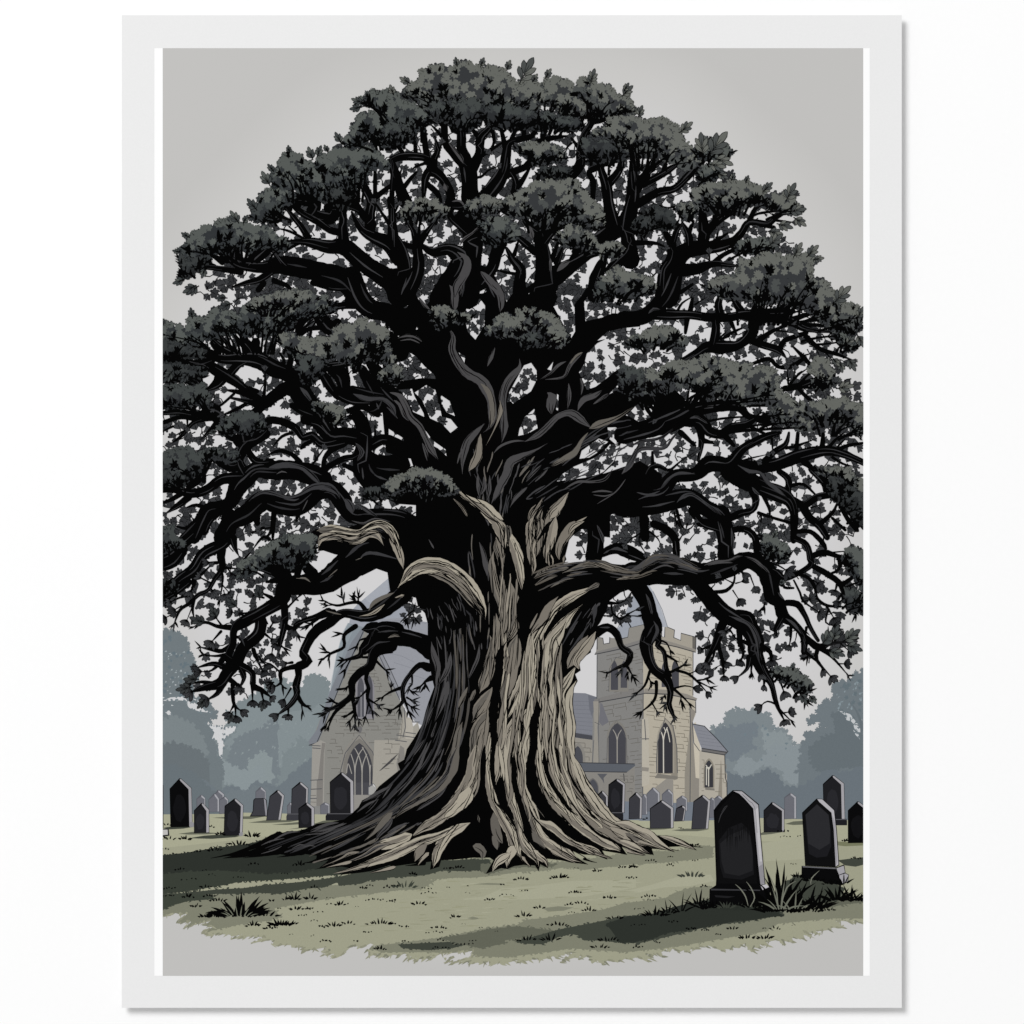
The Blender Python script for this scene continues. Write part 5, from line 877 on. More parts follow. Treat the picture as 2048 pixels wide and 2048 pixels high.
 ('a3', '1850,960,120 1740,1020,75 1700,1130,60 1620,1180,55 1560,1260,50 1560,1350,40 1480,1420,35 1310,1500,4;1920,840,80 1830,815,60 1740,840,50 1690,960,45 1640,1000,40 1620,1050,35 1460,1090,4;1690,1130,35 1670,1230,25 1690,1300,25 1680,1380,20 1730,1500,4;1560,1340,30 1580,1450,25 1590,1620,4;1500,1420,30 1420,1500,20 1370,1630,4;1680,1380,20 1780,1440,4;1730,1070,20 1800,1140,12 1855,1195,4;1690,910,16 1620,930,10 1590,990,3;1560,1270,20 1490,1310,4;1560,1060,12 1500,1170,4;1530,1080,10 1470,1140,3;1480,1430,20 1380,1390,3;1440,1440,14 1340,1460,3;1400,1460,12 1330,1520,3;1690,1300,20 1600,1390,3;1570,1480,20 1490,1530,4;1580,1500,14 1530,1580,3;1590,1480,10 1620,1580,3;1690,1410,12 1660,1550,3;1410,1510,12 1340,1610,3;1720,1060,20 1640,1060,14'),
 ('b3', '1580,-40,110 1590,150,110 1570,300,110;1640,260,50 1740,220,70 1850,250,90 1960,300,60;1440,40,30 1540,20,60'),
 ('b3', '1590,870,70 1680,830,55 1750,880,50 1790,980,40 1855,1030,45 1830,1110,35 1760,1140,20 1670,1185,3;1820,1110,25 1850,1160,14 1890,1230,3;1800,1120,14 1780,1180,3;1840,1170,10 1835,1220,3;1690,640,25 1780,640,10 1850,600,4;1710,650,14 1720,720,12 1770,760,14 1780,810,6;1780,770,14 1850,720,10 1910,690,4;1820,740,10 1930,740,4;1650,740,10 1720,740,4;1330,1050,100 1430,900,160 1550,720,190 1620,590,160'),
 ('b3', '80,790,5 140,730,10 210,680,12;150,740,8 110,800,3;180,720,6 190,800,3'),
]
NB = 0
TIPS = []
STREAK = []
for t, s in LIMBS:
    pid = part('branch', OAK)['id']; NB += 1
    for q in s.split(';'):
        pts = [(x, y, w_ * (1.17 if w_ < 36 else 1.06)) for x, y, w_ in P3(t, q)]
        BR.stroke(pts, pid, BLACK, .05, 7)
        if max(z[2] for z in pts) > 13 and len(pts) > 2: STREAK.append(pts)
        if pts[-1][2] < 15 * K:
            (x0, y0, _), (x1, y1, e) = pts[-2], pts[-1]
            TIPS.append((x1, y1, math.atan2(y1 - y0, x1 - x0), pid, pts[0][2]))
# buds and small leaves at the twig ends
for x, y, a, pid, w0 in TIPS:
    if y > 1120 and (x < 600 or x > 1390) and R.random() < .75:
        n = R.choice((3, 4, 5)); L0 = R.uniform(13, 21); gm = R.choice(('2b2c2e', '333436', '3a3b3d'))
        fan = [(a + (k - (n - 1) / 2) * R.uniform(.34, .55), L0 * R.uniform(.75, 1.1)) for k in range(n)]
        x -= 5 * math.cos(a); y -= 5 * math.sin(a)
        for b, L in fan: BR.poly(leaf(x, y, L, b, OVT, .85, .9), pid, BLACK)
        for b, L in fan: BR.poly(leaf(x + 2 * math.cos(b), y + 2 * math.sin(b), L - 2, b, OVT, .8), pid, gm)
        for b, L in fan: BR.poly(blade(x, y, L * .7, 1.0, b), pid, BLACK)
    elif y > 1300 and 420 < x < 1620 or y > 1180:
        n = R.choice((2, 3, 4, 4))
        gm = BLACK if R.random() < .55 else '2f3032'
        for k in range(n):
            b = a + (k - (n - 1) / 2) * R.uniform(.35, .62) + R.uniform(-.12, .12)
            L = R.uniform(9, 22)
            back_ = R.uniform(2, 14)
            BR.poly(blade(x - back_ * math.cos(a), y - back_ * math.sin(a), L, R.uniform(2.0, 4.0), b), pid, gm if k % 2 else BLACK)
    else:
        sprig(BR, x, y, R.uniform(9, 14), a, pid, '38393b', R.choice((3, 4, 5)), R.uniform(1.5, 2.2))

for t, s in (('a4', '1000,660,70 800,745,34 640,800,18 470,834,2;900,750,50 760,812,18 570,834,2;1010,770,70 860,812,18 720,832,2;1180,780,60 1060,815,14 980,826,2;1100,640,40 960,672,30 880,716,14 800,740,3;1330,840,40 1250,862,14 1190,870,2;1480,880,40 1380,900,14 1290,916,2;760,790,30 620,812,10 540,818,2'), ('b4', '1500,840,20 1560,860,8 1600,868,2;260,870,40 200,884,16 120,892,3'), ('c4', '150,740,30 300,760,14 420,776,2;380,700,20 500,735,12 600,752,2')):
    for q_ in s.split(';'): BR.stroke(P3(t, q_), TR, BLACK, .1, 6)
# ------------------------------------------------------------------ bark ridges
RG = part('bark_ridges', OAK, 'pale tan and grey ridges of bark running down the trunk and along the limbs')['id']
T, T2, M, M2, D, D2 = 'a7a091', '938c80', '79736a', '635f59', '484748', '3a3a3c'
def ridge(t, s, m, lines=2, shade=None):
    for q in s.split(';'):
        y_ = float(q.split()[0].split(',')[1]); wide = 1.34 if t in ('b3', 'b4', 'c4') and m in (T, T2, M, M2) and (t != 'b3' or y_ > 420) else 1.1
        pts = [(x, y, w_ * wide) for x, y, w_ in P3(t, q)]
        if m in (T, T2, M): BR.stroke([(x, y, w_ + 2.6) for x, y, w_ in pts], RG, BLACK, .05, 7, cap=False)
        c = BR.stroke(pts, RG, m, .06, 6, cap=False)
        mw = max(w_ for _, _, w_ in c)
        if shade and mw > 7:      # darker flank on one side of the ridge
            off = [(x - w_ * .3, y + w_ * .05, w_ * .36) for x, y, w_ in c]
            BR.stroke(off, RG, shade, .12, 8, cap=False)
        if mw < 5: continue
        n = len(c)
        for k in range(int(lines * n / 16) + 1):      # short ink lines that follow the grain
            i0 = R.randrange(0, max(1, n - 3)); i1 = min(n - 1, i0 + R.randrange(6, 18)); f = R.uniform(-.46, .46)
            seg = []
            for i in range(i0, i1 + 1):
                x, y, w_ = c[i]; xa, ya, _ = c[max(0, i - 1)]; xb, yb, _ = c[min(n - 1, i + 1)]
                dx, dy = xb - xa, yb - ya; d = math.hypot(dx, dy) or 1
                e = abs((i - i0) / max(1, i1 - i0) - .5)
                seg.append((x - dy / d * f * w_, y + dx / d * f * w_, max(.4, 1.9 * (1 - 1.6 * e))))
                f += R.uniform(-.05, .05)
            if len(seg) > 2: BR.stroke(seg, RG, BLACK, 0, 8)
# thin grey highlights painted along every thick limb, mostly on its upper side
for pts in STREAK:
    c = smooth(pts, 8)
    n = len(c)
    for k in range(max(1, n // 7)):
        i0 = R.randrange(0, max(1, n - 4)); i1 = min(n - 1, i0 + R.randrange(4, 12)); f = R.choice((-1, 1)) * R.uniform(.05, .42); seg = []
        for i in range(i0, i1 + 1):
            x, y, w_ = c[i]; xa, ya, _ = c[max(0, i - 1)]; xb, yb, _ = c[min(n - 1, i + 1)]
            dx, dy = xb - xa, yb - ya; d_ = math.hypot(dx, dy) or 1
            nx, ny = -dy / d_, dx / d_
            if ny > 0: nx, ny = -nx, -ny
            g_ = abs(f) if k % 3 else -abs(f) * .6
            seg.append((x + nx * g_ * w_, y + ny * g_ * w_, max(.5, w_ * .11 * (1 - 1.7 * abs((i - i0) / max(1, i1 - i0) - .5)))))
        if len(seg) > 3: BR.stroke(seg, RG, R.choice(('2c2c2e', '343436', '3a3a3c')), .1, 8)
# strands of grain over the shaded flank and the left roots
GA = P('b3', '300,900 330,1080 335,1240 290,1430 210,1650 100,1850') + P('a4', '1750,300 1560,520 1200,640 860,760')
GB = P('b3', '620,820 620,1100 620,1320 590,1560 530,1790') + P('b4', '440,200 260,380 40,520 -250,680 -560,830')
flow(BR, GA, GB, 105, RG, (), (1.0, 4.4), (.06, .26), .02, 1.0, fn=lambda t: R.choice((D2, '2a2a2c', '343436', D)) if t < .6 else R.choice((D, '57534d', '4c4945', D2)))
flow(BR, P('b3', '430,120 470,400 560,700 640,1000'), P('b3', '780,100 800,400 800,700 760,1000'), 26, RG, (D2, D, '343436', M2), (1.2, 3.2), (.08, .25))
flow(BR, P('a4', '1900,560 1700,690 1450,800 1250,870'), P('b4', '260,560 60,670 -200,790 -420,900'), 30, RG, (M2, '57534d', D), (1.2, 3.6), (.1, .3))
flow(BR, P('b2', '560,1300 620,1500 680,1700 760,1900'), P('b2', '1250,1350 1100,1500 980,1700 920,1900'), 44, RG, (D2, D, '343436', M2), (1.2, 3.6), (.1, .3))
flow(BR, P('b2', '1000,1450 1300,1300 1600,1100 1850,1000'), P('b2', '1100,1900 1300,1720 1600,1600 1900,1450'), 46, RG, (D2, '343436', '3f3f41'), (1.0, 3.2), (.08, .25), 0, .9)
flow(BR, P('b3', '1330,980 1430,800 1560,640'), P('b3', '1560,960 1590,800 1640,640'), 16, RG, (D2, D), (1.0, 2.6), (.1, .3))
flow(BR, P('b3', '230,620 290,760 310,960'), P('b3', '560,560 640,760 660,960'), 22, RG, (D2, '2f2f31', D), (1.0, 2.6), (.1, .3))
# upper limbs
ridge('b2', '450,370,30 490,440,50 480,540,50 530,640,60 600,720,70 690,770,70 740,830,80 780,920,60 790,1000,60 790,1090,50 760,1150,30 720,1180,10', D, 3)
ridge('b2', '700,800,20 760,860,40 790,960,40 790,1060,40 770,1140,20', M2, 2)
ridge('b2', '1000,610,10 1000,680,40 930,760,50 890,830,50 870,920,50 880,1040,40 880,1150,60 870,1230,40 860,1260,8', D, 3)
ridge('b2', '850,930,8 855,1010,30 830,1090,20 800,1160,12 740,1280,6;700,1190,14 690,1280,40 680,1360,60 640,1430,50 610,1480,10', M, 2)
ridge('b2', '730,1110,14 660,1180,40 600,1250,50 570,1340,50 560,1420,20 560,1500,6;520,1420,6 540,1350,14 570,1300,14;680,1500,10 680,1600,24 700,1690,8;770,1510,6 770,1620,24 745,1710,6;725,1520,6 730,1600,30 700,1660,6', D, 1)
ridge('b2', '800,1340,6 860,1280,16 960,1245,14 1040,1245,8;1040,1250,16 1140,1200,40 1220,1130,40 1290,1060,40 1360,1030,40 1420,1040,60 1500,1100,50 1550,1140,40', D, 2)
ridge('b2', '1540,1150,30 1600,1120,50 1690,1090,40 1780,1050,20 1880,980,8;1530,1180,20 1480,1240,20 1430,1330,40 1350,1380,40 1280,1420,30 1220,1450,6', M2, 2)
ridge('b2', '1220,1260,6 1120,1320,20 1000,1370,50 930,1410,60 900,1500,60 850,1600,50 800,1700,30 780,1740,6;1060,1600,20 990,1660,30 950,1710,20 925,1760,4;1050,1560,8 1120,1480,20 1170,1430,10;1120,1560,6 1180,1500,20 1220,1460,6', D, 2)
ridge('b2', '1160,770,6 1240,720,16 1300,660,20 1360,630,10;1200,770,6 1340,750,16 1380,680,24 1420,620,30 1490,560,20', D, 1); ridge('b2', '1390,650,8 1440,590,20 1490,560,12', M2, 1)
ridge('b2', '1215,870,10 1250,900,60 1240,980,60 1250,1040,6;1380,800,10 1385,900,30 1370,1000,6;1470,760,6 1485,820,20 1475,890,6;1450,1010,8 1490,930,40 1580,890,40 1640,850,14;1570,960,8 1660,900,24 1690,880,6', D, 2)
ridge('b2', '750,670,6 780,600,30 810,520,10;460,40,8 500,100,50 500,180,50 500,240,20;540,120,5 560,60,16 550,0,20;740,0,40 800,40,60 850,110,50 860,190,40 850,250,10;220,130,8 270,200,24 310,230,10', D, 2)
ridge('b2', '60,450,6 130,430,20 200,440,20 250,480,8;80,470,4 160,460,10 230,490,6;0,870,30 80,900,40 130,990,40 160,1060,40 230,1130,40 280,1230,40 320,1310,50 380,1400,10;30,930,20 70,960,20 110,1050,20 150,1090,10;250,1260,8 280,1340,24 290,1400,6', D, 2)
ridge('b2', '1340,1620,8 1450,1560,16 1560,1560,16 1660,1540,20 1720,1460,10;1560,1640,6 1640,1630,14 1720,1640,6;1570,1660,4 1660,1670,10 1720,1650,4;1790,1500,8 1850,1430,40 1900,1330,30 1932,1260,8;1600,1730,4 1740,1640,8 1820,1540,6', D, 2)
ridge('b1', '520,1640,20 590,1690,40 595,1760,60 560,1840,60 520,1900,60 500,1990,40;540,1590,6 570,1540,20 640,1490,14 690,1440,20;700,1790,20 760,1850,50 830,1932,60;1240,1690,20 1240,1800,14;1290,1790,10 1340,1740,40 1390,1710,10;480,1250,8 540,1245,14 580,1290,10;420,1110,40 440,1170,40;1080,1440,10 1095,1500,36 1100,1540,10;450,790,10 540,900,30 570,960,10', D, 2)
ridge('a2', '920,1450,30 1050,1430,40 1170,1450,30 1240,1500,40 1310,1570,30 1330,1590,8;790,1690,20 870,1640,30 960,1650,24 1060,1680,20 1150,1660,20 1260,1600,40 1370,1600,60 1450,1650,50 1470,1700,10;1510,1690,20 1550,1750,60 1570,1800,20;1590,1260,8 1640,1330,36 1600,1400,10;1570,880,20 1680,920,40 1800,920,30 1880,990,30 1900,1060,8;1160,830,8 1200,870,30 1250,940,16;1600,1730,20 1680,1780,30 1760,1830,10;1640,1450,6 1650,1540,14;1750,950,6 1770,1000,20', D2, 2)
ridge('a2', '980,1500,5 1020,1480,10 1060,1490,4;1180,1780,5 1220,1700,8;1390,1700,5 1430,1770,8;1560,1860,6 1650,1880,14 1740,1850,20 1860,1870,8', D, 0)
ridge('c2', '30,1290,8 120,1250,20 240,1230,20 310,1200,16 380,1140,8;40,1420,6 90,1330,24 150,1300,30 300,1300,20 360,1230,16 430,1140,6;0,1480,20 50,1390,40 100,1310,10;500,1070,10 560,1060,20 640,1110,16;870,1430,10 960,1480,30 1040,1490,20 1100,1560,30 1200,1640,20 1270,1690,8;980,1600,10 1010,1640,20 1040,1660,8;280,1600,6 330,1540,14 420,1490,16 540,1500,6;90,1640,8 180,1660,14 270,1630,6;400,1720,8 440,1680,30 520,1660,20 640,1740,20 750,1820,20;180,260,8 220,225,20 270,230,10', D2, 2)
# shoulder of the trunk on the left
ridge('b2', '500,1590,8 560,1660,30 640,1710,50 720,1750,80 790,1820,90 850,1890,80 880,1960,60', T, 3, M)
ridge('b2', '490,1690,6 560,1760,20 600,1830,16;1180,1680,6 1150,1740,40 1100,1800,50 1070,1880,10;1380,1640,8 1330,1710,50 1260,1800,80 1210,1860,40 1190,1910,8;1180,1760,8 1150,1840,40 1110,1900,60 1090,1990,50', M, 2)
ridge('b2', '1370,1650,6 1330,1730,30 1260,1810,50 1230,1850,10', T2, 1); ridge('b2', '1280,1830,10 1260,1900,50 1250,1990,50;1520,1830,5 1440,1880,20 1370,1932,8', T2, 1)
ridge('b3', '800,-20,70 850,60,90 880,150,60 890,240,30 885,290,6', T2, 3, M)
ridge('b3', '820,130,20 830,200,60 860,290,60 870,380,50 880,480,50 890,580,30 895,660,5', M, 3, M2); ridge('b3', '800,240,20 785,340,50 800,440,50 820,540,60 850,640,60 875,740,60 875,840,50 850,930,6', M, 4, M2)
ridge('b3', '690,170,5 720,250,30 740,350,36 750,430,8;610,240,3 640,310,8;300,150,4 340,220,14;660,780,5 670,860,14;455,650,4 480,720,10 500,790,4;430,820,4 436,870,8;520,880,5 540,1000,16 550,1050,4', D, 1)
ridge('b3', '930,70,30 930,130,50 960,200,70 990,290,80 1010,380,70 1020,450,60 1030,520,40 1015,580,6', T, 4, M); ridge('b3', '900,40,40 920,100,40 910,160,10', M2, 1)
ridge('b3', '1110,-20,70 1080,60,60 1095,140,80 1085,230,60 1100,310,50 1110,380,36 1095,430,5', T2, 3, M); ridge('b3', '1200,100,10 1150,200,40 1130,280,30;1170,-10,50 1160,60,40 1120,160,20', M, 1)
ridge('b3', '1280,-20,50 1260,80,60 1240,170,60 1210,250,50 1240,330,60 1255,380,20', T2, 3, M); ridge('b3', '1430,10,60 1370,100,70 1320,180,60 1300,250,40 1310,310,20;1350,270,6 1340,330,40', M, 2); ridge('b3', '1500,10,8 1420,50,30 1380,110,10', T2, 0)
ridge('b3', '920,420,10 925,520,50 950,600,80 970,690,80 970,780,70 940,870,60 870,975,5', M, 5, M2); ridge('b3', '990,870,10 970,960,70 950,1060,90 935,1160,80 920,1260,80 890,1350,60 860,1430,8', M, 5, M2)
ridge('b3', '1610,495,8 1520,540,40 1420,585,50 1330,640,50 1260,700,50 1220,760,50 1160,840,70 1110,930,70 1095,1020,70 1095,1110,90 1060,1210,90 1010,1320,80 960,1420,70 920,1500,40 880,1590,8', T, 5, T2)
ridge('b3', '1300,590,8 1220,680,40 1180,770,50 1110,850,20 1080,900,6;1140,720,5 1100,800,14 1080,840,4', M, 2)
ridge('b3', '1490,650,6 1410,720,40 1350,790,60 1290,850,50 1240,930,60 1210,1020,70 1200,1110,60 1210,1200,50 1190,1300,50 1215,1390,60 1225,1480,70 1205,1580,80 1200,1680,60 1180,1780,70 1140,1880,70 1130,1990,60', T, 6, T2)
ridge('b3', '1365,770,10 1330,860,50 1290,930,60 1270,1010,50 1270,1100,50 1255,1200,60 1250,1300,50 1240,1400,50 1270,1500,60 1290,1600,50 1280,1700,50 1300,1800,50 1310,1900,50 1320,1990,50', T, 5, T2)
ridge('b3', '1530,890,12 1480,970,50 1430,1040,60 1390,1110,40 1370,1150,6', M, 2); ridge('b3', '1590,860,8 1540,950,50 1480,1030,50 1440,1090,40 1460,1150,30', T2, 2)
ridge('b3', '1430,1140,40 1400,1190,50 1360,1260,50 1320,1340,40 1330,1440,50 1350,1540,50 1340,1640,40 1350,1740,50 1380,1840,50 1390,1960,50', T, 5, T2); ridge('b3', '1440,1240,10 1400,1310,30 1380,1400,40 1390,1500,40 1400,1600,50 1390,1700,50 1400,1800,40 1410,1900,40', T, 3); ridge('b3', '1330,1180,8 1300,1270,30 1300,1350,14', M, 1)
ridge('b3', '1110,1200,20 1110,1300,50 1090,1370,30 1080,1420,6;1080,1390,10 1090,1460,50 1050,1540,80 1060,1640,60 1040,1720,70 1040,1820,60 1030,1900,50', T, 3, T2)
ridge('b3', '1000,1480,20 970,1560,60 930,1620,50 950,1700,60 1000,1800,40 1020,1880,10;940,1600,10 930,1700,60 910,1800,70 890,1900,60 890,1990,60', T, 3, T2); ridge('b3', '890,1480,30 860,1580,60 870,1680,50 850,1780,60 820,1880,70 810,1990,60', T2, 3, M)
ridge('b3', '770,890,6 800,980,50 770,1080,50 750,1180,60 720,1270,60 690,1340,8', M, 4, M2); ridge('b3', '820,720,10 830,820,40 815,920,40 800,1040,40 790,1150,30 770,1260,20;790,1290,10 760,1370,70 700,1460,90 660,1530,30 625,1570,5', M, 4, M2)
ridge('b3', '780,1440,30 740,1540,80 690,1620,90 670,1720,80 670,1820,80 670,1932,90 670,1990,80', M, 5, M2); ridge('b3', '770,1640,30 760,1740,50 750,1840,50 770,1990,60', T2, 2)
# shaded left side of the trunk
ridge('b3', '320,940,6 340,1040,40 370,1130,40 360,1210,30 350,1270,5;470,1020,5 460,1110,36 430,1190,40 390,1250,14 360,1290,4;450,1240,30 430,1330,50 400,1420,40 370,1500,20 340,1570,4;690,960,4 680,1060,24 640,1150,24 600,1240,4;360,900,3 400,1000,12;340,1440,4 300,1530,20 270,1620,4', D, 2)
ridge('b3', '600,1290,6 560,1380,30 530,1450,14;660,1310,20 620,1400,20;560,1560,8 530,1640,36 510,1740,40 500,1850,50 480,1990,50', M2, 2); ridge('b3', '360,1560,5 320,1680,20;270,1690,4 220,1760,20 180,1820,8;320,1700,4 270,1800,16 230,1870,4;400,1770,3 370,1820,8', D, 1)
# left arching limbs
ridge('b3', '60,525,8 130,440,60 210,370,80 300,350,90 400,360,90 490,400,80 570,460,80 650,550,70 700,630,50 735,700,30 735,770,4', T, 6, M); ridge('b3', '290,420,10 370,430,50 440,460,40 540,540,40 620,620,50 690,700,30 725,765,5', M, 3, M2)
ridge('b3', '0,80,40 40,180,60 80,280,50 105,380,8;40,600,4 110,580,20;-40,650,6 -100,700,20 -160,730,12 -240,745,4', T2, 2)
ridge('a3', '1290,85,10 1350,65,50 1440,70,50 1540,90,40 1620,95,36 1700,50,50 1780,30,50 1850,70,60 1900,150,60 1930,240,50', T, 4, M); ridge('a3', '1300,230,6 1330,140,50 1440,130,50 1540,160,50 1620,150,60 1690,110,50 1760,120,50 1810,200,12', T2, 4, M2); ridge('a3', '1300,80,30 1360,75,40 1420,70,20', M2, 1)
ridge('a3', '1690,700,8 1730,640,30 1800,600,30 1890,560,10;1360,700,5 1430,720,10 1480,730,3;1130,450,4 1200,450,14 1240,480,5;1380,440,3 1450,380,8;1590,310,3 1640,290,8;1840,910,6 1890,890,20 1932,900,8', M2, 1)
# the long lower limb on the right
ridge('b3', '1110,450,6 1190,390,30 1290,370,40 1380,370,24;1330,410,6 1440,370,30 1540,340,50 1640,340,50 1720,370,50 1830,400,50 1932,400,40;1120,500,5 1220,440,20 1300,430,8;1240,520,4 1330,470,16 1420,450,4;1500,550,5 1600,500,30 1620,490,6', M2, 3)
ridge('b3', '1480,350,8 1560,325,24 1640,350,30 1760,390,20;1750,460,6 1850,440,20 1932,420,8', M, 2)
ridge('c3', '0,395,20 90,380,40 180,330,60 270,290,50 350,290,60 430,330,50 520,370,40 590,375,10;610,350,6 700,320,24 800,310,24 870,280,20 920,280,6;640,350,4 740,330,10 830,330,6;920,280,5 1000,310,20 1060,360,20 1120,420,14;180,400,4 300,350,12 380,370,4', D, 3)
ridge('c3', '160,570,5 190,640,24 210,730,20;220,780,6 250,850,24 220,930,20 200,960,5;800,740,5 880,770,20 960,810,24 1010,900,30 1030,1000,20 1040,1100,14;1180,560,6 1220,610,20;1240,760,5 1300,800,20 1370,890,8;820,60,5 830,160,20 825,260,10', D2, 2)
ridge('b3', '1700,230,5 1760,220,24 1840,250,8;1650,260,5 1700,230,20;1600,40,10 1640,130,24 1650,180,8;1590,650,20 1580,720,30 1570,780,8;1620,830,5 1700,830,14', D2, 1)
# roots
ridge('b4', '670,-40,90 650,80,80 640,180,80 600,280,90 540,370,80 470,450,70 380,530,60 260,600,60 180,660,50', T2, 6, M)
ridge('b4', '610,280,30 590,360,80 520,440,60 420,520,40', T, 2); ridge('b4', '170,650,50 60,700,60 -40,730,60 -110,745,30', T, 3, M)
ridge('b4', '770,-40,60 750,80,60 760,200,60 780,310,50 800,400,50 850,460,70 900,550,80 950,640,80 970,720,80 1000,800,40 1035,875,6', T, 6, M); ridge('b4', '800,480,20 810,560,50 830,650,50 870,720,20;790,660,10 820,720,40 830,770,6', M2, 2)
ridge('b4', '970,740,60 930,800,50 910,850,30 905,912,5;930,800,30 860,840,50 820,880,30 790,938,5', T, 2); ridge('b4', '810,-40,50 840,60,60 830,160,50 810,250,20 820,320,5', T2, 2)
ridge('b4', '890,-40,60 890,80,60 900,180,60 920,280,70 950,400,60 975,480,40 1000,580,40 1010,660,40 1050,740,60 1110,810,50 1140,870,24 1146,932,5;1090,770,40 1150,820,40 1200,860,24 1218,908,4', T, 6, M)
ridge('b4', '1030,-40,60 1010,80,70 1010,200,60 1020,300,60 1060,390,70 1100,490,70 1130,580,60 1180,670,70 1260,730,70 1350,790,60 1430,840,40 1528,882,5', T, 7, M); ridge('b4', '1020,330,8 1050,460,30 1080,560,30 1110,640,20;1100,620,20 1140,700,40 1200,760,14', M2, 1)
ridge('b4', '1130,530,20 1200,570,50 1280,600,60 1350,660,60 1430,720,50 1520,760,50 1600,790,36 1672,842,4', T, 3, M); ridge('b4', '960,60,6 970,150,16 990,250,6', M2, 0)
ridge('b4', '1150,-60,70 1140,60,60 1160,180,60 1200,300,70 1280,410,80 1370,500,80 1470,570,80 1580,650,80 1680,720,70 1760,760,40 1828,806,4', T, 7, M)
ridge('b4', '1210,-40,60 1240,80,60 1280,180,60 1330,280,70 1400,370,70 1460,450,60 1520,520,50 1600,600,40 1650,640,10', T, 4, T2); ridge('b4', '1310,-40,60 1320,60,60 1340,160,50 1360,260,10', T, 2); ridge('b4', '1380,-60,70 1400,60,60 1440,160,70 1480,260,80 1540,360,90 1610,450,90 1690,540,80 1780,590,70 1880,610,60 1960,650,60 2040,700,50 2120,750,30 2200,786,4', T, 6, T2)
ridge('b4', '1370,150,10 1400,250,30 1450,330,40 1500,400,30 1560,470,20;1500,500,20 1590,570,50 1680,620,50 1770,680,50 1860,730,40 1960,780,30 2020,806,4', M, 3); ridge('b4', '1690,590,10 1800,650,50 1900,700,30 1990,740,20', T2, 2)
ridge('c4', '-80,560,40 20,580,50 100,620,50 180,660,60 260,720,40 380,784,4;265,662,8 350,685,24 430,715,30 500,745,16 552,772,3;-40,700,30 60,740,36 150,790,8', T, 4, M); ridge('c4', '0,640,20 80,680,30 160,720,20 230,760,8', M2, 1)
ridge('b4', '620,560,20 540,600,50 450,650,60 400,720,60 365,790,50 350,850,40 330,915,5', T, 3, M); ridge('b4', '590,570,10 480,610,30 380,660,40 260,700,60 140,750,60 40,800,60 -60,840,50 -150,870,36 -260,910,24 -390,955,4', T, 5, M); ridge('b4', '380,720,10 340,760,20;290,720,10 230,780,50 190,860,8', M, 1)
ridge('b4', '640,740,20 680,750,50 720,790,40 710,840,14;680,500,20 690,560,10', M2, 1)
ridge('b4', '530,-40,60 490,80,60 460,180,60 390,270,60 300,340,50 200,400,40 110,450,40 40,520,30', M2, 4, D); ridge('b4', '290,-20,5 230,120,20 150,240,20 20,390,4;60,30,4 0,90,14 -80,160,5;440,280,4 380,350,20 260,430,20 200,470,4;150,560,4 60,590,14 -20,640,5', D, 1)
ridge('b4', '20,480,30 -60,560,40 -130,640,20 -200,700,4', M2, 1); ridge('a4', '1640,400,5 1750,340,30 1860,280,14;1600,480,4 1680,420,16 1760,380,4;1500,560,6 1420,600,20 1340,630,30 1260,640,20 1160,660,5;1460,560,10 1380,570,20 1280,610,20 1220,640,5;1880,520,8 1840,580,40 1780,640,30 1740,700,8', D, 2)
ridge('a4', '1620,785,20 1540,800,24 1490,830,16 1430,860,12 1310,908,3;1860,720,20 1760,750,40 1660,810,24 1540,860,12 1440,892,3', M, 2, D); ridge('a4', '1180,750,4 1240,735,8 1280,745,3;860,800,3 960,770,8 1020,740,3;1040,680,4 940,700,10 860,735,3;1100,760,3 1160,730,8 1200,735,3;920,715,3 1060,640,14 1160,630,4', D, 0)
ridge('a4', '1700,880,34 1600,905,20 1500,935,10 1420,952,3;1900,900,28 1800,925,14 1700,946,3;1560,860,26 1460,884,14 1360,908,3', T2, 1)
ridge('c4', '100,700,24 200,735,13 300,768,3;0,770,22 90,795,10 160,810,2', T2, 1); ridge('b4', '1480,740,26 1590,795,14 1720,838,3;1240,770,26 1330,826,14 1430,868,3;1020,820,20 1060,870,10 1090,905,2;300,790,24 240,850,14 215,890,3', T2, 1)
flow(BR, P('b3', '760,860 765,1150 720,1420') + P('b4', '660,-60 640,150 560,340 420,500'), P('b3', '1400,860 1375,1200 1400,1560') + P('b4', '1420,60 1480,240 1640,470 1860,620'), 34, RG, (T, T, T2, M), (2.6, 7.0), (.3, .6), .03, .98, ink_=2.2)
flow(BR, P('b3', '830,330 800,700 780,1050'), P('b3', '1010,480 990,800 930,1200'), 12, RG, (T2, M, M), (2.4, 5.5), (.3, .6), ink_=2.2)
flow(BR, P('b2', '1180,1660 1090,1800') + P('b3', '1060,60 1080,250 1090,430'), P('b2', '1400,1620 1300,1800') + P('b3', '1340,20 1290,200 1290,380'), 44, RG, (BLACK,), (.9, 3.0), (.12, .4))
flow(BR, P('b2', '480,1600 600,1720 740,1840') + P('b3', '830,60 860,300'), P('b2', '560,1590 700,1700 860,1850') + P('b3', '920,40 910,260'), 22, RG, (BLACK,), (.8, 2.4), (.1, .4))
flow(BR, P('b3', '60,500 150,390 300,320 450,345 600,450 735,660'), P('b3', '90,560 200,440 320,420 440,470 560,580 725,790'), 34, RG, (BLACK,), (.8, 2.6), (.06, .3))
flow(BR, P('a3', '1290,60 1440,45 1600,80 1750,10 1880,60 1960,260'), P('a3', '1300,260 1430,160 1600,180 1720,130 1820,140 1900,330'), 30, RG, (BLACK,), (.8, 2.6), (.06, .3))
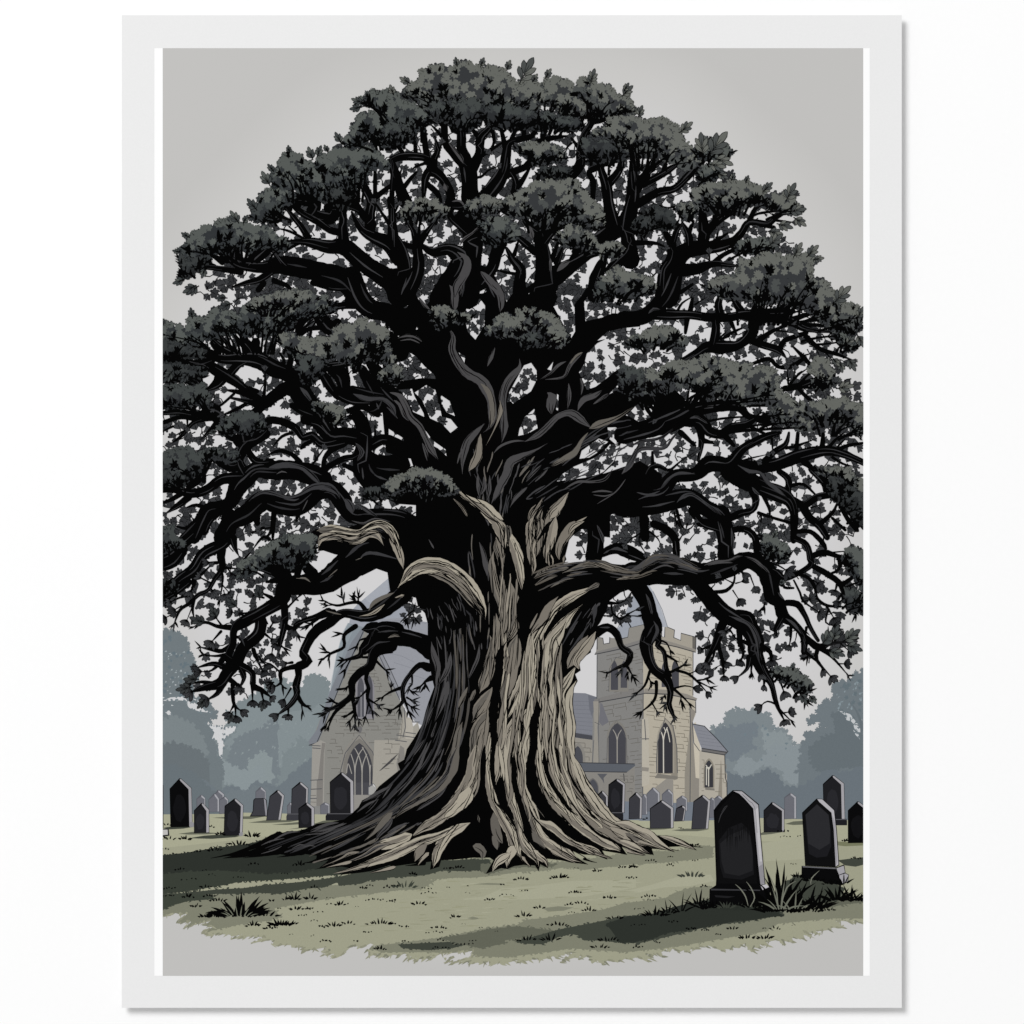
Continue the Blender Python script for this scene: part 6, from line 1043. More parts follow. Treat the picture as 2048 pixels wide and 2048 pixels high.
flow(BR, P('b3', '1080,420 1300,340 1540,310 1750,350 1930,370') + P('c3', '200,260 400,270 560,350'), P('b3', '1150,560 1350,470 1560,430 1750,450 1930,450') + P('c3', '200,420 400,400 560,430'), 40, RG, ('5a554e', '4a4743', D, D2), (.9, 3.2), (.06, .2))
# hair-fine ink over the lit side
flow(BR, P('b3', '780,300 800,700 760,1200 690,1600') + P('b4', '650,100 560,360 380,560 150,680'), P('b3', '1080,100 1010,600 1010,1000 960,1400 860,1700') + P('b4', '780,100 800,360 900,600 980,780'), 22, RG, (BLACK,), (.8, 2.6), (.06, .22))
flow(BR, P('b3', '1300,640 1110,900 1060,1250 980,1500 860,1760') + P('b4', '820,150 900,420 1000,640 1120,860'), P('b3', '1500,700 1400,1000 1370,1300 1390,1600') + P('b4', '1400,20 1480,280 1640,500 1900,640'), 34, RG, (BLACK,), (.8, 3.0), (.06, .24))
flow(BR, P('b4', '1040,120 1060,400 1180,680 1480,860'), P('b4', '1420,100 1560,400 1780,600 2150,770'), 22, RG, (BLACK, BLACK, M2), (.8, 2.6), (.06, .24))
# deep cracks between the ridges
for t, s in (('b3', '900,170,10 905,300,40 900,420,50 910,560,10;1050,150,8 1045,300,30 1050,440,20 1040,560,50 1010,680,60 1005,800,20 1000,900,4;930,900,5 880,970,20 850,1040,60 840,1180,60 820,1320,60 800,1460,70 800,1600,50 800,1760,40 790,1900,40;1150,880,6 1170,1000,20 1160,1120,24 1150,1250,20 1170,1380,10;1280,900,5 1310,1000,8;1130,1360,10 1140,1460,50 1110,1580,60 1110,1720,60 1090,1850,60 1070,1990,60;1215,1220,5 1225,1310,24 1215,1400,5;1010,1540,8 1020,1620,30 1010,1720,5;1290,1330,5 1300,1450,20 1290,1560,6;930,1800,6 950,1880,30 960,1990,30;970,1360,5 930,1450,20 900,1530,5;840,250,5 850,350,24 845,440,4;790,560,6 830,680,16 840,780,4'),
             ('b4', '800,-40,30 790,100,36 800,240,30 830,360,12 840,430,4;730,-40,30 720,100,40 715,250,40 690,400,60 660,520,60;870,180,8 860,300,60 880,420,60 920,500,30 980,620,16;960,20,20 960,120,40 960,240,40 990,360,40 1020,460,40 1060,560,30 1100,640,20;1090,-40,60 1090,100,70 1100,250,90 1150,380,90 1240,490,80 1330,570,70 1420,660,60 1560,720,40 1700,770,14;1190,-20,24 1200,120,30 1240,240,30 1310,350,30 1380,450,24 1450,510,20;1370,30,8 1380,160,14 1440,280,14 1500,370,10 1570,460,6;1290,-20,20 1300,80,24 1320,180,10;1150,560,20 1230,650,40 1330,720,40 1460,780,30 1560,810,8;1100,700,20 1190,790,50 1300,840,30;1430,440,10 1500,540,14 1600,640,20 1720,700,20 1820,760,8')):
    for q in s.split(';'): BR.stroke([(x, y, w_ * 1.05) for x, y, w_ in P3(t, q)], RG, BLACK, .12, 6, cap=False)
for k in range(60):        # nicks on the lit roots
    x, y = R.uniform(960, 1260), R.uniform(1500, 1690)
    pass

# ------------------------------------------------------------------ leaf clumps in front of the branches
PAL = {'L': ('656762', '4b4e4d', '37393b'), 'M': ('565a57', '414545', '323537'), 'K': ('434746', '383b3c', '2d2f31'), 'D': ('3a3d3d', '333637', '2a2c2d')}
def clump(t, s, pal='L', frac=.55, root=None, marks=1.0, r=44):
    lit, mid, dk = PAL[pal]
    p = P(t, s); r *= K
    d = part('leaf_clump', OAK); i = d['id']
    xs = [q[0] for q in p]; ys = [q[1] for q in p]; x0, x1, y0, y1 = min(xs), max(xs), min(ys), max(ys)
    A = abs(area(p))
    if area(p) > 0: p = p[::-1]
    def span(x):
        c = []
        for k in range(len(p)):
            (ax, ay), (bx, by) = p[k - 1], p[k]
            if (ax > x) != (bx > x): c.append(ay + (by - ay) * (x - ax) / (bx - ax))
        return (min(c), max(c)) if len(c) > 1 else (y0, y1)
    def tt(x, y):
        a, b = span(min(max(x, x0 + .5), x1 - .5)); return (b - y) / max(4, b - a)
    border = []
    for k in range(len(p)):
        (ax, ay), (bx, by) = p[k - 1], p[k]
        n = max(1, int(math.hypot(bx - ax, by - ay) / (r * .8)))
        for j in range(n):
            f = (j + R.uniform(.2, .8)) / n; border.append((ax + (bx - ax) * f, ay + (by - ay) * f))
    cxm, cym = sum(xs) / len(xs), sum(ys) / len(ys)
    st = []
    for x, y in border:
        d_ = math.hypot(x - cxm, y - cym) or 1
        x -= (x - cxm) / d_ * r * .45; y -= (y - cym) / d_ * r * .45
        st.append((x, y, r * R.uniform(.6, 1.0)))
    shapes = [(x, y, rosette(x, y, q, R.choice((5, 6, 7)), 3, .34)) for x, y, q in st]
    for x, y, sh in shapes: CL.poly([(x + (u - x) * 1.12, y + (v - y) * 1.12) for u, v in sh], i, BLACK)
    CL.poly(p, i, dk)
    for x, y, sh in shapes: CL.poly(sh, i, dk)
    # layered leaf masses, dark below and lighter on top, each edged like leaves
    n = int(A / (r * r) * .72) + 4
    pts = []
    while len(pts) < n:
        x, y = R.uniform(x0, x1), R.uniform(y0, y1)
        if inside(p, x, y): pts.append((x, y))
    pts += [(x, y) for x, y, _ in st]
    ph = R.uniform(0, 6.28); wl = R.uniform(.05, .09)
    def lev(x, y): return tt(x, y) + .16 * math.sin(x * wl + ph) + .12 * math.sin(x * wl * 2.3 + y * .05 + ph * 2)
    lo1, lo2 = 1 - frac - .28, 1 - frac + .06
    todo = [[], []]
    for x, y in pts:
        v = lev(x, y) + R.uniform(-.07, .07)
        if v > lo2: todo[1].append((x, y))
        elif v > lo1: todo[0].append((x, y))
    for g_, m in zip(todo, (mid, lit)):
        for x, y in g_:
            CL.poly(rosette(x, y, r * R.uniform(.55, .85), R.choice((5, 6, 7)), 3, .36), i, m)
        for x, y in g_:
            if R.random() < .5: CL.poly(spray(x, y, r * R.uniform(.8, 1.25), (math.atan2(y - cym - (y1 - y0) * .7, x - cxm) if R.random() < .6 else 1.57) + R.uniform(-.8, .8), R.choice((4, 5, 6)), R.uniform(1.6, 2.6)), i, m)
    # black leaf shadows: sprays of dark leaves lying in the lower half
    nm = int(A / (r * r) * .2 * marks) + 2
    for k in range(nm):
        for _ in range(30):
            x, y = R.uniform(x0, x1), R.uniform(y0, y1)
            if inside(p, x, y) and R.random() < (1.0 if lev(x, y) < 1 - frac + .08 else .16): break
        else: continue
        a0 = -1.57 + R.uniform(-.6, .6) + (x - cxm) / (x1 - x0) * 1.4
        big = R.uniform(.7, 1.5) * (1.25 if lev(x, y) < 1 - frac else .8)
        for j in range(R.choice((4, 5, 6))):
            b0 = a0 + R.uniform(-1.1, 1.1)
            CL.poly(blade(x, y, r * big * R.uniform(.6, 1.1), r * big * R.uniform(.2, .34), b0), i, BLACK)
        CL.poly(rosette(x, y + 1, r * big * R.uniform(.3, .55), 5, 4, .5), i, BLACK)
        if R.random() < .4: sprig(CL, x + R.uniform(-.5, .5) * r, y - r * .3, r * R.uniform(.7, 1.0), a0, i, mid, 5, 2.0, out=.7)
    for k in range(int(A / (r * r) * .12)):      # nicks between leaves
        x, y = R.uniform(x0, x1), R.uniform(y0, y1)
        if inside(p, x, y): CL.poly(blade(x, y, r * R.uniform(.25, .5), r * .1, R.uniform(-3, 0)), i, '232526')
    # single leaves standing out of the outline
    for x, y in border:
        if R.random() < .62:
            a0 = math.atan2(y - cym, (x - cxm) * .7) + R.uniform(-.6, .6)
            m = lit if lev(x, y + r) > lo2 else (mid if lev(x, y + r * .7) > lo1 else dk)
            bx, by = x - .35 * r * math.cos(a0), y - .35 * r * math.sin(a0)
            sprig(CL, bx, by, r * R.uniform(.65, 1.05), a0, i, m, R.choice((3, 4, 5)), R.uniform(1.3, 2.3), out=.6)
    # underside: black fringe pointing up into the leaves
    for x, y in border:
        if tt(x, y) < .3:
            for j in range(2):
                CL.poly(blade(x + R.uniform(-.3, .3) * r, y + r * .1, r * R.uniform(.6, 1.5), r * R.uniform(.2, .42), -1.57 + (x - cxm) / (x1 - x0) * 1.4 + R.uniform(-.7, .7)), i, BLACK)
            if R.random() < .35: sprig(CL, x, y, r * R.uniform(.5, .8), R.uniform(.2, 2.9), i, dk, 3, 1.8)
    # twigs fanning out of the branch that carries the clump
    rx, ry = P(t, root)[0] if root else (cxm + R.uniform(-.1, .1) * (x1 - x0), y1 + r * .2)
    for k in range(max(3, int((x1 - x0) / (r * 1.1)))):
        for _ in range(20):
            x, y = R.uniform(x0, x1), R.uniform(y0, y1)
            if inside(p, x, y) and tt(x, y) < .5: break
        else: continue
        # forked twigs rising from the dark underside, not all from one point
        sx = rx + (x - rx) * R.uniform(.3, .8); sy = max(y + r * 1.1, min(ry, y1 + r * .2))
        mx, my = sx + (x - sx) * .3 + R.uniform(-4, 4), sy + (y - sy) * .55
        CL.stroke([(sx, sy, r * .46), (mx, my, r * .34), (x, y, r * .12)], i, BLACK, .1, 7)
        ends = [(x, y, mx, my)]
        for q in (-1, 1):
            if R.random() < .75:
                f = R.uniform(.2, .8); bx, by = mx + (x - mx) * f, my + (y - my) * f
                a = math.atan2(y - my, x - mx) + q * R.uniform(.4, .8); l = r * R.uniform(.7, 1.4)
                ex, ey = bx + l * math.cos(a), by + l * math.sin(a)
                CL.stroke([(bx, by, r * .24), ((bx + ex) / 2 - q, (by + ey) / 2 - 1, r * .18), (ex, ey, r * .08)], i, BLACK, 0, 7); ends.append((ex, ey, bx, by))
        for ex, ey, bx, by in ends:
            a = math.atan2(ey - by, ex - bx)
            for j in range(3):
                CL.poly(blade(ex - 3 * math.cos(a), ey - 3 * math.sin(a), r * R.uniform(.35, .8), r * R.uniform(.14, .26), a + R.uniform(-.9, .9)), i, BLACK)
    return d
def tops(t, s, pal='L'):
    """single sprigs standing out of the outline: x,y,size,angle in degrees"""
    pid = part('leaf_sprig', OAK)['id']
    for q in s.split(';'):
        x, y, l, a = [float(v) for v in q.split(',')]
        (cx, cy), = P(t, '%g,%g' % (x, y)); a = math.radians(a); L = l * K
        CL.stroke([(cx, cy, 2.2), (cx + L * .5 * math.cos(a), cy - L * .5 * math.sin(a), 1.5)], pid, BLACK, 0, 6)
        for k, (f, da, ll) in enumerate(((.15, .75, .42), (.2, -.75, .42), (.35, .55, .45), (.4, -.55, .45), (.5, 0, .52))):
            bx, by = cx + L * f * math.cos(a), cy - L * f * math.sin(a)
            CL.poly(leaf(bx, by, L * ll * 1.15, -a + da, OVT, .95, .7), pid, BLACK)
            CL.poly(leaf(bx, by, L * ll * 1.15, -a + da, OVT, .85), pid, PAL[pal][R.choice((0, 1, 1))])
            CL.poly(blade(bx, by, L * ll * .6, .9, -a + da), pid, BLACK)
C_ = [
 # (sheet, outline, palette, lit share, root)
 ('a1', '225,1650 240,1590 290,1575 300,1510 350,1490 420,1445 480,1440 530,1405 600,1385 640,1405 690,1425 740,1415 780,1445 830,1465 880,1445 940,1465 960,1520 1020,1540 1070,1580 1050,1620 980,1600 900,1590 830,1600 790,1640 750,1640 700,1570 650,1610 580,1660 500,1640 470,1660 430,1700 370,1700 330,1740 270,1740 240,1700', 'M', .5, '700,1720'),
 ('a1', '230,1700 330,1700 460,1690 420,1740 360,1780 300,1830 240,1850 250,1780', 'D', .3, '420,1770'),
 ('a1', '780,1350 800,1320 850,1295 835,1220 865,1175 920,1155 1000,1145 1100,1180 1140,1230 1100,1260 1040,1240 1000,1290 1040,1330 960,1360 930,1400 850,1415 800,1395', 'M', .4, '1060,1370'),
 ('a1', '935,1050 980,985 1000,925 1020,895 1065,870 1095,885 1140,880 1170,905 1185,945 1230,945 1265,965 1300,990 1340,1080 1360,1130 1330,1180 1370,1220 1350,1250 1280,1200 1230,1160 1180,1180 1100,1130 1040,1140 960,1130 935,1100', 'M', .6, '1260,1320'),
 ('a1', '1275,940 1315,910 1370,890 1420,850 1480,840 1550,860 1620,850 1700,850 1760,870 1800,905 1845,960 1845,1000 1780,990 1720,970 1680,1000 1660,1080 1620,1130 1560,1150 1500,1120 1440,1180 1420,1240 1370,1180 1350,1080 1310,1000', 'M', .55, '1560,1260'),
 ('a1', '1380,1180 1500,1140 1560,1170 1540,1280 1480,1320 1410,1260', 'D', .3, '1480,1400'),
 ('a1', '1505,790 1520,730 1565,725 1565,660 1595,640 1600,600 1635,570 1720,560 1800,580 1860,615 1950,650 1950,720 1880,700 1850,680 1840,740 1800,760 1790,820 1720,800 1690,740 1640,800 1560,840 1515,825', 'M', .5, '1880,900'),
 ('a1', '1600,475 1670,450 1700,405 1740,392 1770,415 1820,392 1880,397 1920,425 1950,440 2000,560 1932,620 1850,590 1800,570 1770,530 1700,505 1640,485', 'M', .65, '1960,700'),
 ('b1', '-10,410 40,400 70,435 90,475 170,490 240,525 300,565 305,620 260,640 270,700 200,680 170,720 180,780 100,760 30,740 -10,700', 'M', .55, '250,820'),
 ('b1', '-10,640 60,660 150,700 190,760 120,800 40,790 -40,830 -60,720', 'K', .4, '60,880'),
 ('b1', '90,440 130,370 170,340 230,320 225,255 280,225 370,195 430,205 490,225 525,180 590,160 625,195 640,230 690,195 715,225 725,250 755,210 800,190 840,230 905,250 960,340 1000,360 1060,310 1105,300 1100,340 1165,340 1195,375 1180,440 1130,480 1140,560 1090,575 1050,530 960,520 900,520 830,540 760,560 690,560 620,640 560,650 500,600 450,560 390,500 330,490 280,540 230,500 200,460 130,450', 'L', .68, '610,760'),
 ('b1', '300,500 400,500 520,480 650,460 720,520 700,640 600,700 480,660 380,600 320,600', 'K', .35, '500,760'),
 ('b1', '700,540 850,520 980,530 1100,560 1130,640 1060,690 950,660 860,680 760,660', 'K', .3, '920,800'),
 ('b1', '1185,305 1230,300 1280,285 1325,315 1395,330 1420,385 1480,445 1500,520 1520,595 1420,615 1360,590 1310,540 1240,510 1150,480 1110,450 1190,405 1230,385 1195,345', 'L', .72, '1200,720'),
 ('b1', '1430,405 1445,340 1500,300 1540,330 1590,340 1640,360 1705,340 1720,405 1760,440 1830,440 1855,460 1875,515 1890,550 1870,585 1800,580 1740,600 1680,560 1640,590 1580,610 1560,580 1520,480 1480,440', 'L', .6, '1550,640'),
 ('b1', '1080,600 1200,560 1320,600 1480,640 1460,690 1350,700 1260,680 1150,700 1080,660', 'K', .3, '1200,760'),
 ('b1', '980,825 1060,800 1150,805 1250,805 1310,835 1340,880 1365,910 1330,940 1250,930 1180,960 1100,940 1050,890 990,880', 'L', .45, '1080,970'),
 ('b1', '1150,1000 1240,990 1330,1000 1400,1010 1390,1060 1300,1070 1220,1060 1150,1050', 'D', .3, '1100,1080'),
 ('b1', '980,1190 1000,1160 1080,1150 1090,1110 1150,1105 1230,1080 1330,1095 1370,1070 1450,1090 1460,1150 1540,1215 1570,1255 1630,1295 1650,1350 1640,1425 1600,1475 1540,1465 1480,1440 1400,1400 1300,1420 1180,1480 1130,1400 1060,1350 980,1380 900,1340 850,1310 880,1250 950,1215', 'L', .62, '1160,1560'),
 ('b1', '585,1300 640,1245 700,1215 780,1210 835,1235 845,1280 800,1300 840,1340 760,1350 700,1330 640,1370 595,1340', 'L', .5, '650,1420'),
 ('b1', '715,1440 745,1385 800,1375 860,1375 930,1395 980,1440 995,1510 940,1550 880,1540 820,1600 760,1600 740,1530 720,1490', 'M', .5, '880,1580'),
 ('b1', '65,1360 110,1305 115,1265 180,1250 260,1240 340,1245 400,1270 435,1315 430,1375 380,1370 330,1415 280,1400 210,1360 150,1390 90,1395', 'L', .6, '210,1540'),
 ('b1', '1295,1530 1330,1475 1410,1450 1500,1465 1560,1515 1595,1545 1600,1600 1540,1630 1470,1590 1400,1600 1330,1580', 'L', .55, '1440,1720'),
 ('b1', '1595,1610 1650,1570 1740,1560 1795,1595 1805,1640 1750,1695 1680,1660 1620,1680', 'L', .6, '1620,1750'),
 ('b1', '1605,1850 1680,1835 1695,1775 1760,1755 1820,1790 1870,1805 1950,1820 2030,1870 2060,1920 2000,1970 1900,1980 1800,2010 1720,1960 1640,1910', 'L', .5, '1700,2060'),
 ('b1', '1480,780 1560,740 1640,740 1740,760 1830,800 1840,900 1760,930 1680,900 1620,950 1540,960 1490,880', 'K', .35, '1680,1050'),
 ('c1', '-110,615 -20,600 60,600 110,620 170,645 200,610 280,600 325,630 340,655 380,645 400,675 435,695 420,730 465,765 440,795 480,835 540,865 575,910 585,950 540,995 470,1000 420,960 330,920 260,920 200,900 150,920 80,880 20,860 -60,790 -160,740 -250,750 -270,720 -160,700', 'L', .68, '120,1080'),
 ('c1', '540,850 600,810 575,765 605,755 640,765 700,765 740,790 775,815 825,855 805,905 760,940 700,920 640,890 600,930 560,885', 'M', .75, '600,940'),
 ('c1', '560,1030 640,970 715,960 735,1000 765,1020 765,1055 700,1050 680,1085 600,1095 570,1060', 'M', .5, '550,1000'),
 ('c1', '515,1200 560,1155 620,1130 700,1110 780,1130 825,1085 860,1100 930,1100 980,1120 1050,1140 1060,1175 1120,1195 1185,1200 1220,1265 1240,1190 1280,1170 1325,1220 1300,1270 1365,1295 1365,1325 1320,1345 1250,1340 1180,1320 1100,1290 1000,1260 930,1270 860,1310 780,1340 700,1290 640,1330 580,1290 520,1260', 'L', .6, '760,1480'),
 ('c1', '395,1300 450,1265 540,1270 550,1330 500,1390 430,1380', 'L', .6, '470,1480'),
 ('c1', '130,1320 220,1290 330,1320 400,1400 380,1460 280,1460 180,1420', 'D', .3, '60,1480'),
 ('c1', '840,1600 900,1565 1000,1545 1080,1540 1120,1565 1180,1570 1175,1610 1120,1640 1010,1650 920,1640', 'M', .45, '800,1620'),
 ('c1', '880,1690 930,1720 1080,1655 1180,1660 1230,1690 1280,1670 1335,1690 1400,1650 1455,1660 1440,1695 1475,1705 1420,1745 1455,1775 1420,1805 1450,1855 1510,1870 1550,1870 1590,1915 1640,1990 1655,2030 1720,2060 1780,2060 1825,2110 1825,2160 1810,2190 1820,2240 1750,2270 1760,2330 1700,2320 1600,2220 1500,2150 1420,2090 1380,2040 1300,2070 1200,2000 1100,2020 1020,2030 950,2000 850,1980 760,1990 690,1940 620,1890 720,1850 800,1840 880,1815', 'L', .6, '1000,2200'),
 ('c2', '20,480 60,445 130,440 150,400 220,385 270,360 330,360 400,380 420,425 475,465 485,505 430,525 370,500 300,520 240,500 160,480 100,525 40,515', 'L', .55, '200,640'),
 ('c2', '-10,775 30,730 90,700 180,700 280,730 295,660 370,640 440,650 480,630 560,610 600,580 660,600 720,600 780,620 830,650 900,630 960,650 1000,680 1080,670 1145,700 1185,730 1205,785 1180,850 1230,885 1285,925 1330,975 1370,1005 1410,1045 1400,1080 1460,1130 1430,1165 1360,1160 1310,1110 1220,1120 1140,1080 1180,1000 1100,940 1000,940 920,950 860,910 790,920 720,900 650,920 590,900 540,830 450,800 380,780 310,870 250,830 200,880 130,850 60,900 -10,900', 'L', .62, '360,1000'),
 ('c2', '1335,960 1400,950 1500,965 1560,910 1640,920 1710,920 1760,970 1850,970 1850,1180 1790,1195 1740,1120 1660,1100 1590,1120 1520,1140 1440,1060 1360,1040', 'L', .65, '1530,1260'),
 ('c2', '1415,690 1480,600 1540,600 1565,645 1605,695 1605,750 1630,790 1590,825 1540,845 1440,830 1500,760 1470,720', 'L', .8, '1360,830'),
 ('c2', '1460,1465 1550,1460 1620,1450 1700,1460 1750,1490 1790,1535 1850,1570 1850,1660 1780,1640 1720,1600 1690,1540 1620,1530 1560,1500', 'L', .65, '1560,1640'),
 ('c2', '1560,1560 1640,1530 1730,1600 1850,1680 1850,1900 1760,1800 1680,1720 1600,1700', 'D', .35, '1620,1760'),
 ('c2', '1640,420 1720,440 1780,520 1740,560 1680,520', 'M', .6, '1600,520'),
 ('c3', '1050,100 1110,140 1185,130 1200,185 1255,200 1275,255 1265,295 1200,305 1130,290 1065,280', 'M', .55, '1080,290'),
 ('c3', '1130,1155 1240,1145 1320,1150 1340,1185 1385,1215 1435,1265 1435,1310 1400,1335 1340,1310 1280,1260 1200,1230 1140,1205', 'M', .6, '1120,1190'),
 ('c3', '1700,240 1780,230 1850,240 1850,560 1800,480 1740,360 1690,320', 'M', .55, '1640,330'),
 ('c3', '1680,560 1740,520 1850,600 1850,720 1780,700 1700,640', 'K', .3, '1620,560'),
 ('c2', '1640,210 1760,190 1830,260 1800,330 1760,440 1700,400 1660,300', 'L', .5, '1500,300'),
 ('a2', '85,330 180,360 230,375 290,365 300,300 330,275 365,315 440,305 450,270 520,215 580,250 650,260 670,310 740,335 700,250 750,200 830,150 900,130 980,100 1100,90 1250,95 1295,145 1360,120 1395,175 1455,195 1370,225 1360,270 1280,250 1180,270 1130,300 1090,380 1040,420 950,400 900,450 830,400 760,440 700,400 620,420 540,400 480,460 400,430 330,480 420,540 300,560 220,520 85,480', 'M', .55, '800,600'),
 ('a2', '750,200 830,150 980,110 1100,95 1250,100 1290,150 1180,190 1080,240 1040,270 960,230 880,220 800,250', 'L', .8, '900,420'),
 ('a2', '85,480 220,500 330,540 440,560 400,600 300,590 200,620 85,640', 'D', .3, '420,620'),
 ('a2', '85,680 200,650 330,690 430,680 420,740 330,780 220,760 160,800 85,780', 'D', .25, '480,700'),
 ('a2', '990,450 1060,425 1130,430 1180,470 1260,470 1310,465 1400,450 1430,390 1500,350 1590,350 1615,300 1660,290 1685,335 1760,360 1835,390 1845,435 1800,485 1850,525 1875,580 1905,640 1860,660 1800,620 1740,640 1700,590 1640,640 1600,690 1560,620 1480,640 1440,600 1360,620 1300,680 1200,680 1150,700 1130,640 1180,580 1080,560 1040,520', 'L', .62, '1560,860'),
 ('a2', '1140,600 1250,580 1340,640 1330,740 1250,800 1180,790 1150,700', 'K', .35, '1250,880'),
 ('a2', '1770,720 1850,680 1932,660 1932,800 1850,800 1790,770', 'L', .5, '1760,880'),
 ('a2', '85,830 180,820 260,820 340,830 400,810 435,855 420,890 475,925 470,975 400,960 340,950 270,990 200,960 85,1000', 'K', .65, '480,1040'),
 ('a2', '515,1160 560,1125 565,1085 620,1050 700,1020 780,1020 850,1050 885,1095 895,1140 850,1165 790,1190 740,1200 690,1160 640,1190 560,1190', 'K', .6, '740,1300'),
 ('a2', '1255,970 1310,950 1380,960 1430,980 1495,1010 1515,1055 1505,1095 1440,1105 1390,1090 1330,1030 1265,1000', 'L', .6, '1400,1160'),
 ('a2', '85,1350 160,1320 250,1300 340,1310 380,1355 420,1320 520,1300 570,1320 600,1345 690,1340 685,1380 630,1400 560,1370 480,1350 440,1400 400,1440 350,1500 280,1560 200,1560 120,1520 85,1500', 'K', .55, '400,1560'),
 ('a2', '85,1480 200,1500 300,1540 260,1600 180,1580 85,1590', 'D', .4, '320,1640'),
 ('a2', '1655,1640 1665,1620 1720,1620 1800,1620 1835,1565 1932,1560 1932,1680 1860,1690 1800,1640 1740,1680 1680,1690', 'D', .5, '1900,1720'),
 ('b2', '-10,1560 60,1520 120,1510 150,1470 220,1460 300,1460 380,1490 430,1520 465,1540 475,1580 515,1615 525,1655 470,1640 400,1660 340,1620 320,1700 270,1700 220,1640 160,1610 80,1620 -10,1660', 'L', .62, '250,1720'),
 ('b2', '295,270 345,200 420,210 490,240 550,250 595,285 640,275 600,310 540,330 470,300 420,310 390,380 350,370 330,320', 'L', .6, '450,400'),
 ('b2', '735,390 780,368 860,375 805,305 880,272 960,300 1005,305 975,245 1015,220 1080,220 1140,250 1200,250 1250,290 1300,340 1345,375 1380,450 1370,485 1310,505 1260,515 1210,460 1160,400 1100,370 1040,420 1020,470 960,430 900,420 840,440 780,430', 'L', .66, '1000,560'),
 ('b2', '1000,460 1100,420 1200,460 1180,500 1080,500 1010,520', 'K', .4, '1020,580'),
 ('b2', '1760,700 1850,680 1950,700 1950,860 1850,880 1780,850', 'K', .5, '1800,900'),
 ('b2', '1580,30 1640,20 1720,40 1700,110 1640,160 1590,120', 'K', .6, '1520,200'),
 ('a3', '645,430 685,385 705,340 760,310 800,280 870,210 930,190 1000,160 1060,120 1130,140 1200,120 1275,120 1285,160 1260,200 1295,250 1240,270 1230,330 1180,360 1140,330 1080,370 1040,330 980,310 900,330 840,370 780,420 700,430', 'M', .5, '1080,440'),
 ('a3', '85,80 150,45 185,80 180,115 235,155 265,190 200,215 85,260', 'K', .65, '240,300'),
 ('a3', '85,480 160,460 220,490 200,540 120,560 85,570', 'D', .5, '220,560'),
 ('c1', '130,1360 220,1400 180,1500 100,1500 60,1440', 'D', .3, '60,1540'),
]
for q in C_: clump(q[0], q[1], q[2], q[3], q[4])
tops('a1', '690,1420,110,125;720,1420,70,60;930,1130,120,120;830,1320,110,130;310,1530,70,150;960,1020,70,130;1260,930,100,110;1290,910,90,70;1480,800,90,120;1650,490,90,160;1640,520,90,190;240,1640,60,170;1080,880,60,100;1380,870,60,120;270,1850,90,200;380,1900,110,215;430,1760,80,250', 'M')
tops('b1', '1000,340,210,62;1200,300,80,60;1550,340,110,75;900,240,80,70;700,210,70,70;160,340,90,150;1790,440,110,45;30,430,80,110;520,210,70,100;1100,330,70,60;1850,560,80,10', 'L')
tops('c1', '420,720,120,40;600,900,170,95;640,900,220,52;680,910,150,-20;640,960,130,-10;710,1030,90,-25;100,600,90,70;1060,1180,100,45;1240,1250,150,62;1260,1330,130,10;1300,1370,110,-35;1170,1420,120,-15;1100,1480,110,-10;1100,1600,140,40;1300,1680,120,60;1400,1680,120,45;1450,1700,80,10;820,1090,60,70;930,1110,60,70;-10,400,70,60', 'L')
tops('c2', '1610,180,170,45;1790,300,100,60;1790,420,110,-60;1700,500,90,40;1720,600,110,-60;1630,840,130,10;1660,620,90,-80;1600,600,80,-50;1740,900,10,0', 'L')
tops('c3', '1510,970,150,50;1600,940,130,70;1680,940,150,35;1700,960,130,-20;1560,1010,130,-15;1180,480,60,0;1420,1350,80,-50;1350,1330,100,-60;1140,140,70,60', 'M')
tops('a2', '110,350,60,110;330,300,80,100;600,140,90,180;640,180,110,200;360,40,110,210;520,1170,60,190;100,640,90,220;180,700,110,230;300,720,90,230', 'K')
tops('a3', '720,390,80,190;520,760,100,120;440,800,130,160;680,680,110,140;850,620,110,100;380,1230,110,180;330,1290,120,190;430,1380,90,230;640,1480,90,250;880,1380,90,260', 'D')


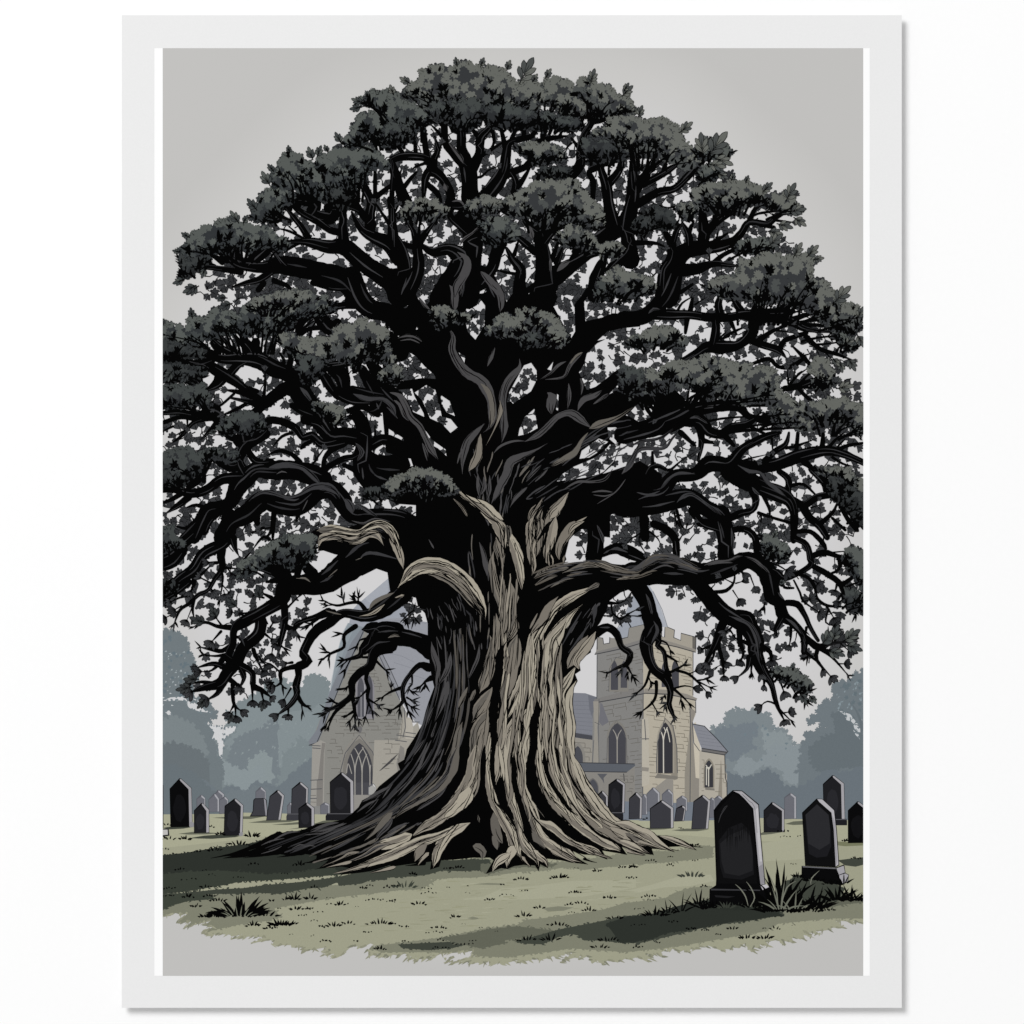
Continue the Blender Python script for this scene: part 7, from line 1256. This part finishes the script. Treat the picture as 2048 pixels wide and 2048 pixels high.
# --- the loose sprigs behind, only where something of them can be seen
COVER = [P(t_, s_) for t_, s_, *_ in C_] + [TRUNK, P('b2', MASS)]
CBB = [(min(a for a, b in c), min(b for a, b in c), max(a for a, b in c), max(b for a, b in c)) for c in COVER]
OPEN = [P('b2', h_) for h_ in HOLES] + [P('b3', h_) for h_ in HOLES3]
def hidden(x, y, m):
    for o in OPEN:
        if inside(o, x, y): return False
    for c, bb_ in zip(COVER, CBB):
        if bb_[0] <= x - m and x + m <= bb_[2] and bb_[1] <= y and y <= bb_[3] and inside(c, x, y) and inside(c, x - m, y) and inside(c, x + m, y) and inside(c, x, y + m * .7) and inside(c, x, y - m * .7): return True
    return False
def back(t, s, dens, r=36, mats=('353638', '303133', '3b3c3e')):
    p = P(t, s); xs = [q[0] for q in p]; ys = [q[1] for q in p]; r *= K * 1.25
    A = abs(area(p)); n = int(A * dens * 1.55 / (r * r)); k = 0
    got = []
    while k < n * 6 and len(got) < n:
        k += 1
        x, y = R.uniform(min(xs), max(xs)), R.uniform(min(ys), max(ys))
        if not inside(p, x, y): continue
        if any((x - a) ** 2 + (y - b) ** 2 < r * r * .5 for a, b in got): continue
        got.append((x, y))
        if hidden(x, y, r * .8): continue
        a_ = R.uniform(0, 6.28); l_ = r * R.uniform(.8, 1.8); b_ = a_ + R.uniform(-.5, .5)
        if R.random() < .5: BL.stroke([(x, y, 1.3), (x - l_ * .5 * math.cos(a_), y - l_ * .5 * math.sin(a_), 1.8), (x - l_ * math.cos(b_), y - l_ * math.sin(b_), 2.4)], BK, BLACK, 0, 8)
        sprig(BL, x, y, r * R.uniform(.85, 1.5), a_, BK, R.choice(mats), R.choice((4, 5, 5, 6)), R.uniform(2.0, 3.4))
back('b1', '-900,1250 -600,1100 -350,700 0,520 400,480 900,480 1500,500 1900,700 2500,1000 2900,1150 3000,1500 3300,1800 3400,2000 -1500,2000 -1300,1700', .30, 36)
back('b2', '-1650,500 -1200,100 -900,0 3300,0 3600,300 3500,600 3620,900 3620,1950 -1750,1950 -1750,1000', .28, 36)
back('a3', '100,-20 1300,-20 1250,300 800,560 500,700 100,640', .22, 36)
back('a3', '700,420 1050,350 1250,640 1150,800 950,1250 700,1400 330,1330 420,1000 620,760', .17, 32)
back('b3', '60,640 180,600 230,700 220,780 120,790', .5, 30)
back('b3', '1380,100 1530,80 1530,180 1480,300 1370,290', .22, 34); back('b3', '1640,-20 1932,-20 1932,250 1700,200', .4, 34)
back('b3', '1640,660 1850,590 1830,780 1700,780', .5, 34)
back('c3', '-40,-20 1850,-20 1850,700 1500,760 1250,500 1100,640 1000,560 900,600 700,480 300,450 -40,240', .15, 34)
back('c3', '480,470 620,600 700,680 700,800 600,830 500,640', .36, 38); back('c3', '560,860 700,820 960,880 1000,1180 820,1210 700,1200 570,1100', .2, 36)
back('c3', '1000,700 1130,780 1230,1000 1180,1120 1080,1100', .4, 36); back('c3', '1140,780 1320,860 1500,1120 1450,1130 1300,1000 1180,930', .24, 36)
back('c3', '330,490 480,500 430,620 340,580', .45, 38)
back('c3', '1500,880 1780,900 1760,1010 1600,1040', .5, 42)

for h_ in HOLES:
    if abs(area(P('b2', h_))) > 500: back('b2', h_, .22, 30)
# ------------------------------------------------------------------ print the passes
for S in (BG, GR, BL, BR, CL): S.build(PARTS, CLIP)
parent_all()
for d in PARTS:
    if d['obj'] is not None and d['name'] in ('gravestone',): d['obj']['group'] = 'gravestones printed on the lawn'
print('shapes', [len(S.f) for S in (BG, GR, BL, BR, CL)], 'branches', NB, 'objects', len(bpy.data.objects))
